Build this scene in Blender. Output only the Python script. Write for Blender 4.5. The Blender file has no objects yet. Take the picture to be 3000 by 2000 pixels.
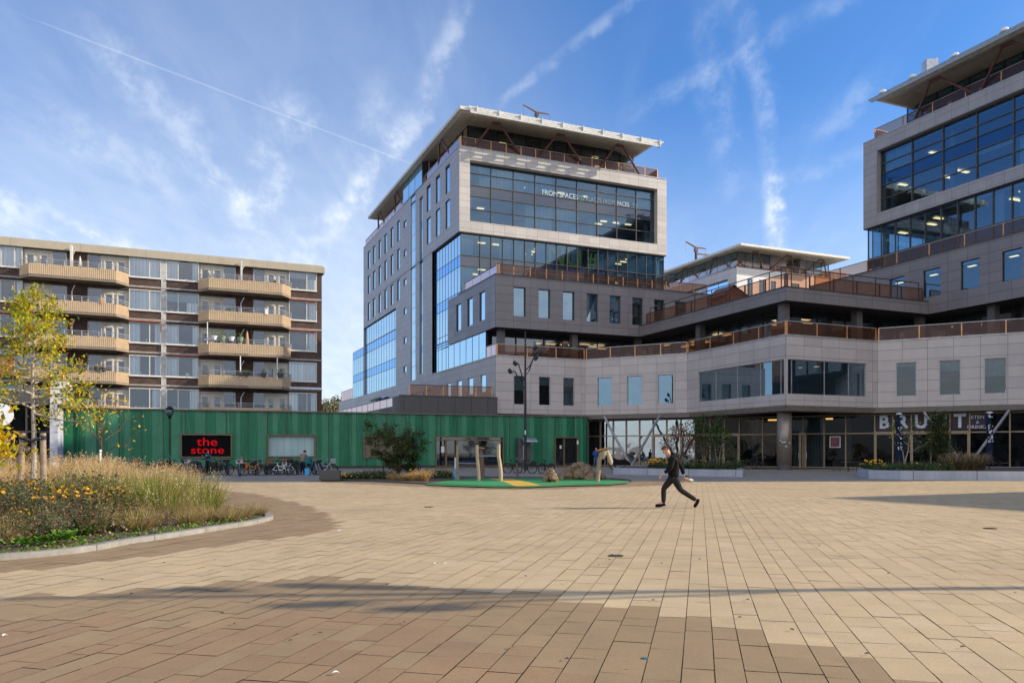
import bpy, math, random
import numpy as np
from mathutils import Vector, Matrix
R = math.radians
random.seed(7)
C = bpy.context.scene.collection
SC = bpy.context.scene

# ---------------------------------------------------------------- camera
FPX, HOR, EYE = 2310.0, 1325.0, 1.5
cam = bpy.data.cameras.new('camera')
cam.sensor_width = 36.0
cam.lens = 36.0 * FPX / 3000.0
cam.shift_y = (HOR - 1000.0) / 3000.0
cam.clip_start = 0.1
cam.clip_end = 3000.0
camo = bpy.data.objects.new('camera', cam)
camo.location = (0, 0, EYE)
camo.rotation_euler = (R(90), 0, 0)
C.objects.link(camo)
SC.camera = camo
SC.view_settings.view_transform = 'Standard'
SC.view_settings.look = 'None'
SC.view_settings.exposure = 0.62
SC.view_settings.gamma = 1.0

# ---------------------------------------------------------------- sun
SUN_EL, SUN_AZ = R(24.5), R(3.4)       # azimuth measured from +X towards +Y
sdir = Vector((math.cos(SUN_EL) * math.cos(SUN_AZ), math.cos(SUN_EL) * math.sin(SUN_AZ), math.sin(SUN_EL)))
sl = bpy.data.lights.new('sun', 'SUN')
sl.energy = 4.4
sl.angle = R(0.5)
sl.color = (1.0, 0.87, 0.69)
so = bpy.data.objects.new('sun', sl)
so.rotation_euler = sdir.to_track_quat('Z', 'Y').to_euler()
C.objects.link(so)


def raydir(px, py):
    v = Vector(((px - 1500) / FPX, 1.0, (HOR - py) / FPX))
    return v.normalized()


# ---------------------------------------------------------------- world
W = bpy.data.worlds.new('World')
SC.world = W
W.use_nodes = True
nt = W.node_tree
nt.nodes.clear()
wn = nt.nodes
wl = nt.links


def wnode(t, **k):
    n = wn.new(t)
    for a, b in k.items():
        setattr(n, a, b)
    return n


def wmath(op, a, b=None, clamp=False):
    n = wn.new('ShaderNodeMath')
    n.operation = op
    n.use_clamp = clamp
    for i, v in enumerate((a, b)):
        if v is None:
            continue
        if isinstance(v, (int, float)):
            n.inputs[i].default_value = v
        else:
            wl.new(v, n.inputs[i])
    return n.outputs[0]


def wrange(v, a, b, c=0.0, d=1.0):
    n = wn.new('ShaderNodeMapRange')
    n.interpolation_type = 'SMOOTHSTEP'
    wl.new(v, n.inputs[0])
    for i, x in enumerate((a, b, c, d)):
        n.inputs[i + 1].default_value = x
    return n.outputs[0]


sky = wnode('ShaderNodeTexSky', sky_type='NISHITA')
sky.sun_disc = False
sky.sun_elevation = SUN_EL
sky.sun_rotation = R(90) - SUN_AZ
sky.altitude = 0
sky.air_density = 1.0
sky.dust_density = 0.9
sky.ozone_density = 2.2
tc = wnode('ShaderNodeTexCoord')
DIR = tc.outputs['Generated']


def wdot(vec):
    n = wn.new('ShaderNodeVectorMath')
    n.operation = 'DOT_PRODUCT'
    wl.new(DIR, n.inputs[0])
    n.inputs[1].default_value = vec
    return n.outputs['Value']


def wnoise(scale, detail=5, rough=0.6, vec=None, dist=0.0):
    n = wn.new('ShaderNodeTexNoise')
    n.inputs['Scale'].default_value = scale
    n.inputs['Detail'].default_value = detail
    n.inputs['Roughness'].default_value = rough
    n.inputs['Distortion'].default_value = dist
    wl.new(vec if vec is not None else DIR, n.inputs['Vector'])
    return n.outputs['Fac']


# cloud-plane coordinates (direction projected on a high flat layer)
sep = wn.new('ShaderNodeSeparateXYZ')
wl.new(DIR, sep.inputs[0])
zc = wmath('ADD', wmath('MAXIMUM', sep.outputs[2], 0.0), 0.16)
cx_ = wmath('DIVIDE', sep.outputs[0], zc)
cy_ = wmath('DIVIDE', sep.outputs[1], zc)
comb = wn.new('ShaderNodeCombineXYZ')
wl.new(cx_, comb.inputs[0])
wl.new(cy_, comb.inputs[1])
LAY = comb.outputs[0]


def mapping(vec, rot, scale):
    m = wn.new('ShaderNodeMapping')
    wl.new(vec, m.inputs[0])
    m.inputs['Rotation'].default_value = rot
    m.inputs['Scale'].default_value = scale
    return m.outputs[0]


n1 = wnoise(1.0, 8, 0.62, mapping(LAY, (0, 0, R(-28)), (1.5, 0.30, 1)), 0.25)
n2 = wnoise(2.2, 7, 0.65, mapping(LAY, (0, 0, R(35)), (1.7, 0.3, 1)), 0.2)
big = wnoise(0.55, 3, 0.5, LAY)
nf = wnoise(46, 4, 0.6)
nm = wnoise(9, 5, 0.6)
wisp = wnoise(5.0, 9, 0.62, mapping(LAY, (0, 0, R(-20)), (2.0, 0.8, 1)), 0.35)
c1 = wmath('MULTIPLY', wrange(n1, 0.48, 0.86), 0.13)
c2 = wmath('MULTIPLY', wrange(n2, 0.50, 0.84), 0.16)
# more veil on the left / low, clear blue high on the right
aL = wrange(wdot(raydir(700, 900)), 0.84, 0.995)
low = wrange(sep.outputs[2], 0.42, 0.10)
veil = wmath('MULTIPLY', wmath('ADD', wmath('MULTIPLY', aL, 0.26), wmath('MULTIPLY', low, 0.46)), wrange(wisp, 0.15, 0.80, 0.72, 1.0))
veil = wmath('ADD', veil, 0.06)
cloud = wmath('ADD', veil, wmath('MULTIPLY', wmath('ADD', c1, c2), wmath('ADD', wmath('MULTIPLY', aL, 0.45), 0.42)))


def trail(p0, p1, w, amt, fray, ends=0.03, ripple=0.0, lo=0.34, hi=0.62, seed=0):
    """a contrail: a band along the great circle through two sky directions"""
    global cloud
    a, b = raydir(*p0), raydir(*p1)
    n = a.cross(b).normalized()
    t = (b - a).normalized()
    wd = w / FPX
    d = wdot(n)
    warp = wmath('MULTIPLY', wmath('SUBTRACT', nm, 0.5), fray * 2.2)
    d = wmath('ADD', d, warp)
    d = wmath('ABSOLUTE', wmath('ADD', d, wmath('MULTIPLY', wmath('SUBTRACT', nf, 0.5), fray)))
    m = wrange(d, wd, wd * 0.12)
    al = wdot(t)
    t0, t1 = a.dot(t), b.dot(t)
    m = wmath('MULTIPLY', m, wrange(al, t0 - ends, t0 + ends))
    m = wmath('MULTIPLY', m, wrange(al, t1 + ends, t1 - ends))
    if fray > 0.004:
        m = wmath('MULTIPLY', m, wrange(wisp, lo, hi, 0.25, 1.0))
        m = wmath('MULTIPLY', m, wrange(nf, 0.34, 0.66, 0.25, 1.0))
    cloud = wmath('ADD', cloud, wmath('MULTIPLY', m, amt * 0.82))


trail((125, 68), (1205, 480), 3.2, 0.15, 0.0006)
trail((1345, 10), (1230, 330), 44, 0.30, 0.020)
trail((1215, 330), (960, 690), 52, 0.46, 0.022)
trail((1130, 250), (1010, 560), 80, 0.20, 0.03)
trail((1880, -10), (1450, 310), 22, 0.24, 0.010)
trail((2480, -20), (1860, 325), 42, 0.24, 0.012)
trail((2140, -20), (2235, 260), 48, 0.32, 0.014)
trail((2225, 230), (2275, 640), 34, 0.28, 0.012)
trail((2268, 540), (2262, 780), 42, 0.75, 0.011)
trail((2050, -10), (2150, 560), 60, 0.18, 0.03)
trail((2560, 220), (2390, 400), 50, 0.20, 0.03)
trail((2900, 330), (2250, 545), 34, 0.18, 0.012)
trail((250, 90), (760, 640), 80, 0.26, 0.03)
trail((-60, 600), (420, 770), 80, 0.40, 0.03)
trail((880, 300), (700, 700), 90, 0.35, 0.045)
trail((60, 330), (620, 560), 80, 0.18, 0.045)
trail((960, 700), (700, 860), 120, 0.25, 0.05)
cloudc = wmath('MINIMUM', cloud, 0.93)
mixc = wn.new('ShaderNodeMixRGB')
wl.new(cloudc, mixc.inputs[0])
hs = wn.new('ShaderNodeHueSaturation')
hs.inputs['Saturation'].default_value = 1.16
hs.inputs['Value'].default_value = 1.0
tint = wn.new('ShaderNodeMixRGB')
tint.blend_type = 'MULTIPLY'
tint.inputs[0].default_value = 1.0
wl.new(sky.outputs[0], tint.inputs[1])
tint.inputs[2].default_value = (0.78, 1.08, 1.50, 1)
wl.new(tint.outputs[0], hs.inputs['Color'])
wl.new(hs.outputs[0], mixc.inputs[1])
mixc.inputs[2].default_value = (7.6, 8.2, 8.9, 1)
bg = wn.new('ShaderNodeBackground')
bg.inputs['Strength'].default_value = 0.085
# bright cloud bank added to the unseen sky behind the camera, fill light for the facades
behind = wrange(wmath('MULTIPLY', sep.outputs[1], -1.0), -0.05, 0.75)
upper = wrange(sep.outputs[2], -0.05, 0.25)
fill_bank = wmath('MULTIPLY', wmath('MULTIPLY', behind, upper), wrange(wisp, 0.25, 0.75, 0.55, 1.0))
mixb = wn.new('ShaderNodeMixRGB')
wl.new(fill_bank, mixb.inputs[0])
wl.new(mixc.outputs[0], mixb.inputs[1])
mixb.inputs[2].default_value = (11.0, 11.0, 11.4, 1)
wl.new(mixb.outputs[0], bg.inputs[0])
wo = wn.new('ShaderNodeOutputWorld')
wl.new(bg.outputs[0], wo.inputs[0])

# ---------------------------------------------------------------- helpers: scene graph
def tag(o, label=None, cat=None, group=None, kind=None):
    if label: o['label'] = label
    if cat: o['category'] = cat
    if group: o['group'] = group
    if kind: o['kind'] = kind
    return o


def empty(name, loc, rz=0.0, label=None, cat=None, group=None):
    o = bpy.data.objects.new(name, None)
    o.empty_display_size = 0.2
    C.objects.link(o)
    o.location = loc
    o.rotation_euler = (0, 0, rz)
    tag(o, label, cat, group)
    return o


KIDS = {}


def adopt(o, parent, keep_world=True):
    """child keeps its world-space mesh: cancel the parent's location and rotation"""
    o.parent = parent
    if keep_world:
        o.matrix_parent_inverse = world_of(parent).inverted()
    KIDS.setdefault(parent.name, []).append(o)


def world_of(o):
    if o.parent is None:
        return Matrix.LocRotScale(o.location, o.rotation_euler, o.scale)
    return world_of(o.parent) @ o.matrix_parent_inverse @ Matrix.LocRotScale(o.location, o.rotation_euler, o.scale)


def copy_tree(o, parent=None):
    c = o.copy()
    C.objects.link(c)
    if parent is not None:
        c.parent = parent
        c.matrix_parent_inverse = o.matrix_parent_inverse.copy()
    for ch in KIDS.get(o.name, []):
        k = copy_tree(ch, c)
        KIDS.setdefault(c.name, []).append(k)
    return c


class MB:
    """mesh builder: quads, boxes, tubes, collected and linked as ONE mesh"""
    def __init__(self):
        self.v, self.f, self.m, self.uv = [], [], [], []
        self.mi = 0

    def face(self, pts, uvs=None, m=None):
        b = len(self.v)
        self.v.extend([tuple(p) for p in pts])
        self.f.append(tuple(range(b, b + len(pts))))
        self.m.append(self.mi if m is None else m)
        if uvs is None:
            uvs = [(0, 0)] * len(pts)
        self.uv.extend(uvs)

    def shared(self, verts, faces, m=None):
        b = len(self.v)
        self.v.extend([tuple(p) for p in verts])
        for f in faces:
            self.f.append(tuple(b + i for i in f))
            self.m.append(self.mi if m is None else m)
            self.uv.extend([(verts[i][0], verts[i][2]) for i in f])

    def box(self, x0, x1, y0, y1, z0, z1, M=None, m=None, skip=()):
        P = [Vector((x, y, z)) for z in (z0, z1) for y in (y0, y1) for x in (x0, x1)]
        Q = [M @ p for p in P] if M is not None else P
        F = {'b': (0, 2, 3, 1), 't': (4, 5, 7, 6), 'f': (0, 1, 5, 4), 'k': (2, 6, 7, 3), 'l': (0, 4, 6, 2), 'r': (1, 3, 7, 5)}
        for k, f in F.items():
            if k in skip:
                continue
            if k in 'tb':
                uv = [(P[i].x, P[i].y) for i in f]
            elif k in 'fk':
                uv = [(P[i].x, P[i].z) for i in f]
            else:
                uv = [(P[i].y, P[i].z) for i in f]
            self.face([Q[i] for i in f], uv, m)

    def prism(self, pts, z0, z1, m=None, top=True, bot=True, side=True):
        n = len(pts)
        ar = sum(pts[i][0] * pts[(i + 1) % n][1] - pts[(i + 1) % n][0] * pts[i][1] for i in range(n))
        if ar < 0:
            pts = pts[::-1]
        if top:
            self.face([(p[0], p[1], z1) for p in pts], [(p[0], p[1]) for p in pts], m)
        if bot:
            self.face([(p[0], p[1], z0) for p in pts[::-1]], [(p[0], p[1]) for p in pts[::-1]], m)
        if side:
            s = 0
            for i in range(n):
                a, b = pts[i], pts[(i + 1) % n]
                L = math.hypot(b[0] - a[0], b[1] - a[1])
                self.face([(a[0], a[1], z0), (b[0], b[1], z0), (b[0], b[1], z1), (a[0], a[1], z1)],
                          [(s, z0), (s + L, z0), (s + L, z1), (s, z1)], m)
                s += L

    def tube(self, pts, r, seg=8, caps=True, m=None, closed=False):
        pts = [Vector(p) for p in pts]
        n = len(pts)
        if not isinstance(r, (list, tuple)):
            r = [r] * n
        rings = []
        up = Vector((0, 0, 1))
        for i in range(n):
            if closed:
                d = pts[(i + 1) % n] - pts[i - 1]
            else:
                d = pts[min(i + 1, n - 1)] - pts[max(i - 1, 0)]
            if d.length < 1e-9:
                d = Vector((0, 0, 1))
            d.normalize()
            a = d.cross(up if abs(d.z) < 0.9 else Vector((1, 0, 0))).normalized()
            b = d.cross(a)
            rings.append([pts[i] + (a * math.cos(t) + b * math.sin(t)) * r[i] for t in [2 * math.pi * k / seg for k in range(seg)]])
        V = [p for rg in rings for p in rg]
        F = []
        for i in range(n if closed else n - 1):
            j = (i + 1) % n
            for k in range(seg):
                k2 = (k + 1) % seg
                F.append((i * seg + k, i * seg + k2, j * seg + k2, j * seg + k))
        if caps and not closed:
            F.append(tuple(range(seg)))
            F.append(tuple((n - 1) * seg + k for k in range(seg - 1, -1, -1)))
        self.shared(V, F, m)

    def lathe(self, c, prof, seg=16, m=None):
        V, F = [], []
        for (r, z) in prof:
            for k in range(seg):
                t = 2 * math.pi * k / seg
                V.append((c[0] + r * math.cos(t), c[1] + r * math.sin(t), c[2] + z))
        for i in range(len(prof) - 1):
            for k in range(seg):
                k2 = (k + 1) % seg
                F.append((i * seg + k, i * seg + k2, (i + 1) * seg + k2, (i + 1) * seg + k))
        F.append(tuple(range(seg - 1, -1, -1)))
        F.append(tuple((len(prof) - 1) * seg + k for k in range(seg)))
        self.shared(V, F, m)

    def build(self, name, mats, parent=None, smooth=False, local=False, bevel=0):
        me = bpy.data.meshes.new(name)
        me.from_pydata(self.v, [], self.f)
        uvl = me.uv_layers.new(name='uv')
        if len(self.uv) == len(me.loops):
            uvl.data.foreach_set('uv', np.array(self.uv, dtype=np.float32).ravel())
        if not isinstance(mats, (list, tuple)):
            mats = [mats]
        for mt in mats:
            me.materials.append(mt)
        me.polygons.foreach_set('material_index', self.m)
        if smooth:
            me.polygons.foreach_set('use_smooth', [True] * len(me.polygons))
        me.update()
        o = bpy.data.objects.new(name, me)
        C.objects.link(o)
        if parent is not None:
            if local:
                o.parent = parent
                KIDS.setdefault(parent.name, []).append(o)
            else:
                adopt(o, parent)
        if bevel:
            b = o.modifiers.new('bevel', 'BEVEL')
            b.width = bevel
            b.segments = 2
            b.limit_method = 'ANGLE'
        return o


class Fac:
    """a vertical facade plane: s metres along, o metres out, z up"""
    def __init__(self, P, d, n):
        self.P, self.d, self.n = Vector((P[0], P[1], 0)), Vector((d[0], d[1], 0)).normalized(), Vector((n[0], n[1], 0)).normalized()

    def s(self, px, o=0.0):
        k = (px - 1500) / FPX
        P = self.P + self.n * o
        return (k * P.y - P.x) / (self.d.x - k * self.d.y)

    def z(self, px, py, o=0.0):
        D = (self.P + self.n * o + self.d * self.s(px, o)).y
        return EYE + (HOR - py) * D / FPX

    def pt(self, s, o, z):
        p = self.P + self.d * s + self.n * o
        return Vector((p.x, p.y, z))

    def M(self):
        return Matrix(((self.d.x, self.n.x, 0, self.P.x), (self.d.y, self.n.y, 0, self.P.y), (0, 0, 1, 0), (0, 0, 0, 1)))

    def box(self, mb, s0, s1, o0, o1, z0, z1, m=None):
        if s0 > s1: s0, s1 = s1, s0
        P = {}
        for i, s in enumerate((s0, s1)):
            for j, o in enumerate((o0, o1)):
                for k, z in enumerate((z0, z1)):
                    P[i, j, k] = self.pt(s, o, z)
        def q(ks, uv):
            mb.face([P[k] for k in ks], uv, m)
        q([(0, 1, 0), (1, 1, 0), (1, 1, 1), (0, 1, 1)], [(s0, z0), (s1, z0), (s1, z1), (s0, z1)])
        q([(1, 0, 0), (0, 0, 0), (0, 0, 1), (1, 0, 1)], [(s1, z0), (s0, z0), (s0, z1), (s1, z1)])
        q([(0, 0, 0), (0, 1, 0), (0, 1, 1), (0, 0, 1)], [(o0, z0), (o1, z0), (o1, z1), (o0, z1)])
        q([(1, 1, 0), (1, 0, 0), (1, 0, 1), (1, 1, 1)], [(o1, z0), (o0, z0), (o0, z1), (o1, z1)])
        q([(0, 1, 1), (1, 1, 1), (1, 0, 1), (0, 0, 1)], [(s0, o1), (s1, o1), (s1, o0), (s0, o0)])
        q([(0, 0, 0), (1, 0, 0), (1, 1, 0), (0, 1, 0)], [(s0, o0), (s1, o0), (s1, o1), (s0, o1)])

    def quad(self, mb, s0, s1, z0, z1, o=0.0, m=None):
        if s0 > s1: s0, s1 = s1, s0
        mb.face([self.pt(s0, o, z0), self.pt(s1, o, z0), self.pt(s1, o, z1), self.pt(s0, o, z1)],
                [(s0, z0), (s1, z0), (s1, z1), (s0, z1)], m)

    def wall(self, mb, s0, s1, z0, z1, holes, o=0.0, depth=0.25, m=None, mr=None):
        """wall face with rectangular holes and reveals going in by depth"""
        if s0 > s1: s0, s1 = s1, s0
        H = [(max(min(a, b), s0), min(max(a, b), s1), max(c, z0), min(d, z1), c >= z0, d <= z1) for a, b, c, d in holes]
        H = [h for h in H if h[1] - h[0] > 1e-4 and h[3] - h[2] > 1e-4]
        ss = sorted({s0, s1} | {x for h in H for x in h[:2] if s0 < x < s1})
        zs = sorted({z0, z1} | {x for h in H for x in h[2:4] if z0 < x < z1})
        for k in range(len(zs) - 1):
            zc = (zs[k] + zs[k + 1]) / 2
            run = None
            for i in range(len(ss) - 1):
                sc = (ss[i] + ss[i + 1]) / 2
                hole = any(h[0] < sc < h[1] and h[2] < zc < h[3] for h in H)
                if not hole and run is None:
                    run = ss[i]
                if hole and run is not None:
                    self.quad(mb, run, ss[i], zs[k], zs[k + 1], o, m)
                    run = None
            if run is not None:
                self.quad(mb, run, s1, zs[k], zs[k + 1], o, m)
        for a, b, c, d, low, high in H:
            i, e = o - depth, o
            sides = [((a, c), (a, d)), ((b, d), (b, c))]
            if high: sides.append(((a, d), (b, d)))
            if low: sides.append(((b, c), (a, c)))
            for (p, q_) in sides:
                mb.face([self.pt(p[0], e, p[1]), self.pt(p[0], i, p[1]), self.pt(q_[0], i, q_[1]), self.pt(q_[0], e, q_[1])],
                        [(0.3, 0.3)] * 4, m if mr is None else mr)

# ---------------------------------------------------------------- materials
class NT:
    def __init__(self, name):
        self.mat = bpy.data.materials.new(name)
        self.mat.use_nodes = True
        self.t = self.mat.node_tree
        self.t.nodes.clear()
        self.out = self.t.nodes.new('ShaderNodeOutputMaterial')

    def n(self, typ, ins=None, **props):
        nd = self.t.nodes.new(typ)
        for k, v in props.items():
            setattr(nd, k, v)
        for k, v in (ins or {}).items():
            if isinstance(v, bpy.types.NodeSocket):
                self.t.links.new(v, nd.inputs[k])
            else:
                nd.inputs[k].default_value = v
        return nd

    def math(self, op, a, b=0.0, clamp=False):
        nd = self.n('ShaderNodeMath', {0: a, 1: b}, operation=op)
        nd.use_clamp = clamp
        return nd.outputs[0]

    def rng(self, v, a, b, c=0.0, d=1.0):
        return self.n('ShaderNodeMapRange', {0: v, 1: a, 2: b, 3: c, 4: d}).outputs[0]

    def mix(self, f, a, b, blend='MIX'):
        nd = self.n('ShaderNodeMixRGB', {0: f, 1: a, 2: b}, blend_type=blend)
        return nd.outputs[0]

    def noise(self, scale, detail=4, rough=0.6, vec=None):
        if vec is None:
            vec = self.n('ShaderNodeTexCoord').outputs['Object']
        return self.n('ShaderNodeTexNoise', {'Vector': vec, 'Scale': scale, 'Detail': detail, 'Roughness': rough}).outputs['Fac']

    def principled(self, **ins):
        nd = self.n('ShaderNodeBsdfPrincipled', {k.replace('_', ' '): v for k, v in ins.items()})
        return nd.outputs[0]

    def bump(self, h, strength=0.3, dist=0.02):
        return self.n('ShaderNodeBump', {'Height': h, 'Strength': strength, 'Distance': dist}).outputs[0]

    def done(self, shader):
        self.t.links.new(shader, self.out.inputs[0])
        return self.mat


def c4(c):
    return (c[0], c[1], c[2], 1.0)


def plain(name, col, rough=0.7, metal=0.0, var=0.25, scale=3.0, bump=0.0, spec=0.5, bscale=None):
    m = NT(name)
    nz = m.noise(scale, 5, 0.65)
    f = m.rng(nz, 0.3, 0.7, 1.0 - var, 1.0 + var)
    colr = m.mix(1.0, c4(col), m.n('ShaderNodeCombineXYZ', {0: f, 1: f, 2: f}).outputs[0], 'MULTIPLY')
    kw = dict(Base_Color=colr, Roughness=m.rng(m.noise(scale * 2.3), 0.3, 0.7, max(rough - 0.1, 0.02), min(rough + 0.1, 1)), Metallic=metal)
    if bump:
        kw['Normal'] = m.bump(m.noise(bscale or scale * 8, 4), bump)
    sh = m.principled(**kw)
    sh.node.inputs['Specular IOR Level'].default_value = spec
    return m.done(sh)


def panels(name, col, w, h, ws=0.0, hs_=0.0, joint=0.035, jcol=0.3, var=0.10, rough=0.45, metal=0.0, bump=0.4, spec=0.5, stain=0.12, jv=None, stagger=0.0):
    """cladding in sheets: joints every w along and h up (uv in metres)"""
    m = NT(name)
    uv = m.n('ShaderNodeUVMap', uv_map='uv').outputs[0]
    sp = m.n('ShaderNodeSeparateXYZ', {0: uv})
    y = m.math('DIVIDE', m.math('ADD', sp.outputs[1], hs_), h)
    x = m.math('DIVIDE', m.math('ADD', sp.outputs[0], ws), w)
    if stagger:
        x = m.math('ADD', x, m.math('MULTIPLY', m.math('MODULO', m.math('FLOOR', y), 2.0), stagger))
    fx, fy = m.math('FRACT', x), m.math('FRACT', y)
    jx = m.math('LESS_THAN', fx, (jv if jv is not None else joint) / w)
    jy = m.math('LESS_THAN', fy, joint / h)
    j = m.math('MAXIMUM', jx, jy)
    cell = m.n('ShaderNodeCombineXYZ', {0: m.math('FLOOR', x), 1: m.math('FLOOR', y), 2: 0.0}).outputs[0]
    rnd = m.n('ShaderNodeTexWhiteNoise', {0: cell}, noise_dimensions='3D').outputs['Value']
    nz = m.noise(0.5, 6, 0.7, m.n('ShaderNodeMapping', {'Vector': uv, 'Scale': (1.6, 0.5, 1)}).outputs[0])
    fine = m.noise(9.0, 3, 0.6, uv)
    f = m.math('ADD', m.rng(rnd, 0, 1, 1 - var, 1 + var), m.rng(nz, 0.3, 0.7, -stain, stain))
    f = m.math('ADD', f, m.rng(fine, 0.3, 0.7, -0.03, 0.03))
    f = m.math('MULTIPLY', f, m.rng(j, 0, 1, 1.0, jcol))
    colr = m.mix(1.0, c4(col), m.n('ShaderNodeCombineXYZ', {0: f, 1: f, 2: f}).outputs[0], 'MULTIPLY')
    sh = m.principled(Base_Color=colr, Roughness=m.rng(rnd, 0, 1, rough - 0.06, rough + 0.08), Metallic=metal,
                      Normal=m.bump(m.math('SUBTRACT', 1.0, j), bump, 0.02))
    sh.node.inputs['Specular IOR Level'].default_value = spec
    return m.done(sh)


def glass(name, tint, refl=0.12, ior=2.0, trans=0.5, back=(0.01, 0.015, 0.02), wavy=0.0, wscale=1.0, refl_tint=(1, 1, 1)):
    """pane: some light goes through, some is absorbed, the rest reflects"""
    m = NT(name)
    geo = m.n('ShaderNodeNewGeometry')
    nm_ = {}
    if wavy:
        nm_['Normal'] = m.bump(m.noise(wscale, 2, 0.5), 1.0, wavy)
    fr = m.n('ShaderNodeFresnel', {'IOR': ior, **nm_}).outputs[0]
    fr = m.math('MINIMUM', m.math('ADD', fr, refl), 1.0)
    gl = m.n('ShaderNodeBsdfGlossy', {'Color': c4(refl_tint), 'Roughness': 0.015, **nm_}).outputs[0]
    tr = m.n('ShaderNodeBsdfTransparent', {'Color': c4(tint)}).outputs[0]
    df = m.n('ShaderNodeBsdfDiffuse', {'Color': c4(back)}).outputs[0]
    inner = m.n('ShaderNodeMixShader', {0: 1.0 - trans, 1: tr, 2: df}).outputs[0]
    return m.done(m.n('ShaderNodeMixShader', {0: fr, 1: inner, 2: gl}).outputs[0])


def emis(name, col, st):
    m = NT(name)
    return m.done(m.n('ShaderNodeEmission', {'Color': c4(col), 'Strength': st}).outputs[0])


def leafmat(name, col, var=0.35, trans=0.35, rough=0.55):
    m = NT(name)
    g = m.n('ShaderNodeNewGeometry')
    rnd = g.outputs['Random Per Island']
    f = m.rng(rnd, 0, 1, 1 - var, 1 + var)
    hue = m.n('ShaderNodeHueSaturation', {'Hue': m.rng(m.noise(2.2, 3), 0.3, 0.7, 0.482, 0.518), 'Saturation': 1.0, 'Value': f, 'Color': c4(col)}).outputs[0]
    pr = m.principled(Base_Color=hue, Roughness=rough)
    pr.node.inputs['Specular IOR Level'].default_value = 0.3
    tl = m.n('ShaderNodeBsdfTranslucent', {'Color': hue}).outputs[0]
    return m.done(m.n('ShaderNodeMixShader', {0: trans, 1: pr, 2: tl}).outputs[0])


M = {}
M['clad_light'] = panels('light_cladding', (0.50, 0.44, 0.415), 1.98, 0.93, hs_=-0.35, jcol=0.40, var=0.075, stain=0.07)
M['clad_white'] = panels('pale_cladding', (0.50, 0.475, 0.47), 1.98, 0.93, hs_=-0.35, jcol=0.40, var=0.075, stain=0.07)
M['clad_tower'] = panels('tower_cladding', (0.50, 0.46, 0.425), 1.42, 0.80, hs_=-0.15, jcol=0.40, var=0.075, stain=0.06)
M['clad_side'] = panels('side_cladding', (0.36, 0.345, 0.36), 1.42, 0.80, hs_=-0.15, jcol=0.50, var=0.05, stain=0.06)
M['clad_dark'] = panels('dark_cladding', (0.215, 0.19, 0.188), 1.98, 0.88, hs_=-0.15, jcol=0.35, var=0.07, stain=0.08)
M['dark_metal_panel'] = panels('dark_metal_panel', (0.075, 0.068, 0.068), 1.72, 3.0, hs_=1.0, jcol=0.25, joint=0.05, var=0.10, rough=0.5)
M['coping'] = plain('coping', (0.42, 0.41, 0.40), 0.4, 0.3)
M['dark_coping'] = plain('dark_coping', (0.05, 0.05, 0.055), 0.5)
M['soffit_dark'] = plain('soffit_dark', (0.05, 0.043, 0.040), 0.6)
M['soffit_roof'] = panels('roof_soffit', (0.70, 0.61, 0.47), 3.2, 1.6, jcol=0.7, var=0.04, joint=0.03)
M['roof_edge'] = plain('roof_edge', (0.62, 0.58, 0.50), 0.5)
M['roof_louvre'] = plain('roof_louvre', (0.60, 0.59, 0.55), 0.4)
M['roof_top'] = plain('roof_top', (0.25, 0.25, 0.25), 0.8)
M['strut'] = plain('red_steel', (0.115, 0.040, 0.033), 0.45)
M['mullion'] = plain('mullion', (0.10, 0.095, 0.085), 0.4, 0.5)
M['mullion_dark'] = plain('mullion_dark', (0.03, 0.032, 0.036), 0.4, 0.3)
M['mullion_bronze'] = plain('bronze_mullion', (0.30, 0.215, 0.135), 0.4, 0.3)
M['reveal'] = plain('reveal', (0.03, 0.03, 0.033), 0.5)
M['glass_office'] = glass('office_glass', (0.52, 0.74, 0.88), refl=0.12, ior=1.5, trans=0.80, back=(0.008, 0.02, 0.035), refl_tint=(0.55, 0.78, 1.0))
M['glass_side'] = glass('side_glass', (0.25, 0.32, 0.40), refl=0.14, ior=1.6, trans=0.25, back=(0.03, 0.08, 0.13), refl_tint=(0.50, 0.70, 0.84))
M['glass_blue'] = glass('spandrel_glass', (0.1, 0.2, 0.3), refl=0.05, ior=1.6, trans=0.02, back=(0.012, 0.045, 0.12), refl_tint=(0.30, 0.54, 0.84))
M['glass_spandrel'] = glass('dark_spandrel', (0.1, 0.2, 0.3), refl=0.05, ior=1.6, trans=0.02, back=(0.012, 0.022, 0.045))
M['glass_win'] = glass('window_glass', (0.30, 0.42, 0.5), refl=0.24, ior=1.6, trans=0.5, back=(0.03, 0.05, 0.07), refl_tint=(0.62, 0.82, 0.95), wavy=0.0006, wscale=0.6)
M['glass_shade'] = glass('shaded_glass', (0.42, 0.55, 0.58), refl=0.05, ior=1.5, trans=0.8, back=(0.02, 0.03, 0.03))
M['glass_shop'] = glass('shop_glass', (0.40, 0.45, 0.46), refl=0.0, ior=1.28, trans=0.75, back=(0.008, 0.010, 0.012), wavy=0.03, wscale=0.35)
M['glass_mirror'] = glass('mirroring_glass', (0.40, 0.45, 0.46), refl=0.42, ior=1.5, trans=0.4, back=(0.012, 0.016, 0.018), wavy=0.018, wscale=0.45)
M['glass_copper'] = glass('copper_glass', (0.78, 0.50, 0.36), refl=0.03, ior=1.22, trans=0.84, back=(0.30, 0.14, 0.09), refl_tint=(0.62, 0.50, 0.52))
M['glass_flat'] = glass('flat_glass', (0.40, 0.46, 0.5), refl=0.10, ior=1.5, trans=0.72, back=(0.02, 0.03, 0.035))
M['rail_bar'] = plain('rail_bar', (0.36, 0.28, 0.22), 0.4, 0.4)
M['rail_post'] = plain('rail_post', (0.72, 0.36, 0.15), 0.45, 0.3)
M['rail_dark'] = plain('rail_dark', (0.05, 0.035, 0.03), 0.45)
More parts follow.
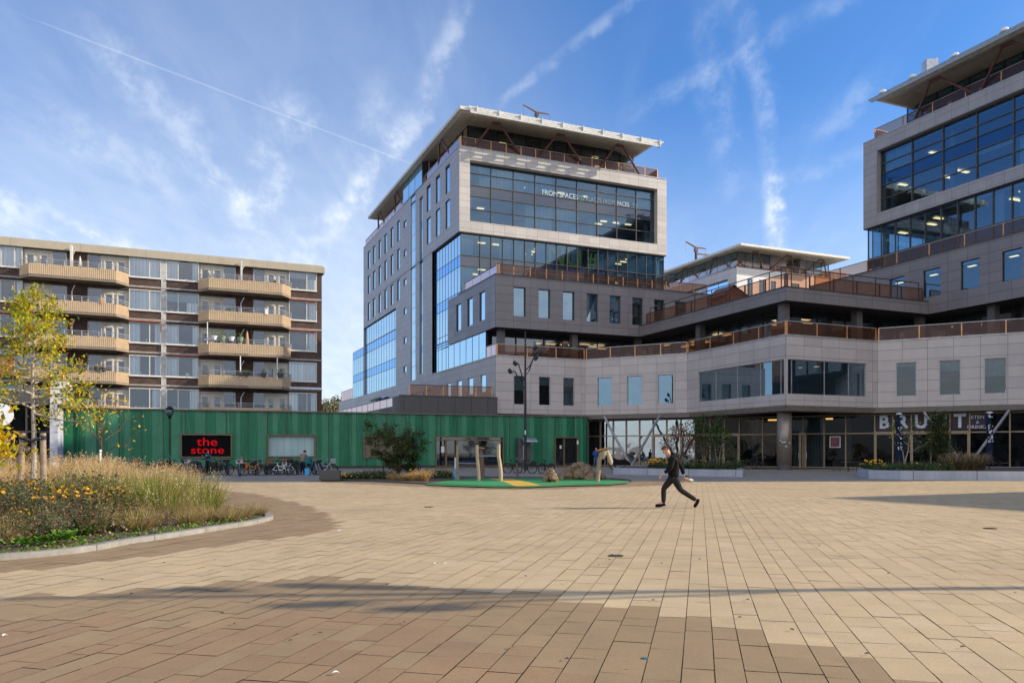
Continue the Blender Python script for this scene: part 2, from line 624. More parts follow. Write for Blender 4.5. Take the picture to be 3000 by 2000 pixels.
M['interior'] = plain('interior_wall', (0.26, 0.27, 0.27), 0.8)
M['interior_dark'] = plain('interior_dark', (0.035, 0.036, 0.038), 0.8)
M['ceiling'] = plain('interior_ceiling', (0.34, 0.36, 0.38), 0.9)
M['curtain'] = panels('curtain', (0.42, 0.47, 0.48), 0.22, 50, joint=0.09, jcol=0.75, var=0.10, rough=0.9, bump=0.6)
M['blind'] = plain('blind', (0.40, 0.46, 0.46), 0.8)
M['ceil_light'] = emis('ceiling_light', (1.0, 0.66, 0.30), 1.7)
M['shop_light'] = emis('strip_light', (1.0, 0.50, 0.14), 2.2)
M['yellow_letter'] = plain('yellow_letter', (0.55, 0.60, 0.10), 0.6)
M['white_letter'] = plain('white_letter', (0.42, 0.54, 0.60), 0.5, var=0.03)
M['sign_letter'] = plain('sign_letter', (0.62, 0.66, 0.74), 0.6, var=0.03)
M['ghost_letter'] = plain('frosted_letter', (0.20, 0.30, 0.36), 0.5, var=0.03)
M['brick'] = panels('dark_brick', (0.070, 0.042, 0.034), 0.24, 0.085, joint=0.014, jcol=1.9, var=0.35, rough=0.85, bump=0.5, stagger=0.5, stain=0.3)
M['beige_metal'] = plain('beige_metal', (0.56, 0.42, 0.27), 0.55, var=0.10, scale=1.2)
M['concrete_beige'] = panels('beige_fascia', (0.42, 0.365, 0.275), 5.4, 6.0, hs_=3, joint=0.05, jcol=0.7, var=0.03, rough=0.8)
M['concrete'] = plain('concrete', (0.34, 0.31, 0.28), 0.85, bump=0.15)
M['frame_white'] = plain('white_frame', (0.62, 0.60, 0.56), 0.5, var=0.06)
M['frame_cream'] = plain('cream_panel', (0.62, 0.57, 0.46), 0.6, var=0.08)
M['rail_grey'] = plain('grey_rail', (0.38, 0.41, 0.46), 0.4, 0.4)
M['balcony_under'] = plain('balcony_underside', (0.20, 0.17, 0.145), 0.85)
M['apt_glass'] = glass('flat_window_glass', (0.84, 0.90, 0.95), refl=0.10, ior=1.5, trans=0.92, back=(0.05, 0.07, 0.10), refl_tint=(0.85, 0.93, 1.0))
M['apt_curtain'] = panels('net_curtain', (0.95, 0.93, 0.90), 0.30, 50, joint=0.10, jcol=0.80, var=0.12, rough=0.9, bump=0.5)
M['awning_red'] = plain('red_awning', (0.30, 0.09, 0.06), 0.7)
M['awning_dark'] = plain('dark_awning', (0.02, 0.018, 0.017), 0.6)
M['awning_white'] = plain('white_awning', (0.62, 0.64, 0.70), 0.6)
M['green_a'] = plain('green_panel', (0.004, 0.140, 0.060), 0.42, var=0.16, scale=0.9)
M['green_sheen'] = plain('green_panel_sheen', (0.040, 0.200, 0.105), 0.46, var=0.16, scale=0.9)
M['green_line'] = plain('green_line', (0.08, 0.29, 0.18), 0.6)
M['bronze'] = plain('bronze_frame', (0.17, 0.115, 0.065), 0.45, 0.3)
M['sign_black'] = plain('sign_black', (0.003, 0.003, 0.004), 0.5, spec=0.08)
M['sign_red'] = emis('sign_red', (0.85, 0.006, 0.014), 0.50)
M['maroon'] = plain('maroon', (0.030, 0.008, 0.014), 0.5)
M['soil'] = plain('soil', (0.090, 0.062, 0.042), 0.95, scale=5, bump=0.8, var=0.4)
M['rubber_green'] = plain('rubber_green', (0.022, 0.225, 0.062), 0.85, scale=30, var=0.25, bump=0.2)
M['rubber_yellow'] = plain('rubber_yellow', (0.52, 0.33, 0.035), 0.85, scale=30, var=0.2, bump=0.2)
M['kerb'] = plain('kerb_stone', (0.24, 0.228, 0.205), 0.8, scale=4, bump=0.2)
M['kerb_dark'] = plain('kerb_dark', (0.07, 0.068, 0.07), 0.8, scale=4)
M['planter'] = panels('planter_concrete', (0.40, 0.41, 0.45), 3.1, 5, hs_=2, joint=0.05, jcol=0.45, var=0.10, rough=0.8, stain=0.2)
M['bench_stone'] = plain('dark_stone', (0.085, 0.078, 0.074), 0.7, scale=12, bump=0.1)
M['wood'] = plain('weathered_wood', (0.30, 0.22, 0.15), 0.8, scale=6, var=0.35, bump=0.3)
M['wood_dark'] = plain('dark_wood', (0.16, 0.10, 0.065), 0.8, scale=6, var=0.35, bump=0.3)
M['wood_warm'] = plain('warm_wood', (0.50, 0.24, 0.10), 0.7, scale=6, var=0.3)
M['wood_pale'] = plain('pale_wood', (0.44, 0.33, 0.22), 0.7, scale=6, var=0.2)
M['bronze_rock'] = plain('carved_brown', (0.20, 0.125, 0.065), 0.36, scale=2, var=0.3)
M['bark'] = plain('bark', (0.25, 0.19, 0.14), 0.9, scale=14, var=0.5, bump=0.6)
M['bark_dark'] = plain('dark_bark', (0.085, 0.055, 0.038), 0.9, scale=14, var=0.4, bump=0.5)
M['bark_pale'] = plain('pale_bark', (0.35, 0.30, 0.24), 0.9, scale=14, var=0.4, bump=0.5)
M['steel_black'] = plain('black_steel', (0.018, 0.019, 0.021), 0.45, 0.2)
M['steel'] = plain('steel', (0.45, 0.46, 0.48), 0.35, 0.7)
M['chrome'] = plain('chrome', (0.22, 0.22, 0.24), 0.3, 0.9)
M['rubber'] = plain('tyre_rubber', (0.018, 0.017, 0.017), 0.8)
M['tan'] = plain('tan_tyre', (0.33, 0.27, 0.20), 0.8)
M['white'] = plain('white_paint', (0.75, 0.76, 0.78), 0.5, var=0.05)
M['column'] = plain('column_bronze', (0.26, 0.21, 0.17), 0.30, 0.35, var=0.12)
M['column_grey'] = plain('terrace_column', (0.12, 0.105, 0.105), 0.5)
M['v_steel'] = plain('brace_steel', (0.30, 0.28, 0.29), 0.4, 0.3)
M['fascia'] = plain('canopy_fascia', (0.15, 0.120, 0.095), 0.5)
M['skin'] = plain('skin', (0.55, 0.30, 0.20), 0.55, var=0.06)
for k, c in dict(black=(0.010, 0.009, 0.010), charcoal=(0.022, 0.022, 0.020), navy=(0.015, 0.022, 0.05), blue=(0.02, 0.07, 0.30), taupe=(0.21, 0.16, 0.13),
                 hair=(0.10, 0.055, 0.030), dark_hair=(0.02, 0.015, 0.012), fair_hair=(0.50, 0.30, 0.12), red=(0.45, 0.012, 0.03), cyan=(0.05, 0.42, 0.75),
                 jeans=(0.06, 0.10, 0.18), paper=(0.55, 0.33, 0.18), orange=(0.55, 0.14, 0.02), teal=(0.015, 0.15, 0.19), leafgreen=(0.10, 0.26, 0.02),
                 purple=(0.25, 0.02, 0.14), wicker=(0.20, 0.11, 0.06), greygreen=(0.25, 0.32, 0.18), amber=(0.62, 0.22, 0.02)).items():
    M[k] = plain(k + '_cloth' if k in ('black', 'charcoal', 'navy', 'taupe', 'jeans') else k, c, 0.85, var=0.18, scale=8, bump=0.15, spec=0.12 if k in ('black', 'charcoal', 'navy') else 0.4)
L = {}
for k, c, t in (('yellow', (0.62, 0.50, 0.02), 0.5), ('lime', (0.38, 0.42, 0.02), 0.5), ('green', (0.075, 0.15, 0.015), 0.35), ('gold', (0.60, 0.36, 0.015), 0.45),
                ('orange', (0.55, 0.20, 0.03), 0.4), ('dark', (0.028, 0.058, 0.014), 0.25), ('olive', (0.085, 0.090, 0.020), 0.3), ('straw', (0.56, 0.37, 0.17), 0.4),
                ('palestraw', (0.64, 0.46, 0.25), 0.4), ('brown', (0.12, 0.072, 0.045), 0.2), ('grass', (0.21, 0.27, 0.022), 0.4), ('yolk', (0.92, 0.50, 0.006), 0.3),
                ('rust', (0.20, 0.045, 0.018), 0.3), ('tan', (0.36, 0.24, 0.13), 0.35), ('fresh', (0.075, 0.19, 0.018), 0.35), ('cream', (0.78, 0.66, 0.42), 0.3), ('greyleaf', (0.17, 0.20, 0.10), 0.3)):
    L[k] = leafmat('leaf_' + k, c, trans=t)

# ---------------------------------------------------------------- building kit
U = Vector((0.9183, 0.3958, 0)); V = Vector((-0.3952, 0.9185, 0))
NU = Vector((0.3958, -0.9183, 0)); NV = Vector((-0.9185, -0.3952, 0))
T1, C3, C1, R1, K1, E1 = (-6.09, 90.8), (-1.70, 80.6), (23.1, 66.5), (40.2, 90.2), (42.7, 149.9), (-19.3, 80.0)
C2 = (C1[0] + V.x * 22.74, C1[1] + V.y * 22.74)
C0 = (C1[0] + U.x * 16.9, C1[1] + U.y * 16.9)


def off(P, u=0.0, v=0.0):
    return (P[0] + U.x * u + V.x * v, P[1] + U.y * u + V.y * v)


rg = random.Random(11)


def glazing(parent, fac, s0, s1, z0, z1, svals, zvals, o, gm, mm, mw=0.07, md=0.10, bands=(), bm=None, name='curtain_wall', edge=True):
    if s0 > s1: s0, s1 = s1, s0
    if gm is M['glass_side']: md = 0.018
    g = MB()
    cuts = sorted({z0, z1} | {b for bb in bands for b in bb})
    for a, b in zip(cuts[:-1], cuts[1:]):
        sp = any(bb[0] <= (a + b) / 2 <= bb[1] for bb in bands)
        ss = sorted({s0, s1} | {s for s in svals if s0 < s < s1})
        for p, q in zip(ss[:-1], ss[1:]):       # each pane sits a hair out of plane, as real panes do
            t0, t1 = rg.uniform(-0.004, 0.004), rg.uniform(-0.004, 0.004)
            g.face([fac.pt(p, o + t0, a), fac.pt(q, o + t1, a), fac.pt(q, o - t0, b), fac.pt(p, o - t1, b)], [(p, a), (q, a), (q, b), (p, b)], 1 if sp else 0)
    go = g.build(name, [gm, bm or M['glass_spandrel']], parent)
    m = MB()
    for s in svals:
        fac.box(m, s - mw / 2, s + mw / 2, o + 0.001, o + md, z0, z1)
    for z in zvals:
        fac.box(m, s0, s1, o + 0.002, o + md * 0.8, z - mw / 2, z + mw / 2)
    if edge:
        for s in (s0, s1):
            fac.box(m, s - mw / 2, s + mw / 2, o + 0.0015, o + md * 1.02, z0, z1)
        for z in (z0 + mw / 2, z1 - mw / 2):
            fac.box(m, s0, s1, o + 0.003, o + md * 0.9, z - mw / 2, z + mw / 2)
    m.build('mullions', mm, go)
    return go


def rooms(parent, fac, s0, s1, floors, o, depth=7.0, lights=8, curtain=0.25, module=1.85, dark=False, name='interior', lm=None, lsize=(0.9, 0.32), ldrop=0.45, cm=None, blinds=0.0):
    """what is seen through the glass: slabs, back wall, partitions, columns, curtains, ceiling lights"""
    if s0 > s1: s0, s1 = s1, s0
    w = MB()
    wm = 1 if dark else 0
    fac.quad(w, s0, s1, floors[0][0], floors[-1][1], o - depth, 1 if dark else 0)
    for (z0, z1) in floors:
        fac.box(w, s0, s1, o - depth, o - 0.12, z0 + 0.01, z0 + 0.12, 1)
        fac.box(w, s0, s1, o - depth, o - 0.12, z1 - 0.35, z1 - 0.01, 2 if not dark else 1)
        n = max(1, int((s1 - s0) / 7.4))
        for k in range(n + 1):
            s = min(max(s0 + k * (s1 - s0) / n, s0 + 0.3), s1 - 0.3)
            fac.box(w, s - 0.25, s + 0.25, o - 1.6, o - 1.1, z0 + 0.12, z1 - 0.35, 0)
        s = s0
        while s < s1 - 0.2:
            e = min(s + module, s1)
            r = rg.random()
            if r < curtain:
                a = s + 0.06 + (0 if rg.random() < .5 else module * 0.4 * rg.random())
                fac.quad(w, a, e - 0.06, z0 + 0.15, z1 - 0.38, o - 0.3, 3)
            elif r < curtain + blinds:
                fac.quad(w, s + 0.06, e - 0.06, z1 - 0.38 - rg.uniform(0.5, z1 - z0 - 0.7), z1 - 0.38, o - 0.2, 4)
            elif rg.random() < 0.5:      # desks, shelving, things on the sill
                h = rg.uniform(0.5, 1.15)
                fac.box(w, s + rg.uniform(0.05, 0.4), e - rg.uniform(0.05, 0.5), o - 2.2 - rg.random(), o - 1.4, z0 + 0.12, z0 + h, rg.choice((0, 1, 1)))
            s = e
    io = w.build(name, [M['interior'], M['interior_dark'], M['ceiling'], cm or M['curtain'], M['blind']], parent)
    for k in range(lights):
        z0, z1 = floors[rg.randrange(len(floors))]
        s = s0 + 0.8 + (int(rg.random() * ((s1 - s0 - 2) / 1.85))) * 1.85
        b = MB()
        oo = o - rg.choice((1.3, 2.6, 3.9))
        fac.box(b, s, s + lsize[0], oo - lsize[1], oo, z1 - ldrop - 0.05, z1 - ldrop)
        b.build('ceiling_light', lm or M['ceil_light'], io)
    return io


def railing(parent, fac, s0, s1, z, h=1.1, o=0.0, step=1.85, gm=None, pm=None, top=None, label=None, high=False):
    if s0 > s1: s0, s1 = s1, s0
    g = MB()
    fac.quad(g, s0 + 0.02, s1 - 0.02, z + 0.05, z + h - 0.03, o)
    ro = g.build('railing', gm or M['glass_copper'], parent)
    p = MB()
    n = max(1, round(abs(s1 - s0) / step))
    for k in range(n + 1):
        s = s0 + (s1 - s0) * k / n
        fac.box(p, s - 0.045, s + 0.045, o - 0.09, o + 0.02, z, z + h - .031)
    fac.box(p, s0, s1, o - 0.075, o - 0.03, z + 0.01, z + 0.05)
    p.build('rail_posts', pm or M['rail_post'], ro)
    t = MB()
    fac.box(t, s0, s1, o - 0.035, o + 0.035, z + h - 0.03, z + h + 0.03)
    t.build('handrail', top or M['rail_bar'], ro)
    if high:
        q = MB()
        fac.box(q, s0, s1, o - 0.5, o - 0.44, z + h + 0.62, z + h + 0.69)
        for k in range(0, n + 1):
            s = s0 + (s1 - s0) * k / n
            fac.box(q, s - 0.035, s + 0.035, o - 0.5, o - 0.44, z + 0.05, z + h + 0.62)
        q.build('upper_rail', M['rail_dark'], ro)
    return ro


def window(parent, fac, s0, s1, z0, z1, o=-0.22, gm=None, fm=None, fw=0.05, name='window', blind=0.0, curtain=None):
    if s0 > s1: s0, s1 = s1, s0
    g = MB()
    t = rg.uniform(-0.008, 0.008)
    g.face([fac.pt(s0, o + t, z0), fac.pt(s1, o - t, z0), fac.pt(s1, o, z1), fac.pt(s0, o, z1)], [(s0, z0), (s1, z0), (s1, z1), (s0, z1)])
    go = g.build(name, gm or M['glass_win'], parent)
    f = MB()
    for a, b, c, d in ((s0, s0 + fw, z0, z1), (s1 - fw, s1, z0, z1), (s0 + fw, s1 - fw, z0, z0 + fw), (s0 + fw, s1 - fw, z1 - fw, z1)):
        fac.box(f, a, b, o + 0.003, o + 0.06, c, d)
    f.build('frame', fm or M['mullion_dark'], go)
    b = MB()
    fac.quad(b, s0, s1, z0, z1, o - 1.4, 0)
    if blind:
        fac.quad(b, s0 + .02, s1 - .02, z1 - blind * (z1 - z0), z1, o - 0.12, 1)
    b.build('room', [M['interior_dark'], curtain or M['blind']], go)
    return go


def strut(parent, pts_base, pts_top):
    m = MB()
    a, b = pts_base
    t0, t1 = pts_top
    m.tube([a, t0], 0.13, 8)
    m.tube([b, t1], 0.13, 8)
    m.tube([t0 + (t0 - t1) * 0.04, t1 + (t1 - t0) * 0.04], 0.17, 6)
    return m.build('strut', M['strut'], parent)


def svals(fac, pxs, o=0.0):
    return [fac.s(p, o) for p in pxs]


def slab_roof(parent, P, u0, u1, v0, v1, zb, zt, louvre_u=None, louvre_v=None):
    m = MB()
    pts = [off(P, u0, v0), off(P, u1, v0), off(P, u1, v1), off(P, u0, v1)]
    e_ = 0.55
    inn = [off(P, u0 + e_, v0 + e_), off(P, u1 - e_, v0 + e_), off(P, u1 - e_, v1 - e_), off(P, u0 + e_, v1 - e_)]
    d_ = 2.6
    far = [off(P, u0 + d_, v0 + d_), off(P, u1 - d_, v0 + d_), off(P, u1 - d_, v1 - d_), off(P, u0 + d_, v1 - d_)]
    for i in range(4):
        j = (i + 1) % 4
        m.face([(*pts[i], zb + .14), (*pts[j], zb + .14), (*pts[j], zt), (*pts[i], zt)], None, 0)
        m.face([(*pts[j], zb + .14), (*pts[i], zb + .14), (*inn[i], zb), (*inn[j], zb)], None, 0)
        L_ = math.hypot(pts[j][0] - pts[i][0], pts[j][1] - pts[i][1])
        m.face([(*inn[j], zb), (*inn[i], zb), (*far[i], zb + .62), (*far[j], zb + .62)], [(L_ - e_, 0), (e_, 0), (d_, 1.9), (L_ - d_, 1.9)], 1)
        m.face([(*pts[i], zt), (*pts[j], zt), (*far[j], zt + .45), (*far[i], zt + .45)], None, 0)
    m.face([(*p, zb + .62) for p in far[::-1]], [(p[0], p[1]) for p in far[::-1]], 1)
    m.face([(*p, zt + .45) for p in far], None, 0)
    ro = m.build('roof', [M['roof_edge'], M['soffit_roof']], parent)
    if louvre_u:
        lv = MB()
        F = Fac(off(P, 0, v0), U, NU)
        for k in range(4):                    # long blades lying outside the roof edge, each a step lower and further out
            F.box(lv, louvre_u[0], louvre_u[1] - k * 0.35, 0.12 + 0.17 * k, 0.17 + 0.17 * k, zt - 0.08 - 0.27 * k, zt + 0.09 - 0.27 * k)
        n = 10
        for k in range(n):
            s = louvre_u[0] + 0.8 + (louvre_u[1] - louvre_u[0] - 1.6) * k / (n - 1)
            F.box(lv, s - 0.05, s + 0.05, 0.02, 0.62, zt - 0.85, zt + 0.02)
        lv.build('sunshade_blades', M['roof_louvre'], ro)
        for k in range(n):
            s = louvre_u[0] + 0.8 + (louvre_u[1] - louvre_u[0] - 1.6) * k / (n - 1)
            b = MB()
            c = F.pt(s, -0.35, zt)
            b.lathe((c.x, c.y, c.z), [(0.16, 0), (0.16, 0.12), (0.08, 0.3)], 8)
            b.build('roof_anchor', M['rail_dark'], ro)
    return ro


def roof_crane(loc, rz, label, arm=2.9, boom=None):
    e = empty('facade_crane', loc, rz, label, 'roof crane')
    m = MB(); m.lathe((0, 0, 0), [(0.3, -3.4), (0.3, 0.4), (0.24, 0.5), (0.24, 1.2)], 10)
    m.box(-0.4, 0.35, -0.25, 0.25, 0.45, 1.1)
    m.build('mast', M['rail_dark'], e, local=True)
    a = MB()
    a.tube([(-arm, 0, 2.3), (-arm * 0.45, 0, 1.75), (0, 0, 1.25)], [0.13, 0.16, 0.2], 6)
    a.tube([(0, 0, 1.25), (arm * 0.5, 0, 1.35), (arm * 0.95, 0, 1.32)], [0.2, 0.16, 0.12], 6)
    a.build('jib', M['wood_dark'], e, local=True)
    c = MB()
    c.tube([(-arm, 0, 2.2), (-arm, 0, 0.1)], 0.02, 4)
    c.tube([(arm * 0.95, 0, 1.3), (arm * 0.95, 0, -0.2)], 0.02, 4)
    c.build('cable', M['steel_black'], e, local=True)
    if boom:
        b = MB(); b.box(0, boom, -0.14, 0.14, -0.1, 0.18); b.build('boom', M['wood_dark'], e, local=True)
    return e


ZC, ZB, ZD0, ZD1, ZD2, ZF0, ZF1, ZR = 11.38, 5.5, 14.33, 15.45, 19.7, 27.0, 36.75, 40.2

# ================================================================ left office tower
TW = empty('office_tower', (T1[0] + 10, T1[1] + 15, 0), 0, 'tall office tower with framed glass front showing white lettering, left of centre', 'office building')
FU = Fac(T1, U, NU)
FL = Fac(T1, V, NV)
TL = 28.4
# picture-frame block
w = MB()
fo = (FU.s(1377), FU.s(1926), 28.3, 35.35)
FU.wall(w, 0, TL, ZF0, ZF1, [fo], 0, 0.95, 0)
w.build('front_wall', M['clad_tower'], TW)
lw = MB()
rows2 = [(32.6, 35.95), (28.4, 31.75)]
cols_a = [(1304.5, 1318.0), (1276.0, 1288.6), (1249.5, 1261.6)]
holes = [(FL.s(a), FL.s(b), z0, z1) for a, b in cols_a for z0, z1 in rows2]
st_a, st_b = (FL.s(1203), FL.s(1217)), (FL.s(1228), FL.s(1238.5))
holes.append((st_a[0], st_a[1], 11.3, ZF1))
holes.append((st_b[0], st_b[1], 11.9, 35.4))
# rear columns of narrow windows (crop measured): three rows plus a top row
cols_b = [(1163, 1171.5), (1144, 1152), (1125.5, 1133.5), (1108.5, 1116), (1092, 1099.5), (1077, 1084.5)]
rows_b = [(32.35, 35.3), (28.2, 31.2), (23.7, 26.7)]
colb_all = []
for i, (a, b) in enumerate(cols_b):
    for z0, z1 in rows_b:
        holes.append((FL.s(a), FL.s(b), z0, z1)); colb_all.append(holes[-1])
# small tilting windows
smalls = []
for k in range(7):
    z = 33.9 - 4.12 * k
    holes.append((FL.s(1182), FL.s(1191), z - 0.45, z + 0.45)); smalls.append(holes[-1])
sL = FL.s(1065)
gl_r = (FL.s(1159.6), FL.s(1029.5))      # rear lower glass block
gl_f = FL.s(1266)                          # front glass strip, far edge
gl_m = FL.s(1311.7)                        # where the dark block starts
holes_big = [(gl_r[0], 80, 0, 22.9), (-30, gl_f, 0, ZF0)]
FL.wall(lw, 0, sL, ZF0, ZF1, holes, 0, 0.3)
lw2 = MB()
h2 = [h for h in holes if h[2] < ZF0]
h2c = [(a, b, max(c, ZC), min(d, ZF0)) for a, b, c, d in h2]
h2c.append((gl_r[0], sL, ZC, 22.9))
FL.wall(lw2, gl_f, sL, ZC, ZF0, h2c, 0, 0.3)
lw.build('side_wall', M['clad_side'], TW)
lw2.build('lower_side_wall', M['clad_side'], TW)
for i, (a, b, c, d) in enumerate(holes):
    if (a, b, c, d) in smalls:
        g = window(TW, FL, a, b, c, d, -0.12, M['glass_side'], name='vent_window')
    elif (a, b) == (st_a[0], st_a[1]) or (a, b) == (st_b[0], st_b[1]):
        zz = [c + 1.35 * k for k in range(1, int((d - c) / 1.35))]
        if a == st_a[0]:
            glazing(TW, FL, a, b, c, d, [], [c + 2.0 * k for k in range(1, int((d - c) / 2.0) + 1)], -0.10, M['glass_side'], M['coping'], mw=0.06, name='stair_glazing')
        else:
            glazing(TW, FL, a, b, c, d, [], [], -0.2, M['glass_side'], M['mullion'], bands=[(c + 2.9 + 4.12 * k, c + 3.9 + 4.12 * k) for k in range(5)], bm=M['glass_blue'], name='stair_glazing')
    else:
        window(TW, FL, a, b, c, d, -0.14, M['glass_side'], fm=M['mullion_dark'])
cp = MB()
FU.box(cp, -0.04, TL + 0.04, -0.5, 0.05, ZF1, ZF1 + 0.10)
FL.box(cp, 0.4, sL, -0.5, 0.048, ZF1, ZF1 + 0.098)
cp.build('coping', M['coping'], TW)
b = MB()
b.prism([off(T1, 0.02, 1.0), off(T1, 0, sL - 0.02), off(T1, TL - 0.02, sL - 0.02), off(T1, TL - 0.02, 0.02), off(T1, 1, 0.02)], ZF1 - 1.0, ZF1 - 0.9, 1)
b.prism([off(T1, 0.0, 0.0), off(T1, 0, sL), off(T1, TL, sL), off(T1, TL, 0.0)], ZF0 - 0.12, ZF0 - 0.002, 1)
Fr = Fac(off(T1, TL, 0), V, U)
Fr.quad(b, 0, sL, ZF0, ZF1, 0, 0)
Fb = Fac(off(T1, 0, sL), U, -NU)
Fb.quad(b, 0, TL, 0, ZF1, 0, 0)
b.prism([off(T1, 12, 9), off(T1, TL - 0.6, 9), off(T1, TL - 0.6, sL - 1), off(T1, 12, sL - 1)], 0, ZF0 - 0.1, 2, top=False, bot=False)
b.build('core', [M['clad_side'], M['soffit_dark'], M['interior_dark']], TW)
# framed glazing of the upper storeys
mu = svals(FU, [1438.4, 1504, 1567.5, 1629.4, 1690, 1749, 1806.5, 1863.5], -0.8)
zs_ = [34.15, 32.75, 31.5, 29.95]
glazing(TW, FU, fo[0] + 0.02, fo[1] - 0.02, 28.32, 35.33, mu, zs_, -0.85, M['glass_office'], M['mullion'], mw=0.075, md=0.13, bands=[(31.5, 32.75)], bm=M['glass_spandrel'])
rooms(TW, FU, fo[0] + 0.1, fo[1] - 0.1, [(28.32, 32.0), (32.02, 35.33)], -0.9, 7, lights=13, curtain=0.5, module=3.7)
# full-height glass below the frame
mu = svals(FU, [1405.6, 1438, 1472, 1504.6, 1537, 1568, 1599.7, 1630, 1660.7, 1691, 1722, 1750.8, 1779, 1808, 1836.7, 1864, 1892, 1920.4], -0.35)
glazing(TW, FU, 0.3, FU.s(1943, -.35), ZD2 - 0.9, ZF0 - 0.12, mu, [24.35, 23.1], -0.35, M['glass_office'], M['mullion'], mw=0.06, md=0.14, bands=[(23.1, 24.35)])
rooms(TW, FU, 0.4, FU.s(1943, -.35) - 0.1, [(ZD2 - 0.9, 23.7), (23.72, ZF0 - 0.12)], -0.4, 8, lights=20, curtain=0.42, module=1.6)
Fe = Fac(off(T1, FU.s(1943, -.35), 0.35), V, U)
glazing(TW, Fe, 0, 20, ZD2 - 0.9, ZF0 - 0.12, [2, 4, 6, 8, 10, 12], [24.35, 23.1], 0, M['glass_office'], M['mullion'])
# glass strip on the side, from the frame down to the pale band
sg = [gl_f + (gl_m - gl_f) * k / 3 for k in (1, 2)]
mu = [0.35 + (gl_f - 0.35) * k / 9 for k in range(1, 9)]
GS = [(23.1, 24.35), (18.9, 20.1), (14.6, 15.75)]
glazing(TW, FL, 0.3, gl_f, 15.0, ZF0 - 0.02, mu, [z for bnd in GS for z in bnd], -0.3, M['glass_side'], M['mullion_dark'], mw=0.07, bands=GS[:2], bm=M['glass_blue'])
# rear lower glass block, set back a touch
mu = [gl_r[0] + (gl_r[1] - gl_r[0]) * k / 19 for k in range(1, 19)]
glazing(TW, FL, gl_r[0], sL - 0.02, 19.9, 22.88, [s for s in mu if s < sL], [], -0.28, M['glass_side'], M['mullion_dark'], mw=0.09)
glazing(TW, FL, gl_r[0], gl_r[1], ZC, 19.9, mu, [18.5, 15.6, 14.3], -0.29, M['glass_side'], M['mullion_dark'], mw=0.09, bands=[(18.5, 19.9), (14.3, 15.6)], bm=M['glass_blue'])
b = MB()
b.prism([off(T1, 0.3, gl_r[1]), off(T1, 24, gl_r[1]), off(T1, 24, sL), off(T1, 0.3, sL)], 5.2, 19.9, 0, bot=False)
b.build('rear_block', M['clad_side'], TW)
# glazed stair box rising through the roof
bs0, bs1 = FL.s(1238), FL.s(1182)
glazing(TW, FL, bs0, bs1, ZF1 + 0.1, ZR - 0.25, [bs0 + (bs1 - bs0) * .36, bs0 + (bs1 - bs0) * .68], [38.9], 0.06, M['glass_side'], M['mullion'], name='stair_box')
Fs = Fac(off(T1, -0.06, bs0), U, NU)
glazing(TW, Fs, 0.0, 3.0, ZF1 + 0.1, ZR - 0.25, [1.5], [38.9, 37.9], 0.0, M['glass_shade'], M['mullion'], name='stair_box')
# penthouse
PH = off(T1, 2.0, 2.5)
FP = Fac(PH, U, NU); FQ = Fac(PH, V, NV)
glazing(TW, FP, 0, 22.9, ZF1 - 0.9, ZR + 0.22, [1.9 * k for k in range(1, 12)], [38.2, 39.1], 0, M['glass_shade'], M['mullion_dark'], name='penthouse_glazing')
glazing(TW, FQ, 0, 40, ZF1 - 0.9, ZR + 0.22, [1.9 * k for k in range(1, 21)], [38.2, 39.1], 0, M['glass_shade'], M['mullion_dark'], name='penthouse_glazing')
rooms(TW, FP, 0.2, 22.8, [(ZF1 - 0.9, ZR)], 0, 6, lights=5, curtain=0.2, blinds=0.25)
slab_roof(TW, T1, -0.8, 25.0, -2.6, 42.7, 39.75, ZR + 0.05, louvre_u=(0.2, 26.1))
# roof struts (front)
for tp, bt in (((1445, 1466), (1382, 1529.5)), ((1634, 1653), (1572, 1712)), ((1807, 1825.5), (1752, 1879))):
    ta, tb = FU.s(tp[0], 1.3), FU.s(tp[1], 1.3)
    ba, bb = FU.s(bt[0], -0.5), FU.s(bt[1], -0.5)
    strut(TW, (FU.pt(ba, -0.5, ZF1), FU.pt(bb, -0.5, ZF1)), (FU.pt(ta, 1.2, 39.55), FU.pt(tb, 1.2, 39.55)))
for c in (6.5, 16.6, 27.6, 38.0):
    if c == 16.6:
        continue
    strut(TW, (FL.pt(c - 2.6, -0.5, ZF1), FL.pt(c + 2.6, -0.5, ZF1)), (FL.pt(c - 0.6, 0.1, 39.55), FL.pt(c + 0.6, 0.1, 39.55)))
b = MB(); b.tube([FL.pt(bs0 - 1.2, -0.6, ZF1), FL.pt(bs0 - 1.2, -0.6, 39.6)], 0.16, 8); b.build('post', M['strut'], TW)
railing(TW, FU, 0.2, TL - 1.2, ZF1 + 0.1, 1.15, -0.25, 1.87)
railing(TW, FL, 0.2, bs0 - 0.2, ZF1 + 0.1, 1.15, -0.25, 2.6)
railing(TW, FL, bs1 + 0.2, sL - 0.6, ZF1 + 0.1, 1.15, -0.25, 2.6)
railing(TW, Fac(off(T1, TL - 1.2, 0.25), V, U), 0, 14, ZF1 + 0.1, 1.15, 0, 1.87)


def text_mesh(name, body, size, mat, parent, M4, extr=0.01, offset=0.0, sx=1.0, spacing=1.0, align='LEFT', label=None):
    cu = bpy.data.curves.new(name, 'FONT')
    cu.body = body
    cu.size = size
    cu.extrude = extr
    cu.offset = offset
    cu.space_character = spacing
    cu.align_x = align
    tmp = bpy.data.objects.new('tmp', cu)
    C.objects.link(tmp)
    bpy.context.view_layer.update()
    dg = bpy.context.evaluated_depsgraph_get()
    me = bpy.data.meshes.new_from_object(tmp.evaluated_get(dg))
    bpy.data.objects.remove(tmp)
    S = Matrix.Diagonal((sx, 1, 1, 1))
    me.transform(M4 @ S)
    me.materials.clear()
    me.materials.append(mat)
    me.name = name
    o = bpy.data.objects.new(name, me)
    C.objects.link(o)
    if parent is not None:
        adopt(o, parent)
    return o


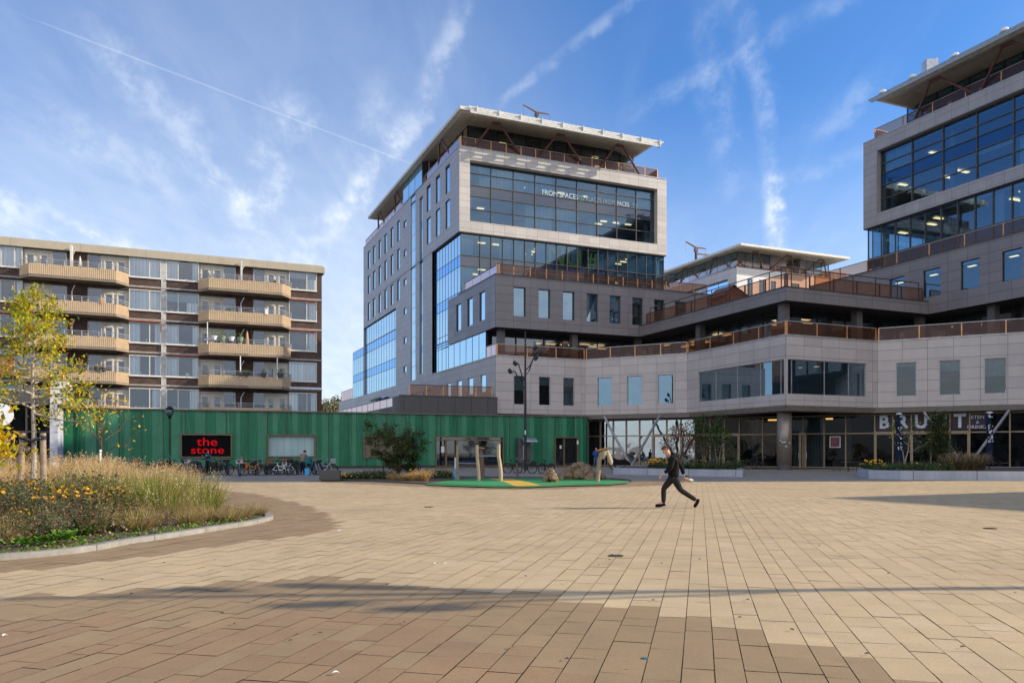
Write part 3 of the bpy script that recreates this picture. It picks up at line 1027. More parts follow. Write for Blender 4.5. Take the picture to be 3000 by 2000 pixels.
def bold_text(name, body, size, mat, parent, fac, s, o, z, d=0.02, **k):
    """heavier strokes: the same letters a hair left, right and above, each a few mm further out"""
    ms = []
    for i, (ds, dz) in enumerate(((-d, -d), (d, -d), (-d, d), (d, d), (0, 0))):
        t = text_mesh(name, body, size, mat, None, face_mat(fac, s + ds, o + .004 * i, z + dz), **k)
        ms.append(t)
    V_, F_ = [], []
    for t in ms:
        b = len(V_)
        V_ += [v.co[:] for v in t.data.vertices]
        F_ += [tuple(b + i for i in p.vertices) for p in t.data.polygons]
        bpy.data.objects.remove(t)
    me = bpy.data.meshes.new(name)
    me.from_pydata(V_, [], F_)
    me.materials.append(mat)
    ob = bpy.data.objects.new(name, me)
    C.objects.link(ob)
    if parent is not None:
        adopt(ob, parent)
    return ob


def face_mat(fac, s, o, z):
    """text standing on a facade: x along, y up"""
    p = fac.pt(s, o, z)
    d = fac.d if fac.d.cross(Vector((0, 0, 1))).dot(fac.n) > 0 else -fac.d
    n = fac.n
    return Matrix(((d.x, 0, n.x, p.x), (d.y, 0, n.y, p.y), (0, 1, 0, p.z), (0, 0, 0, 1)))


bold_text('window_lettering', 'FROM SPACES', 0.86, M['white_letter'], TW, FU, FU.s(1587, -.8), -0.78, 32.84, .018, extr=.001, sx=.93)
text_mesh('window_lettering', 'TO PLACES FROM S', 0.78, M['ghost_letter'], TW, face_mat(FU, FU.s(1692, -.8), -0.78, 32.84), 0.004, 0.0, 0.86)
bold_text('window_lettering', 'PACES', 0.74, M['white_letter'], TW, FU, FU.s(1806, -.8), -0.78, 32.84, .010, extr=.001, sx=.88)
text_mesh('window_lettering', 'TO', 0.70, M['ghost_letter'], TW, face_mat(FU, FU.s(1851, -.8), -0.78, 32.84), 0.004, 0.0, 0.84)
bold_text('window_lettering', 'NU', 3.6, M['yellow_letter'], TW, FU, FU.s(1604, -.45), -0.55, 24.4, .05, extr=.001, sx=.9)
bold_text('window_lettering', '#', 3.0, M['yellow_letter'], TW, FU, FU.s(1722, -.45), -0.55, 24.4, .05, extr=.001, sx=.8)
roof_crane((*off(T1, 12.2, 5), ZR + 3.7), math.atan2(U.y, U.x), 'window-cleaning crane with two drooping arms on the roof of the framed tower', 3.0).scale = (.62, .62, .62)

# ================================================================ lower stepped building (podium) joining the towers
PD = empty('podium_building', (12, 82, 0), 0, 'long stepped building with pale and dark cladding bands and copper glass terraces, joining the towers', 'office building')
W1 = off(C3, 10.4, 0)
W2 = off(C1, 0, 13.9)
W4 = off(C1, 10.5, 0)
dW = Vector((42.5 - W4[0], 65.4 - W4[1], 0)).normalized()
W5 = (W4[0] + dW.x * 26, W4[1] + dW.y * 26)


def seg_fac(a, b):
    d = Vector((b[0] - a[0], b[1] - a[1], 0)).normalized()
    return Fac(a, d, Vector((d.y, -d.x, 0))), math.hypot(b[0] - a[0], b[1] - a[1])


FA, LA = seg_fac(C3, W1)
FBd, LB = seg_fac(W1, W2)
FCv, LC = seg_fac(W2, C1)
FDu, LD = seg_fac(C1, W4)
FEd, LE = seg_fac(W4, W5)
FSd = Fac(C3, V, NV)           # long left side, running back
segs = [(FA, LA), (FBd, LB), (FCv, LC), (FDu, LD), (FEd, LE)]
whole = {id(FA): [], id(FBd): [], id(FCv): [], id(FDu): [], id(FEd): []}
ww = []
for F, rects in ((FA, [(1506, 1538), (1579.5, 1612.7), (1650.5, 1683)]), (FBd, [(1750.4, 1792), (1836.7, 1880), (1927, 1972.4)]),
                 (FEd, [(2625, 2684.5), (2751.7, 2814), (2883.5, 2949)])):
    for a, b in rects:
        h = (F.s(a), F.s(b), 6.45, 9.45)
        whole[id(F)].append(h)
        ww.append((F, h, a))
cw1 = (FCv.s(2045.5), LC, 6.45, 9.4)
cw2 = (0, FDu.s(2538), 6.45, 9.4)
whole[id(FCv)].append(cw1)
whole[id(FDu)].append(cw2)
wl_ = MB()
for F, Ls in segs:
    F.wall(wl_, 0, Ls, ZB, ZC, whole[id(F)], 0, 0.22)
wl_.build('pale_band', M['clad_light'], PD)
wl2 = MB()
# left side band, with small windows near the corner
hs_side = [(FSd.s(1443), FSd.s(1461 - 16), 7.6, 9.6)]
hs_side = [(FL.s(a) - 0, FL.s(b), 7.9, 9.75) for a, b in ((1407, 1423.5), (1370, 1386), (1338, 1353), (1308, 1321))]
sFL0 = -11.1
FL.wall(wl2, sFL0 + 0.0, 71.5, 4.0, ZC, hs_side, 0.0, 0.2)
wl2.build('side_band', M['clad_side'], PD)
for a, b, c, d in hs_side:
    window(PD, FL, a, b, c, d, -0.12, M['glass_side'], fm=M['coping'])
for F, h, a in ww:
    lit = F is FA or F is FEd
    window(PD, F, h[0], h[1], h[2], h[3], -0.18, M['glass_shade'] if lit else M['glass_win'], fm=M['coping'], fw=0.06, blind=rg.choice((0.12, 0.5, 0.85, 0.3)))
# corner window
glazing(PD, FCv, cw1[0], cw1[1] - 0.17, 6.45, 9.4, [LC - 0.17 - 3.1 * k for k in (1, 2, 3)] + [LC - 0.75], [], -0.17, M['glass_win'], M['coping'], mw=0.05, md=0.05, name='corner_window')
glazing(PD, FDu, 0.17, cw2[1], 6.45, 9.4, [0.75, 4.4, 7.2], [], -0.17, M['glass_win'], M['coping'], mw=0.05, md=0.05, name='corner_window')
rooms(PD, FDu, 0.4, cw2[1] - 0.1, [(6.3, 9.6)], -0.3, 5, lights=1, curtain=0.0, dark=True)
rooms(PD, FCv, cw1[0] + 0.1, cw1[1] - 0.5, [(6.3, 9.6)], -0.3, 5, lights=1, curtain=0.0, dark=True)
cp = MB()
for F, Ls in segs:
    F.box(cp, -0.03, Ls + 0.03, -0.3, 0.06, ZC, ZC + 0.12)
FL.box(cp, sFL0, gl_f + 0.1, -0.3, 0.06, ZC, ZC + 0.11)
cp.build('coping', M['coping'], PD)
cp = MB()
FL.box(cp, gl_r[1], 71.5, -0.3, 0.06, ZC, ZC + 0.11)
cp.build('coping', M['coping'], PD)
# slabs: terrace floor and soffit over the ground floor
back = [(80, 95), (60, 120), off(T1, 10, 60), off(T1, 0.05, 71.5)]
outl = [C3, W1, W2, C1, W4, W5] + back
sb = MB()
ins = [off(C3, 0.1, 0.35), off(W1, -0.1, 0.3), (W2[0] + 0.15, W2[1] + 0.3), off(C1, 0.3, 0.3), (W4[0], W4[1] + 0.35), (W5[0], W5[1] + 0.3)] + back
sb.prism(ins, 10.2, 10.35, 0, side=False)
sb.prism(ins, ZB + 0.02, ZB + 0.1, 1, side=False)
sb.build('floor_slabs', [M['concrete'], M['soffit_dark']], PD)
# canopy fascia below the pale band
fs = MB()
for F, Ls, a0, a1, ex in ((FA, LA, FA.s(1587), LA + 0.15, 0.9), (FBd, LB, 0.0, LB + 0.5, 0.75), (FCv, LC, -0.3, LC, 0.18), (FDu, LD, 0, LD + 0.2, 0.2), (FEd, LE, -0.3, LE, 0.6)):
    F.box(fs, a0, a1, -0.6, ex, 5.02, 5.24)
    F.box(fs, a0, a1, -1.0, ex * 0.55, 5.24, 5.5)
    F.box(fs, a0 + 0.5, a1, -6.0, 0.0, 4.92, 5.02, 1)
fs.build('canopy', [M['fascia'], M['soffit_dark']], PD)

# ---- second floor: recessed glass, columns, soffit, dark band above
dark_path = [C3, C2, C1, C0, off(C0, 0, -33)]
RC = 3.0
p2 = [off(C3, 0.25, RC), off(C2, RC * 1.0, RC), off(C1, RC, RC), off(C0, RC, RC), off(C0, RC, -33)]
f2 = []
for a, b in zip(p2[:-1], p2[1:]):
    F, Ls = seg_fac(a, b)
    f2.append((F, Ls))
    n = int(Ls / 2.9)
    glazing(PD, F, 0, Ls, 10.35, ZD0, [Ls * k / n for k in range(1, n)], [], 0, M['glass_flat'], M['mullion_dark'], mw=0.12, md=0.1, name='recessed_glazing')
    rooms(PD, F, 0.1, Ls - 0.1, [(10.35, ZD0)], -0.05, 7, lights=int(Ls / 2.3), curtain=0.0, blinds=0.3, module=2.9, dark=False, lsize=(1.2, 0.45), ldrop=0.5)
cols = []
for F, o_, pxs in ((Fac(C3, U, NU), -1.2, [1467, 1680, 1868]), (Fac(C1, V, NV), -1.2, [2052]), (Fac(C1, U, NU), -1.2, [2296, 2510, 2695])):
    for px in pxs:
        s = F.s(px, o_)
        c = MB()
        F.box(c, s - 0.34, s + 0.34, o_ - 0.34, o_ + 0.34, 10.35, ZD0)
        c.build('column', M['column_grey'], PD)
Fr0 = Fac(C0, -V, NV)
for s in (5.5, 14.0, 22.5):
    c = MB(); Fr0.box(c, s - .34, s + .34, -1.54, -0.86, 10.35, ZD0); c.build('column', M['column_grey'], PD)
# ground to terrace: copper rail on the pale band edge
for F, Ls, pm in ((FA, LA, None), (FBd, LB, None), (FCv, LC, None), (FDu, LD, None), (FEd, LE, None)):
    railing(PD, F, 0.1 if F is not FA else 0.25, Ls - 0.05, ZC + 0.1, 1.15, -0.12, 3.1, top=M['coping'])
# dark band walls
FDl = Fac(C3, U, NU)
dk = MB()
dl_w = [(1504.8, 1540.6), (1578, 1612.5), (1649.5, 1683.7), (1719, 1752), (1786, 1818.6), (1852.5, 1883.4), (1916.4, 1946.4), (1978, 2012)]
hd = [(FDl.s(a), FDl.s(b), 15.6, 18.6) for a, b in dl_w]
FDl.wall(dk, 0, 27.5, ZD0, ZD2, hd, 0, 0.3)
FM_, LM_ = seg_fac(C2, C1)
FM_.quad(dk, 0, LM_, ZD0, ZD1, 0)
FN_, LN_ = seg_fac(C1, C0)
FN_.quad(dk, 0, LN_, ZD0, ZD1, 0)
hr = [(Fr0.s(a), Fr0.s(b), 15.9, 18.45) for a, b in ((2605, 2650), (2704, 2756), (2814, 2870), (2935, 2996))]
hr += [(hr[-1][1] + 3.0 + 4.3 * k, hr[-1][1] + 4.7 + 4.3 * k, 15.9, 18.45) for k in range(4)]
Fr0.wall(dk, -14.7, 33, ZD0, ZD2, hr, 0, 0.3)
dk.build('dark_band', M['clad_dark'], PD)
for a, b, c, d in hd:
    window(PD, FDl, a, b, c, d, -0.28, M['glass_win'] if a < FDl.s(1840) else M['glass_shade'], blind=rg.choice((0, 0.2, 0.4)))
for a, b, c, d in hr:
    window(PD, Fr0, a, b, c, d, -0.18, M['glass_office'], blind=0.1)
    r_ = MB(); Fr0.box(r_, a + 0.2, a + 0.9, -0.9, -0.6, d - 0.45, d - 0.4); r_.build('ceiling_light', M['ceil_light'], PD)
# dark side face on the tower's left flank
ds = MB()
hs2 = [(FL.s(a), FL.s(b), 15.55, 18.6) for a, b in ((1404, 1421), (1368.5, 1385), (1336, 1351))]
FL.wall(ds, sFL0, gl_m, ZD0, ZD2, hs2, 0.004, 0.25)
ds.build('dark_side', panels('dark_side_cladding', (0.20, 0.195, 0.22), 1.98, 0.88, hs_=-0.15, jcol=0.4, var=0.06), PD)
for a, b, c, d in hs2:
    window(PD, FL, a, b, c, d, -0.15, M['glass_side'])
n = 8
glazing(PD, FL, sFL0 + 2.9, gl_m, ZC + 0.02, ZD0, [sFL0 + 2.9 + (gl_m - sFL0 - 2.9) * k / 6 for k in range(1, 6)], [], -0.1, M['glass_side'], M['mullion_dark'], mw=0.08, name='side_glazing')
glazing(PD, FL, gl_m, gl_f, ZC + 0.02, 15.0, [gl_m + (gl_f - gl_m) * k / 4 for k in range(1, 4)], [14.6], -0.31, M['glass_side'], M['mullion_dark'], mw=0.07, bands=[(14.6, 15.0)], bm=M['glass_blue'], name='side_glazing')
railing(PD, FL, sFL0 + 0.15, sFL0 + 2.8, ZC + 0.1, 1.15, -0.12, 1.4)
# dark soffits and terrace floors
sf = MB()
dp = [C3, C2, C1, C0, off(C0, 0, -33), off(C0, 26, -33), off(C0, 26, 20), off(C3, 26, 26), off(C3, 0.35, 26)]
sf.prism(dp, ZD0 - 0.06, ZD0 + 0.004, 1, side=False)
tp_ = [off(C2, 0.2, 0.2), off(C1, 0.2, 0.2), off(C0, 0.1, 0.2), off(C0, 0.1, 14.5), off(C3, 27, 26), off(C3, 12, 26)]
sf.prism(tp_, ZD1 - 0.5, ZD1 - 0.42, 0, side=False)
sf.prism([off(C3, 0.1, 0.2), off(C3, 27.3, 0.2), off(C3, 27.3, 12), off(C3, 0.1, 12)], ZD2 - 0.9, ZD2 - 0.85, 0, side=False)
sf.prism([off(C0, 0.2, 14.6), off(C0, 0.2, -32.8), off(C0, 24, -32.8), off(C0, 24, 14.6)], ZD2 - 0.9, ZD2 - 0.85, 0, side=False)
Fend = Fac(off(C0, 0, -33), U, NU)
Fend.quad(sf, 0, 26, ZD0, ZD2, 0, 2)
Fend.quad(sf, 0, 26, 0, ZD0, -0.5, 2)
Fback = Fac(off(C3, 27.5, 0), V, U)
Fback.quad(sf, 0, 12, ZD0, ZD2, 0, 2)
sf.build('dark_slabs', [M['concrete'], M['soffit_dark'], M['clad_dark']], PD)
cp = MB()
FDl.box(cp, -0.05, 27.5, -0.35, 0.05, ZD2, ZD2 + 0.09)
FL.box(cp, sFL0, 0.3, -0.35, 0.05, ZD2, ZD2 + 0.085)
FM_.box(cp, 0, LM_ + 0.05, -0.35, 0.05, ZD1, ZD1 + 0.09)
FN_.box(cp, 0, LN_, -0.35, 0.05, ZD1, ZD1 + 0.085)
Fr0.box(cp, -14.7, 33, -0.35, 0.05, ZD2, ZD2 + 0.09)
cp.build('dark_coping', M['dark_coping'], PD)
railing(PD, FDl, 0.4, 26.8, ZD2 + 0.08, 1.15, -0.55, 1.87, top=M['rail_dark'])
railing(PD, Fac(off(C3, 0.55, 0.4), V, NV), 0.0, 10.4, ZD2 + 0.08, 1.15, 0.0, 2.6, top=M['rail_dark'])
railing(PD, FM_, 1.0, LM_ - 0.2, ZD1 + 0.08, 1.15, -0.3, 2.7, top=M['rail_dark'], pm=M['rail_dark'], high=True)
railing(PD, FN_, 0.2, LN_ - 0.3, ZD1 + 0.08, 1.15, -0.3, 2.7, top=M['rail_dark'], pm=M['rail_dark'], high=True)
railing(PD, Fr0, -14.4, 32, ZD2 + 0.08, 1.15, -0.3, 3.7, top=M['rail_bar'])
railing(PD, FL, gl_r[1], 70.5, ZC + 0.1, 1.9, -0.3, 3.0)

# terrace things
Fcab = Fac(off(C1, 1.5, 20.0), U, NU)
cb = empty('terrace_cabin', (22.9, 80.5, ZD1 - 0.4), 0, 'small dark brown cabin with a pitched roof on the upper terrace', 'cabin')
b = MB()
F = Fac((cb.location.x, cb.location.y), U, NU)
F.box(b, -1.5, 1.4, -2.4, 0, ZD1 - 0.42, ZD1 + 2.0)
b.build('cabin_wall', M['wood_dark'], cb)
b = MB()
for (sa, sb_) in ((-1.8, -0.5), (1.8, -0.5)):
    b.face([F.pt(sa, 0.25, ZD1 + 1.9), F.pt(sb_, 0.25, ZD1 + 3.1), F.pt(sb_, -2.7, ZD1 + 3.1), F.pt(sa, -2.7, ZD1 + 1.9)])
b.face([F.pt(-1.5, 0.01, ZD1 + 2.0), F.pt(1.4, 0.01, ZD1 + 2.0), F.pt(-0.5, 0.01, ZD1 + 3.0)])
b.build('cabin_roof', M['strut'], cb)

# ---- ground floor
GO = (8.6, 85.3)
GD = Vector((0.8688, -0.4952, 0))
FG = Fac(GO, GD, (-0.4952, -0.8688))
gpx = [1759.5, 1797, 1835, 1874, 1914, 1953.5, 1995, 2037, 2081, 2123.5, 2167, 2235]
gpx2 = [2353, 2415, 2478, 2563, 2616, 2670, 2727, 2783, 2841, 2958.5, 3075]
ZT = 3.25
all_s = svals(FG, gpx + gpx2)
glazing(PD, FG, FG.s(1723), FG.s(2037), 0.06, 4.95, [s for s in all_s if s < FG.s(2036)], [ZT], 0, M['glass_mirror'], M['mullion_bronze'], mw=0.11, md=0.14, name='shop_front')
glazing(PD, FG, FG.s(2037), FG.s(3160), 0.06, 4.95, [s for s in all_s if s > FG.s(2038)], [ZT], 0, M['glass_shop'], M['mullion_bronze'], mw=0.11, md=0.14, name='shop_front')
rooms(PD, FG, FG.s(1727), FG.s(3150), [(0.0, 5.3)], -0.2, 9, lights=0, curtain=0.10, module=3.0, dark=True)
for px0, px1, py in ((2250, 2276, 1230), (2374, 2412, 1227), (2415, 2440, 1226.5)):
    b = MB()
    FG.box(b, FG.s(px0, -2), FG.s(px1, -2), -2.1, -2.0, FG.z(px0, py, -2) - 0.07, FG.z(px0, py, -2) + 0.07)
    b.build('strip_light', M['shop_light'], PD)
# thicker frames where the doors are
for grp_, bar in (((1914, 1998, 2121, 2165), (1914, 2167)), ((2345, 2360), (2343, 2362)), ((2565, 2671, 2838), (2565, 2838))):
    df = MB()
    for px in grp_:
        s = FG.s(px)
        FG.box(df, s - 0.11, s + 0.11, 0.02, 0.2, 0.05, ZT)
    FG.box(df, FG.s(bar[0]), FG.s(bar[1]), 0.021, 0.19, ZT - 0.14, ZT + 0.14)
    do_ = df.build('door_frame', M['mullion_bronze'], PD)
    if bar[0] == 2343:
        for px in (2342, 2364):
            dh = MB()
            s = FG.s(px)
            FG.box(dh, s - 0.03, s + 0.03, 0.2, 0.28, 0.9, 1.5)
            dh.build('door_handle', M['steel'], do_)
# big round column at the corner, on a dark foot
pc = off(C1, 0.75, 1.0)
c = MB(); c.lathe((pc[0], pc[1], 0.5), [(0.63, 0), (0.63, 4.5)], 28)
co = c.build('round_column', M['column'], PD, smooth=False)
co.data.polygons.foreach_set('use_smooth', [len(p.vertices) == 4 for p in co.data.polygons])
c = MB(); c.lathe((pc[0], pc[1], 0.0), [(0.6, 0), (0.6, 0.5)], 20); c.build('column_foot', M['bench_stone'], co)
c = MB()
for (a_, z_, w_, h_) in ((-2.0, 2.35, .16, .07), (-1.7, 2.0, .12, .05), (-2.4, 2.5, .10, .06), (-1.2, 2.3, .07, .07)):
    d_ = Vector((math.cos(a_), math.sin(a_), 0)); t_ = Vector((-d_.y, d_.x, 0)); p_ = Vector((pc[0], pc[1], z_)) + d_ * 0.645
    c.face([p_ - t_ * w_, p_ + t_ * w_, p_ + t_ * w_ + Vector((0, 0, h_)), p_ - t_ * w_ + Vector((0, 0, h_))])
c.build('stickers', M['white'], co)
# V-shaped braces
def vbrace(px, py, tops, back=None):
    D = EYE * FPX / (py - HOR)
    base = Vector(((px - 1500) / FPX * D, D, 0.15))
    m = MB()
    for tx in tops:
        F = Fac((base.x, base.y), GD, (-0.4952, -0.8688))
        m.tube([base, F.pt(F.s(tx), 0, 5.0)], 0.12, 10)
    m.lathe((base.x, base.y, 0), [(0.3, 0), (0.3, 0.2), (0.16, 0.45)], 12)
    m.build('brace', M['v_steel'], PD)
vbrace(1849, 1371, (1770, 1934))
vbrace(2832, 1377, (2706, 2957))
# restaurant panels over the doors, with lettering
for k, (a, b_) in enumerate(((2566, 2614), (2619, 2667), (2673, 2724), (2730, 2780), (2786, 2838), (2844, 2900))):
    p = MB(); FG.box(p, FG.s(a), FG.s(b_), 0.03, 0.06, ZT + 0.22, 4.90)
    po = p.build('sign_panel', M['maroon'], PD)
    ch = 'BRUUT'[k] if k < 5 else None
    if ch:
        h_ = (4.90 - ZT - 0.22)
        bold_text('lettering', ch, 1.62, M['sign_letter'], po, FG, (FG.s(a) + FG.s(b_)) / 2, 0.075, ZT + 0.44, .045, extr=.001, sx=.92, align='CENTER')
    else:
        for i, (tx, sz) in enumerate((('ETEN', 0.40), ('&', 0.34), ('DRINKZ', 0.40))):
            text_mesh('lettering', tx, sz, M['sign_letter'], po, face_mat(FG, FG.s(2864), 0.075, 4.40 - 0.42 * i), 0.01, 0.0, 1.05, align='CENTER')
# poster beside the door
p = MB(); FG.box(p, FG.s(2430.5), FG.s(2463), 0.03, 0.07, 1.95, 3.0)
po = tag(p.build('poster', M['white'], None), 'white framed red poster on the glass beside the corner doors', 'poster')
p = MB(); FG.box(p, FG.s(2433.5), FG.s(2460), 0.075, 0.08, 2.02, 2.93)
p.build('print', plain('poster_print', (0.22, 0.06, 0.07), 0.5, var=0.9, scale=3.2), po)

# ================================================================ right tower
RT = empty('office_tower', (R1[0] + 12, R1[1] - 10, 0), 0, 'office tower cut by the right picture edge, white domes on its roof', 'office building')
FR = Fac(R1, -V, NV)
w = MB()
RL = 50.0
ro_ = (FR.s(2569.5), RL - 1.6, 28.3, 35.3)
FR.wall(w, 0, RL, ZF0, ZF1, [ro_], 0, 0.8)
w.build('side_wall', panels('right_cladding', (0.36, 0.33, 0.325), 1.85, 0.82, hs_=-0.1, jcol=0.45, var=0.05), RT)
b = MB()
FRb = Fac(R1, U, -NU)
FRb.quad(b, 0, 28.4, ZF0, ZF1, 0, 0)
FRe = Fac(off(R1, 0, -RL), U, NU)
FRe.quad(b, 0, 28.4, 0, ZF1, 0, 0)
FRs = Fac(off(R1, 28.4, 0), -V, U)
FRs.quad(b, 0, RL, 0, ZF1, 0, 0)
b.prism([R1, off(R1, 28.4, 0), off(R1, 28.4, -RL), off(R1, 0, -RL)], ZF0 - 0.1, ZF0 - 0.002, 1)
b.prism([off(R1, 0.02, -0.02), off(R1, 28.3, -0.02), off(R1, 28.3, -RL + .02), off(R1, 0.02, -RL + .02)], ZF1 - 1, ZF1 - 0.9, 1)
b.prism([off(R1, 11, -9), off(R1, 28.2, -9), off(R1, 28.2, -RL + 1), off(R1, 11, -RL + 1)], 15.6, ZF0 - 0.1, 2, top=False, bot=False)
b.build('core', [M['clad_side'], M['soffit_dark'], M['interior_dark']], RT)
cp = MB(); FR.box(cp, 0, RL, -0.5, 0.05, ZF1, ZF1 + 0.1); cp.build('coping', M['coping'], RT)
g0 = FR.s(2582.6, -.75)
mu = [6.05 - 0.1 + 3.72 * k for k in range(0, 12)]
glazing(RT, FR, ro_[0] + 0.02, ro_[1] - 0.02, 28.32, 35.28, mu, [34.15 - 0.3, 32.75, 31.4, 29.9], -0.7, M['glass_office'], M['mullion'], mw=0.10, md=0.14, bands=[(31.4, 32.75)], bm=M['glass_blue'])
rooms(RT, FR, ro_[0] + 0.1, ro_[1] - 0.1, [(28.32, 32.0), (32.02, 35.3)], -0.8, 7, lights=26, curtain=0.2, blinds=0.2, module=3.72, lsize=(0.4, 1.2))
mu = [2.2 + 1.87 * k for k in range(0, 25)]
glazing(RT, FR, FR.s(2545.5, -.4), RL - 0.3, ZD2 - 0.9, ZF0 - 0.1, [m_ for m_ in mu if m_ < RL - 0.5], [22.4, 23.5], -0.4, M['glass_office'], M['mullion'], mw=0.09, md=0.14, bands=[(22.4, 23.5)], bm=M['glass_blue'])
rooms(RT, FR, 1.2, RL - 0.4, [(ZD2 - 0.9, 22.9), (22.92, ZF0 - 0.1)], -0.5, 8, lights=40, curtain=0.12, blinds=0.2, module=1.87, lsize=(0.4, 1.2))
Fz = Fac(off(R1, 0.4, -1.0), U, -NU)
glazing(RT, Fz, 0, 20, ZD2 - 0.9, ZF0 - 0.1, [2 * k for k in range(1, 10)], [22.4, 23.5], 0, M['glass_office'], M['mullion'])
slab_roof(RT, off(R1, 0, -RL), -2.04, 26, -3.0, RL - 3.5, 39.75, ZR + 0.05)
# blades along the side edge of this roof
Fq = Fac(off(R1, -2.04, 0), -V, NV)
bl = MB()
for k in range(4):
    Fq.box(bl, 2.7 + 0.30 * k, RL, 0.12 + 0.17 * k, 0.17 + 0.17 * k, ZR - 0.05 - 0.21 * k, ZR + 0.10 - 0.21 * k)
bl.build('sunshade_blades', plain('blade_grey', (0.30, 0.33, 0.35), 0.4), RT)
for s in (4.4, 8.2, 13.0, 18.0, 23.5):
    d_ = MB(); c_ = Fq.pt(s, -0.1, ZR + 0.1)
    d_.lathe((c_.x, c_.y, c_.z), [(0.42, 0.0), (0.42, 0.12), (0.33, 0.32), (0.15, 0.44), (0.02, 0.47)], 14)
    d_.build('roof_dome', M['white'], RT, smooth=True)
d_ = MB(); c_ = Fq.pt(9.2, -1.2, ZR); d_.box(c_.x - .5, c_.x + .5, c_.y - .5, c_.y + .5, ZR, ZR + 1.7); d_.box(c_.x + .55, c_.x + .8, c_.y - .3, c_.y + .3, ZR, ZR + 1.9)
d_.build('roof_vent', M['steel'], RT)
PR = off(R1, 3.0, -3.4)
Fp = Fac(PR, -V, NV)
glazing(RT, Fp, 0, RL - 8, ZF1 - 0.9, ZR, [1.87 * k for k in range(1, 22)], [39.3, 38.4], 0, M['glass_office'], M['mullion_dark'], name='penthouse_glazing')
Fp2 = Fac(PR, U, -NU)
glazing(RT, Fp2, 0, 18, ZF1 - 0.9, ZR, [1.87 * k for k in range(1, 9)], [39.3, 38.4], 0, M['glass_office'], M['mullion_dark'], name='penthouse_glazing')
rooms(RT, Fp, 0.2, RL - 9, [(ZF1 - 0.9, ZR)], -0.1, 7, lights=9, curtain=0.05, module=1.87, lsize=(0.4, 1.2))
for k in range(4):
    c_ = FR.s(2727, 1.6) + 7.6 * k
    strut(RT, (FR.pt(c_ - 3.9, -0.5, ZF1), FR.pt(c_ + 3.6, -0.5, ZF1)), (FR.pt(c_ - 0.55, 1.0, 39.55), FR.pt(c_ + 0.55, 1.0, 39.55)))
railing(RT, FR, 1.3, RL - 0.5, ZF1 + 0.1, 1.15, -0.3, 3.72, top=M['rail_bar'])
railing(RT, Fac(off(R1, 0.3, -1.3), U, -NU), 0, 14, ZF1 + 0.1, 1.15, 0, 3.0)

# ================================================================ rear tower
KT = empty('office_tower', (K1[0] + 10, K1[1] + 15, 0), 0, 'distant office tower behind the terraces with a white sunlit wall and slanted red struts', 'office building')
FKu = Fac(K1, U, NU); FKv = Fac(K1, V, NV)
w = MB()
hk = [(FKu.s(a), FKu.s(b), z0, z0 + 3.2) for a, b in ((2189, 2205), (2224, 2239.5), (2258, 2273), (2320, 2342)) for z0 in (31.6, 27.5, 23.4)]
FKu.wall(w, 0, TL, 0, ZF1, hk, 0, 0.3)
w.build('front_wall', panels('white_cladding', (0.66, 0.63, 0.60), 1.85, 1.0, jcol=0.7, var=0.03), KT)
w = MB()
hk2 = (2.6, 46, 28.3, 35.0)
FKv.wall(w, 0, 50, 0, ZF1, [hk2], 0, 0.8)
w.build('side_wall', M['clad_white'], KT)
glazing(KT, FKv, hk2[0], hk2[1], hk2[2], hk2[3], [6.3 + 3.7 * k for k in range(11)], [32.7, 31.4], -0.7, M['glass_side'], M['mullion_dark'], mw=0.12)
for a, b_, c, d in hk:
    window(KT, FKu, a, b_, c, d, -0.15, M['glass_win'])
b = MB(); b.prism([off(K1, .1, .1), off(K1, TL - .1, .1), off(K1, TL - .1, 49), off(K1, .1, 49)], ZF1 - 0.6, ZF1 - 0.5, 0)
Fac(off(K1, TL, 0), V, U).quad(b, 0, 50, 0, ZF1, 0, 0)
b.build('terrace_floor', M['clad_side'], KT)
slab_roof(KT, K1, -1.8, 25.2, -3.4, 44, 39.75, ZR + 0.1)
PK = off(K1, 1.6, 1.8)
Fk1 = Fac(PK, U, NU); Fk2 = Fac(PK, V, NV)
glazing(KT, Fk1, 0, 8.0, ZF1 - 0.5, ZR, [1.9, 3.8, 5.7], [37.4, 38.6], 0, M['glass_win'], M['mullion_dark'], name='penthouse_glazing')
glazing(KT, Fk1, 17.2, 23.2, ZF1 - 0.5, ZR, [19.2, 21.2], [37.4, 38.6], 0, M['glass_win'], M['mullion_dark'], name='penthouse_glazing')
glazing(KT, Fk2, 0, 40, ZF1 - 0.5, ZR, [2 * k for k in range(1, 20)], [38.6], 0, M['glass_side'], M['mullion_dark'], name='penthouse_glazing')
b = MB()
Fk1.box(b, 8.0, 11.0, -4, -0.1, ZF1 - .5, ZR)
Fk1.box(b, 15.8, 17.2, -4, -0.1, ZF1 - .5, ZR)
Fk1.box(b, 10.9, 15.9, -3.9, -3.5, ZF1 - .5, ZR - 1.6, 1)
Fk1.box(b, 10.9, 14.6, -1.0, -0.4, ZF1 - .5, ZF1 + 1.5, 0)
b.build('plant_room', [M['clad_side'], M['interior_dark']], KT)
for k in range(3):
    c_ = FKu.s((2216, 2312, 2408)[k], 1.5)
    strut(KT, (FKu.pt(c_ - 3.6, -0.5, ZF1), FKu.pt(c_ + 3.3, -0.5, ZF1)), (FKu.pt(c_ - 0.6, 1.4, 39.6), FKu.pt(c_ + 0.6, 1.4, 39.6)))
for k in range(4):
    c_ = 5.4 + 10.0 * k
    strut(KT, (FKv.pt(c_ - 3.6, -0.5, ZF1), FKv.pt(c_ + 3.6, -0.5, ZF1)), (FKv.pt(c_ - 0.6, 0.8, 39.6), FKv.pt(c_ + 0.6, 0.8, 39.6)))
railing(KT, FKu, 0.2, TL - 0.3, ZF1 + 0.05, 1.25, -0.2, 3.0)
railing(KT, FKv, 0.2, 48, ZF1 + 0.05, 1.25, -0.2, 3.0)
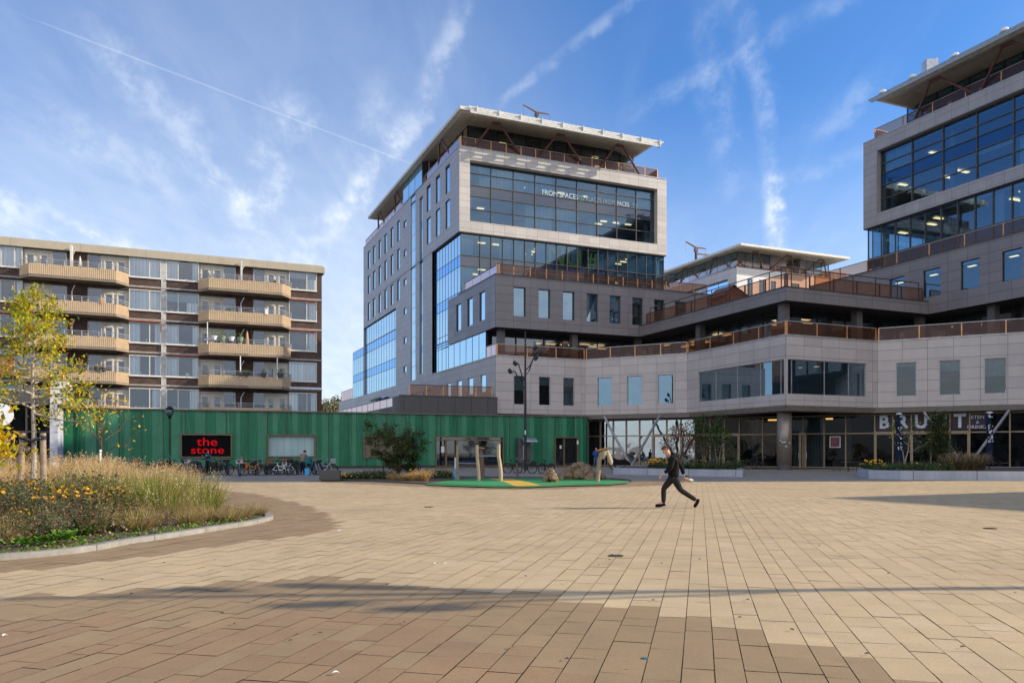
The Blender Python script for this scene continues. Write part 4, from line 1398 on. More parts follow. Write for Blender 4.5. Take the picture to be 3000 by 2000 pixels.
roof_crane((*off(K1, 3.0, 16.7), ZR + 3.2), math.atan2(U.y, U.x), 'dark roof crane with a raised arm and long boom on the rear tower', 2.6, boom=5.5)
b = MB(); q_ = off(K1, 0.5, 27); b.box(q_[0] - 2.5, q_[0] + 2.5, q_[1] - 3, q_[1] + 3, ZR, ZR + 1.1); b.build('roof_box', M['steel'], KT)
# off to the right, out of the frame: its roof corner throws the wedge of shade on the paving
hB = 22.0
tB = hB / math.tan(SUN_EL)
SB = (10.4 + tB * math.cos(SUN_AZ), 26.2 + tB * math.sin(SUN_AZ))
sb_ = empty('brick_block', (SB[0], SB[1], 0), 0, 'brick block beyond the right edge that shades the paving', 'building')
b = MB(); b.prism([SB, off(SB, 30, 0), off(SB, 30, -30), off(SB, 0, -30)], 0, hB); b.build('wall', M['brick'], sb_)

# ================================================================ apartment block
AP = empty('apartment_block', (E1[0] - 12, E1[1] - 4, 0), 0, 'dark brick apartment block with white window bays and ribbed beige balconies', 'apartment building')
FE = Fac(E1, U, NU)
AL = FE.s(-140)
ST = 3.05
b = MB()
Fside = Fac(E1, V, U)
FE.box(b, AL, 0, -11, -0.35, 0, 19.62)
b.build('brick_core', M['brick'], AP)
# front skin: brick with openings
bays = [dict(w=(-140, 67)), dict(b=(67, 378)), dict(w=(378, 472)), dict(w=(487, 583)), dict(b=(583, 846)), dict(w=(846, 928))]
wallm = MB()
opn = []
for k in range(6):
    zt, zb = 19.72 - ST * k, 17.8 - ST * k
    for by in bays:
        if 'w' in by:
            a, c = by['w']
            if a == -140:
                for a2, c2 in ((-140, -75), (-70, -4), (1, 66.5)):
                    opn.append((FE.s(a2), FE.s(c2), zb, zt - 0.02, k, 'w'))
            else:
                opn.append((FE.s(a), FE.s(c), zb, zt - 0.02, k, 'w'))
H = [(o[0], o[1], o[2], o[3]) for o in opn]
for k in range(6):
    for a, c in ((67, 378), (583, 846)):
        H.append((FE.s(a), FE.s(c), 16.95 - ST * k, 19.6 - ST * k))
FE.wall(wallm, AL, 0, 0, 19.62, H, 0, 0.2)
wallm.build('brick_wall', M['brick'], AP)
# white piers and floor strips
pr = MB()
FE.box(pr, FE.s(472), FE.s(487), -0.1, 0.03, 0.2, 19.61)
pr.build('white_pier', plain('grey_pier', (0.46, 0.45, 0.43), .7), AP)
for k in range(6):
    s_ = MB()
    FE.box(s_, AL, 0.02, -0.2, 0.06, 19.80 - ST * (k + 1) + 0.10, 19.80 - ST * (k + 1) + 0.26)
    s_.build('floor_strip', M['concrete'], AP)
fa = MB()
FE.box(fa, AL, 0.25, -11.2, 0.28, 19.63, 20.26)
FE.box(fa, AL, 0.05, -11.0, 0.10, 20.261, 20.40)
fa.build('fascia', [M['concrete_beige']], AP)
# windows
ar = random.Random(5)
curt = {}
for (a, c, zb, zt, k, _) in opn:
    if zt < 4: continue
    g = MB()
    FE.quad(g, a + .06, c - .06, zb + .07, zt - .06, -0.08)
    go = g.build('window', M['apt_glass'], AP)
    f = MB()
    e = 0.075
    for p, q, r, s in ((a, a + e, zb, zt), (c - e, c, zb, zt), (a + e, c - e, zb, zb + e), (a + e, c - e, zt - e, zt), (a + (c - a) * 0.64 - .04 if c > FE.s(300) and a > FE.s(800) or c < FE.s(480) else a + (c - a) * 0.36 - .04, (a + (c - a) * 0.64 if c > FE.s(300) and a > FE.s(800) or c < FE.s(480) else a + (c - a) * 0.36) + .04, zb + e, zt - e)):
        FE.box(f, p, q, -0.07, 0.03, r, s)
    f.build('frame', M['frame_white'], go)
    f = MB(); FE.box(f, a - 0.02, c + 0.02, -0.06, 0.12, zb - 0.09, zb - 0.002); f.build('sill', M['frame_white'], go)
    r = MB()
    FE.quad(r, a, c, zb, zt, -1.5, 0)
    t = ar.random()
    if k == 3 and abs(a - FE.s(487)) < .5: t = 0.45
    if k == 4 and a > FE.s(480): t = 0.93 if a < FE.s(840) else 0.5
    if t < 0.34:
        FE.quad(r, a, c, zb + .05, zt, -0.22, 1)
    elif t < 0.6:
        FE.quad(r, a, a + (c - a) * 0.34, zb + .05, zt, -0.22, 1); FE.quad(r, c - (c - a) * 0.2, c, zb + .05, zt, -0.22, 1)
    elif t < 0.8:
        FE.quad(r, a, c, zb + (zt - zb) * ar.uniform(0.3, 0.7), zt, -0.22, 2); FE.quad(r, a + (c - a) * .62, c, zb, zt, -0.26, 1)
    else:
        FE.quad(r, c - (c - a) * 0.28, c, zb + .05, zt, -0.22, 1)
    for q in range(4):
        x = a + 0.3 + ar.random() * (c - a - 0.7)
        FE.box(r, x, x + ar.uniform(.12, .3), -0.5, -0.3, zb + .06, zb + ar.uniform(.2, .5), ar.choice((1, 3, 2)))
    r.build('room', [M['interior_dark'], M['apt_curtain'], M['blind'], L['dark']], go)
# rolled awnings over some windows
for px0, px1, k, mt in ((846, 928, 1, 'awning_red'), (846, 928, 2, 'awning_red'), (378, 472, 2, 'awning_red'), (487, 583, 3, 'awning_red'), (487, 583, 1, 'awning_dark'), (487, 583, 2, 'awning_dark'), (846, 941, 4, 'awning_white'), (0, 66, 2, 'awning_red'), (0, 66, 1, 'awning_dark')):
    a_ = MB(); z = 19.78 - ST * k
    FE.box(a_, FE.s(px0), FE.s(px1), 0.07, 0.26, z - (0.02 if mt != 'awning_white' else -0.25), z + (0.11 if mt != 'awning_white' else 0.47))
    FE.box(a_, FE.s(px1) - .05, FE.s(px1), 0.07, 0.12, z - 0.9, z - 0.02) if mt == 'awning_red' else None
    a_.build('awning', M[mt], AP)
# balcony recesses: cream back wall with doors, windows, brick pier, downpipe
LAYA = dict(span=(67, 378), door=[(75, 103), (117, 143), (305, 332), (342, 369)], win=[(153, 195), (257, 298)], brick=(196, 256), pipe=211, front=(84, 339), left=56, right=378)
LAYB = dict(span=(583, 846), door=[(588, 614), (624, 650), (782, 805), (815, 839)], win=[(653, 690), (743, 777)], brick=(691, 742), pipe=706, front=(612, 827), left=580, right=853)
PO = 1.55
bal = []
for LY in (LAYA, LAYB):
    a, c = FE.s(LY['span'][0]), FE.s(LY['span'][1])
    for k in range(6):
        zf, zt = 16.95 - ST * k, 19.6 - ST * k
        if zt < 4: continue
        bw = MB()
        hh = [(FE.s(p, -.25), FE.s(q, -.25), zf + 0.9, zf + 2.05) for p, q in [(x[0] + 5, x[1] - 5) for x in LY['door']]]
        hw = [(FE.s(p, -.25), FE.s(q, -.25), zf + 0.55, zf + 2.6) for p, q in LY['win']]
        FE.wall(bw, a, c, zf, zt, hh + hw, -0.24, 0.08)
        bo = bw.build('bay_wall', M['frame_cream'], AP)
        br = MB(); FE.box(br, FE.s(LY['brick'][0]), FE.s(LY['brick'][1]), -0.235, -0.18, zf, zt); br.build('brick_pier', M['brick'], bo)
        for (p, q) in LY['door']:
            d = MB(); s0, s1 = FE.s(p, -.25), FE.s(q, -.25)
            for (e0, e1, z0, z1) in ((s0, s0 + .10, zf, zf + 2.25), (s1 - .10, s1, zf, zf + 2.25), (s0 + .10, s1 - .10, zf + 2.13, zf + 2.25), (s0, s1, zf + 2.40, zf + 2.5)):
                FE.box(d, e0, e1, -0.238, -0.16, z0, z1)
            d.build('door_frame', M['frame_white'], bo)
        for kind_, hs_l in (('door_pane', hh), ('balcony_window', hw)):
            for h_ in hs_l:
                gg = MB(); FE.quad(gg, h_[0], h_[1], h_[2], h_[3], -0.30)
                go_ = gg.build(kind_, M['apt_glass'], bo)
                rr = MB()
                u = ar.random()
                FE.quad(rr, h_[0], h_[1], h_[2], h_[3], -0.75, 0)
                if u < .55: FE.quad(rr, h_[0], h_[1], h_[2] + (h_[3] - h_[2]) * ar.choice((0, 0, .5)), h_[3], -0.36, 1)
                if kind_ == 'balcony_window':
                    FE.box(rr, h_[0], h_[1], -0.29, -0.20, h_[2] - .06, h_[2], 2)
                    FE.box(rr, h_[0], h_[0] + .06, -0.29, -0.20, h_[2], h_[3], 2)
                    FE.box(rr, h_[1] - .06, h_[1], -0.29, -0.20, h_[2], h_[3], 2)
                rr.build('curtains', [M['interior_dark'], M['apt_curtain'], M['frame_white']], bo)
    p = MB(); s = FE.s(LY['pipe'], 0.5)
    for k in range(5):
        p.tube([FE.pt(s, 0.5, 16.9 - ST * k), FE.pt(s, 0.5, 19.0 - ST * k)], 0.055, 8)
        p.tube([FE.pt(s, 0.5, 19.0 - ST * k), FE.pt(s + 0.25, 0.9, 19.5 - ST * k)], 0.05, 6)
    p.build('downpipe', M['frame_white'], AP)
    sc = MB()
    FE.box(sc, s - .08, s + .08, 0.4, 1.25, 18.0, 19.95)
    sc.build('screen', M['frame_white'], AP)
    for k in range(5):
        zf, zt = 16.85 - ST * k, 18.0 - ST * k
        f0, f1 = FE.s(LY['front'][0], PO), FE.s(LY['front'][1], PO)
        s0, s1 = FE.s(LY['left'], 0.05), FE.s(LY['right'], 0.05)
        sl_ = MB()
        P0, P1, P2, P3 = FE.pt(s0, 0.0, 0), FE.pt(f0, PO, 0), FE.pt(f1, PO, 0), FE.pt(s1, 0.0, 0)
        sl_.prism([(p.x, p.y) for p in (P0, P1, P2, P3)], zf + 0.05, zf + 0.22)
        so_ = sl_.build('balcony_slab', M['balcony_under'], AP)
        # ribbed front: real corrugation
        fr = MB()
        def ribs(A, B, n):
            A, B = Vector(A), Vector(B)
            d = (B - A).normalized(); nn = Vector((d.y, -d.x, 0)); Lg = (B - A).length
            pts = []
            for i in range(n):
                x0 = Lg * i / n
                w_ = Lg / n
                pts += [(x0, 0.0), (x0 + w_ * .50, 0.0), (x0 + w_ * .60, -0.045), (x0 + w_ * .90, -0.045)]
            pts.append((Lg, 0.0))
            V_ = [A + d * x + nn * o for x, o in pts]
            vs = [(p.x, p.y, zf) for p in V_] + [(p.x, p.y, zt) for p in V_]
            m_ = len(V_)
            fr.shared(vs, [(i, i + 1, m_ + i + 1, m_ + i) for i in range(m_ - 1)])
        ribs(P0, P1, 13); ribs(P1, P2, int((P2 - P1).length / 0.158)); ribs(P2, P3, 17)
        fr.build('balcony_front', M['beige_metal'], so_)
        rl_ = MB()
        for A, B, n in ((P0, P1, 1), (P1, P2, 5), (P2, P3, 1)):
            for h_ in (0.13, 0.27, 0.42):
                rl_.tube([A + Vector((0, 0, zt + h_)), B + Vector((0, 0, zt + h_))], 0.030 if h_ > .4 else 0.02, 6)
            for i in range(n + 1):
                q = A.lerp(B, i / n)
                rl_.tube([q + Vector((0, 0, zt - .1)), q + Vector((0, 0, zt + .42))], 0.035, 6)
        rl_.build('balcony_rail', M['rail_grey'], so_)
        bal.append((k, P0, P1, P2, P3, zt, LY is LAYB))
# balcony clutter: things standing on the balconies
def pot(p, mt, label, s=1.0, leaf=None, grp='planters on the balcony rails'):
    e = empty('balcony_planter', p, 0, label, 'planter', grp)
    m = MB(); m.lathe((0, 0, 0), [(0.16 * s, 0), (0.26 * s, 0.30 * s), (0.27 * s, 0.34 * s)], 10)
    m.build('pot', M[mt], e, local=True)
    q = MB()
    r_ = random.Random(hash(label) % 999)
    for i in range(26):
        c_ = Vector((r_.gauss(0, .14), r_.gauss(0, .14), 0.34 + r_.random() * .3)) * s
        d_ = Vector((r_.gauss(0, 1), r_.gauss(0, 1), r_.gauss(0, 1))).normalized() * .06 * s
        t_ = d_.orthogonal().normalized() * .04 * s
        q.face([c_ - d_, c_ + t_, c_ + d_, c_ - t_])
    q.build('plant', L[leaf or 'green'], e, local=True)
    return e
bB = [x for x in bal if x[6]]
bA = [x for x in bal if not x[6]]
k2 = bB[2]
for i, (f, mt, nm_) in enumerate(((.07, 'white', 'white'), (.18, 'greygreen', 'pale green'), (.30, 'white', 'second white'), (.42, 'greygreen', 'second pale green'))):
    p = k2[2].lerp(k2[3], f); p.z = k2[5] + 0.22
    e = pot(p, mt, '%s planter box on the third balcony from the top, right stack' % nm_, 1.15)
k3 = bA[3]
for i, (f, lf) in enumerate(((.48, 'dark'), (.57, 'yellow'), (.63, 'brown'), (.78, 'gold'), (.86, 'brown'))):
    p = k3[2].lerp(k3[3], f); p.z = k3[5] - 0.05
    pot(p, 'bench_stone', 'dark pot, %s plants, lowest left-stack balcony' % ('deep green', 'yellow feathery', 'brown', 'golden', 'withered low')[i], 1.0 if i != 1 else 1.4, lf)
k4 = bB[3]
for i, (f, lf, s) in enumerate(((.42, 'dark', 1.0), (.50, 'green', 1.05), (.74, 'brown', 1.1), (.97, 'olive', 1.25))):
    p = k4[2].lerp(k4[3], f); p.z = k4[5] - 0.05
    pot(p, 'bench_stone', 'pot with %s, lowest right-stack balcony' % ('trailing dark plant', 'bushy green plant', 'brown drooping plant', 'tall climbing plant at the corner')[i], s, lf)
pm = empty('awning_pole', tuple(k2[2].lerp(k2[3], -0.02)[:2]) + (k2[5],), 0, 'thin white pole standing at the left end of the third right-stack balcony', 'pole')
m = MB(); m.tube([(0, 0, -.2), (0, 0, 1.9)], .04, 6); m.build('pole_tube', M['white'], pm, local=True)
m = MB(); m.tube([(-.25, 0, .2), (.3, 0, .3)], .05, 6); m.build('bracket', M['white'], pm, local=True)
for f, lb in ((.42, 'left'), (.93, 'right')):
    p = k4[2].lerp(k4[3], f)
    m = MB(); m.tube([(p.x, p.y, k4[5] - .3), (p.x, p.y, k4[5] + 1.85)], .05, 6)
    tag(m.build('awning_pole', M['white'], None), '%s white upright under the awning of the lowest right-stack balcony' % lb, 'pole', 'uprights of the balcony awning')
p = bB[1][2].lerp(bB[1][3], .6)
for kk, (f, hgt) in enumerate(((.53, 1.9), (.47, 1.3))):
    p = bB[2][2].lerp(bB[2][3], f) + Vector((.1, .6, 0))
    e = empty('closed_parasol', (p.x, p.y, bB[2][5] - 1), 0, ('dark closed parasol against the brick pier, third right-stack balcony', 'pale closed parasol beside the downpipe, third right-stack balcony')[kk], 'parasol')
    m = MB(); m.lathe((0, 0, .6), [(.1, 0), (.2, .3), (.1, 1.4), (.03, 1.75)], 8); m.build('canopy', M['charcoal' if kk == 0 else 'paper'], e, local=True)
    m = MB(); m.tube([(0, 0, 0), (0, 0, 2.4)], .025, 5); m.build('pole', M['steel'], e, local=True)

lb_k = ('top', 'second', 'third', 'fourth')
for i, (B_, k, f, kd) in enumerate(((bA, 0, .52, 'parasol'), (bB, 0, .52, 'chair'), (bB, 0, .88, 'bench'), (bB, 1, .22, 'chair'), (bA, 1, .84, 'cloth'), (bA, 2, .78, 'chair'), (bB, 1, .78, 'cloth'), (bA, 3, .30, 'cloth'), (bB, 3, .12, 'chair'))):
    b_ = B_[k]; p = b_[2].lerp(b_[3], f); st_n = 'right' if b_[6] else 'left'
    zf_ = b_[5] - .95
    if kd == 'parasol':
        e = empty('closed_parasol', (p.x + .2, p.y + .5, zf_), 0, 'small closed cream parasol on the %s %s-stack balcony' % (lb_k[k], st_n), 'parasol')
        m = MB(); m.lathe((0, 0, .8), [(.08, 0), (.16, .25), (.08, .9), (.02, 1.15)], 8); m.build('canopy', M['frame_cream'], e, local=True)
        m = MB(); m.tube([(0, 0, 0), (0, 0, 2.0)], .02, 5); m.build('pole', M['steel'], e, local=True)
    elif kd == 'cloth':
        m = MB()
        q0 = b_[2].lerp(b_[3], f - .02); q1 = b_[2].lerp(b_[3], f + .02)
        n_ = Vector((.3958, -.9183, 0)) * .05
        z1_ = b_[5] + .43
        m.face([q0 + n_ + Vector((0, 0, z1_)) - Vector((0, 0, q0.z)), q1 + n_ + Vector((0, 0, z1_)) - Vector((0, 0, q1.z)), q1 + n_ * 1.5 + Vector((0, 0, z1_ - .55)) - Vector((0, 0, q1.z)), q0 + n_ * 1.3 + Vector((0, 0, z1_ - .5)) - Vector((0, 0, q0.z))])
        tag(m.build('hanging_cloth', M[('white', 'paper', 'greygreen')[i % 3]], None), 'cloth hung over the rail of the %s %s-stack balcony' % (lb_k[k], st_n), 'cloth')
    else:
        e = empty('balcony_chair', (p.x + .1, p.y + .6, zf_), .4 + i, 'dark chair back showing above the rail, %s %s-stack balcony, %s part' % (lb_k[k], st_n, 'left' if f < .4 else ('middle' if f < .7 else 'right')), 'chair')
        m = MB(); m.box(-.22, .22, -.22, .22, .42, .46); m.build('seat', M['rail_dark'], e, local=True)
        m = MB(); m.box(-.22, .22, .19, .22, .46, 1.30); m.build('backrest', M['rail_dark'], e, local=True)
        for x in (-.2, .2):
            for y in (-.2, .2):
                m = MB(); m.tube([(x, y, 0), (x, y, .42)], .015, 5); m.build('leg', M['rail_dark'], e, local=True)

# ================================================================ green clad hall
GB = empty('green_hall', (-12, 77, 0), 0, 'low flat hall clad in green panels with scribbled pale lines', 'building')
GN = Vector((0.3404, -0.9403, 0))
FH = Fac((-37.9, 66.5), (0.9403, 0.3404), GN)
g0, g1 = FH.s(150), FH.s(1722)
GZ = 5.22
gh = [(FH.s(529), FH.s(680), 1.02, 3.15), (FH.s(783), FH.s(925), 1.05, 3.15), (FH.s(1063), FH.s(1191), .98, 3.12), (FH.s(1275), FH.s(1474), .05, 3.1), (FH.s(1623), FH.s(1692), .05, 3.12)]
gw = MB()
# base sheet with openings, then the folded panels on top of it
FH.wall(gw, g0, g1, 0.0, GZ, gh, -0.10, 0.22, 2)
s = g0
pw = 1.78
k = 0
gr = random.Random(21)
while s < g1 - 0.05:
    e = min(s + pw * gr.choice((.96, 1.0, 1.05)), g1)
    for (z0, z1) in ((0.22, GZ),):
        # split the panel in height where an opening crosses it
        parts = [(s, e, z0, z1)]
        for (a, c, zb, zt) in gh:
            new = []
            for (p, q, r, t) in parts:
                if q <= a or p >= c:
                    new.append((p, q, r, t)); continue
                if p < a: new.append((p, a, r, t))
                if q > c: new.append((c, q, r, t))
                if t > zt: new.append((max(p, a), min(q, c), zt, t))
                if r < zb: new.append((max(p, a), min(q, c), r, zb))
            parts = new
        mat = 0 if gr.random() < .5 else 1
        for (p, q, r, t) in parts:
            if q - p < 0.04 or t - r < .05: continue
            n = 4
            xs = [p + (q - p) * i / n for i in range(n + 1)]
            def prof(x):
                f = (x - s) / (e - s)
                return 0.13 * math.sin(math.pi * min(f * 1.0, 1)) ** .8 * (1 - .5 * f)
            for i in range(n):
                o0_, o1_ = prof(xs[i]), prof(xs[i + 1])
                gw.face([FH.pt(xs[i], o0_, r + .01), FH.pt(xs[i + 1], o1_, r + .01), FH.pt(xs[i + 1], o1_, t), FH.pt(xs[i], o0_, t)], None, (0, 0, 1, 1)[i] if mat else (0, 1, 0, 0)[i])  # paler green strips paint in the light reflected by the panel's curve
            FH.box(gw, q - .02, q + .02, -0.02, 0.03, r, t, 2)
    # scribbled lines
    for j in range(5):
        x0 = s + gr.uniform(.15, pw - .15); x1 = min(max(x0 + gr.uniform(-.55, .55), s + .1), e - .1)
        zz0, zz1 = gr.choice(((.3, GZ), (.3, GZ), (3.2, GZ), (.3, 3.4)))
        if x0 > e - .1: continue
        for (a, c, zb, zt) in gh:
            if min(x0, x1) < c and max(x0, x1) > a: zz0 = max(zz0, zt + .05)
        w_ = .011
        gw.face([FH.pt(x0 - w_, .145, zz0), FH.pt(x0 + w_, .145, zz0), FH.pt(x1 + w_, .145, zz1 - .05), FH.pt(x1 - w_, .145, zz1 - .05)], None, 3)
    s = e
    k += 1
gw.build('panel_wall', [M['green_a'], M['green_sheen'], M['rail_dark'], M['green_line']], GB)
b = MB()
FH.box(b, g0, g1 + .05, -0.35, 0.26, GZ, GZ + 0.11)
b.build('roof_edge', M['fascia'], GB)
b = MB(); FH.box(b, g0, g1 + .02, -1.5, 0.02, 0, .2); b.build('plinth', M['rail_dark'], GB)
b = MB(); FH.box(b, g0 + .05, g1 - .05, -9, -0.4, 0.1, GZ - .03); b.build('hall_body', M['interior_dark'], GB)
def fr_(F, a, c, zb, zt, w_=.1, mt='bronze', name='window_frame', par=None, o0=-.02, o1=.22):
    m = MB()
    for p, q, r, t in ((a, a + w_, zb, zt), (c - w_, c, zb, zt), (a + w_, c - w_, zb, zb + w_), (a + w_, c - w_, zt - w_, zt)):
        F.box(m, p, q, o0, o1, r, t)
    return m.build(name, M[mt], par)
# black screen with red words
a, c, zb, zt = gh[0]
f = fr_(FH, a, c, zb, zt, .12, 'bronze', 'screen_frame', GB)
m = MB(); FH.box(m, a + .12, c - .12, -.12, -.03, zb + .12, zt - .12); so2 = m.build('sign_board', M['sign_black'], GB)
ctr = (a + c) / 2 + .05
text_mesh('sign_lettering', 'the', 1.04, M['sign_red'], so2, face_mat(FH, ctr + .0, -.015, 2.12), .01, 0, 1.26, 1.02, 'CENTER')
text_mesh('sign_lettering', 'stone', 0.92, M['sign_red'], so2, face_mat(FH, ctr + .03, -.015, 1.42), .01, 0, 1.34, 1.02, 'CENTER')
a, c, zb, zt = gh[1]
f = fr_(FH, a, c, zb, zt, .12, 'bronze', 'window_frame', GB)
m = MB(); FH.quad(m, a + .12, c - .12, zb + .12, zt - .12, -.14); m.build('window_blinds', panels('pale_blinds', (0.36, 0.50, 0.50), .62, 20, joint=.04, jcol=.7, var=.04), GB)
a, c, zb, zt = gh[2]
f = fr_(FH, a, c, zb, zt, .12, 'bronze', 'window_frame', GB)
m = MB(); FH.quad(m, a + .12, c - .12, zb + .12, zt - .12, -.14); m.build('window_shutter', plain('beige_shutter', (.17, .14, .09), .6), GB)
a, c, zb, zt = gh[3]
f = fr_(FH, a, c, zb, zt, .10, 'bronze', 'entrance_frame', GB)
m = MB(); FH.quad(m, a + .1, c - .1, zb, zt - .1, -.12); gg = m.build('entrance_glass', M['glass_flat'], GB)
m = MB(); FH.quad(m, a, c, zb, zt, -.31, 0); FH.quad(m, FH.s(1355), c, zb + .1, zt - .8, -.29, 1); m.build('entrance_room', [M['interior_dark'], plain('dusty_glass', (.06, .10, .11), .4)], GB)
m = MB()
for px in (1306, 1337):
    FH.box(m, FH.s(px) - .08, FH.s(px) + .08, -.1, .16, zb, zt - .4)
FH.box(m, a, c, -.1, .17, zt - .42, zt - .3)
m.build('door_mullions', M['bronze'], GB)
m = MB(); FH.box(m, FH.s(1293), FH.s(1303), -.1, -.08, 1.5, 2.1); m.build('notice', M['white'], GB)
a, c, zb, zt = gh[4]
f = fr_(FH, a, c, zb, zt, .12, 'bronze', 'door_frame', GB)
m = MB(); FH.quad(m, a + .1, c - .1, zb, zt - .1, -.12); m.build('door_glass', M['glass_flat'], GB)
m = MB(); FH.box(m, FH.s(1650), FH.s(1654), -.1, .1, zb, zt - .1); m.build('door_mullion', M['bronze'], GB)
m = MB(); FH.box(m, FH.s(1640.5), FH.s(1646), -.1, -.08, 1.9, 2.25); m.build('notice', M['white'], GB)
m = MB(); FH.box(m, FH.s(1687.5), FH.s(1692), .2, .24, 2.35, 2.75); m.build('house_sign', M['white'], GB)
m = MB(); m.tube([FH.pt(g1 - .1, .3, 0.1), FH.pt(g1 - .1, .3, 4.6), FH.pt(g1 + .3, .5, 5.0)], .09, 8); m.build('downpipe', M['rail_dark'], GB)
# ticket / cash machine box with curved hood
q = FH.pt(FH.s(1533), .4, 0)
kb = empty('kiosk', q, math.atan2(FH.d.y, FH.d.x), 'dark kiosk box with a curved pale hood against the green wall behind the tall lamp', 'kiosk')
m = MB(); m.box(-.85, .45, -.45, .3, 0, 2.95); m.build('cabinet', M['dark_metal_panel'], kb, local=True)
m = MB()
pr_ = [(-.5 - 0.0, 2.98), (-.75, 2.95), (-1.0, 2.86), (-1.2, 2.72), (-1.3, 2.58)]
for (y0, z0), (y1, z1) in zip(pr_[:-1], pr_[1:]):
    m.face([(-.55, y0 + .1, z0), (.95, y0 + .1, z0), (.95, y1 + .1, z1), (-.55, y1 + .1, z1)]); m.face([(-.55, y1 + .1, z1 - .04), (.95, y1 + .1, z1 - .04), (.95, y0 + .1, z0 - .04), (-.55, y0 + .1, z0 - .04)])
m.build('hood', M['steel'], kb, local=True)
m = MB(); m.box(-.35, -.05, -.5, -.46, .8, 2.2); m.build('front_sign', M['steel'], kb, local=True)

# raised terrace block of dark panels on the roof of the hall, with copper glass
TB = empty('roof_terrace', (-8, 80, 5.3), 0, 'dark panelled terrace block with copper glass rail on top of the green hall', 'terrace')
FT = Fac((FH.pt(0, -.45, 0).x, FH.pt(0, -.45, 0).y), FH.d, GN)
t0, t1 = FT.s(1172), FT.s(1457)
m = MB(); FT.box(m, t0, t1, -14, 0, GZ + .02, 7.05); m.build('panel_block', M['dark_metal_panel'], TB)
m = MB(); FT.box(m, t0 - .05, t1 + .05, -.5, .06, 7.05, 7.12); m.build('edge', M['dark_coping'], TB)
railing(TB, FT, FT.s(1200, -.8), FT.s(1441, -.8), 7.1, 1.1, -.8, 1.6, top=M['rail_dark'])
FT2 = Fac(FT.pt(t0, 0, 0)[:2], V, NV)
m = MB(); FT2.box(m, 0, 44, -.5, -.01, GZ - .5, 6.15); FT2.box(m, 0, 3, -.5, -.011, 6.15, 7.04); m.build('side_wall', M['dark_metal_panel'], TB)
railing(TB, FT2, 0.1, 44, 6.1, .98, -.2, 3.0, top=M['rail_dark'])
m = MB()
FT2.box(m, 0, 44, -3.0, -2.94, 7.6, 7.66)
for i in range(12): FT2.box(m, 2 + i * 3.8, 2.06 + i * 3.8, -3.0, -2.94, 5.5, 7.6)
m.build('back_rail', M['rail_dark'], TB)
for i, (nm_, mt, px, lab) in enumerate((('sun_sail', 'leafgreen', 1078, 'lime green canvas on the side terrace above the green hall'), ('sun_sail', 'blue', 1095, 'blue canvas beside the lime green one on the side terrace'), ('sun_sail', 'amber', 1090, 'amber yellow canvas seen through the copper glass of the side terrace'))):
    s = FT2.s(px); p = FT2.pt(s, -1.2, 0)
    e = empty(nm_, (p.x, p.y, 6.2), math.atan2(V.y, V.x), lab, 'canvas', 'canvases on the side terrace')
    m = MB()
    wd_, hh_ = ((1.2, .35), (1.8, .35), (4.0, .7))[i]
    zz = (1.15, 1.0, -.1)[i]
    vs = []
    for a_ in range(5):
        for b_ in range(3):
            vs.append((-wd_ + 2 * wd_ * a_ / 4, (b_ - 1) * .8, zz + hh_ * (1 - abs(b_ - 1)) + .1 * math.sin(a_ * 2.1)))
    m.shared(vs, [(a_ * 3 + b_, a_ * 3 + b_ + 1, a_ * 3 + b_ + 4, a_ * 3 + b_ + 3) for a_ in range(4) for b_ in range(2)])
    m.build('canvas', M[mt], e, local=True)
    m = MB(); m.tube([(-wd_ * .8, 0, -.8), (-wd_ * .8, 0, zz + hh_)], .04, 5); m.build('mast', M['steel_black'], e, local=True)

# ================================================================ white-framed shop at the left edge
SH = empty('corner_shop', (-38, 62, 0), 0, 'shop with white pillars and dark glass behind the yellow tree at the left edge', 'shop')
FS = Fac((-34.6, 61.0), U, NU)
sp1 = FS.s(168)
m = MB(); FS.box(m, FS.s(146), FS.s(169), -3.4, 0, 0, 6.0); m.build('pillar', plain('pillar_shaded', (0.42, 0.43, 0.50), .6), SH)  # white pillar, with its shade put into the lavender-grey colour
m = MB(); FS.box(m, FS.s(147), FS.s(198), -3.4, 0.03, 5.25, 7.0); m.build('pillar_head', M['frame_white'], SH)
m = MB(); FS.box(m, FS.s(-200), FS.s(147), -3.4, -.02, 5.25, 6.1); m.build('fascia', M['dark_metal_panel'], SH)
glazing(SH, FS, FS.s(-200), FS.s(146), 0.05, 5.25, [FS.s(p) for p in (75, 20, -40, -100)], [3.1], -.4, M['glass_shop'], M['rail_dark'], mw=.12, name='shop_window')
rooms(SH, FS, FS.s(-200), FS.s(146), [(0, 5.2)], -.5, 3, lights=0, dark=True, curtain=.2, module=3)
m = MB(); c_ = FS.pt(FS.s(2), .1, 4.35)
ring = [c_ + FS.d * (.85 * math.cos(t)) + Vector((0, 0, .85 * math.sin(t))) for t in [2 * math.pi * i / 32 for i in range(32)]]
m.face(ring); m.face([p + FS.n * -.1 for p in ring[::-1]])
for i in range(32): m.face([ring[i], ring[i] - FS.n * .1, ring[(i + 1) % 32] - FS.n * .1, ring[(i + 1) % 32]])
tag(m.build('round_sign', M['white'], None), 'round white sign on the dark shop front at the left edge', 'sign')
m = MB(); FS.box(m, FS.s(-30), FS.s(36), -.9, -.7, 7.4, 8.9); tag(m.build('red_board', M['awning_red'], None), 'dark red board on the shop roof behind the yellow tree', 'sign')


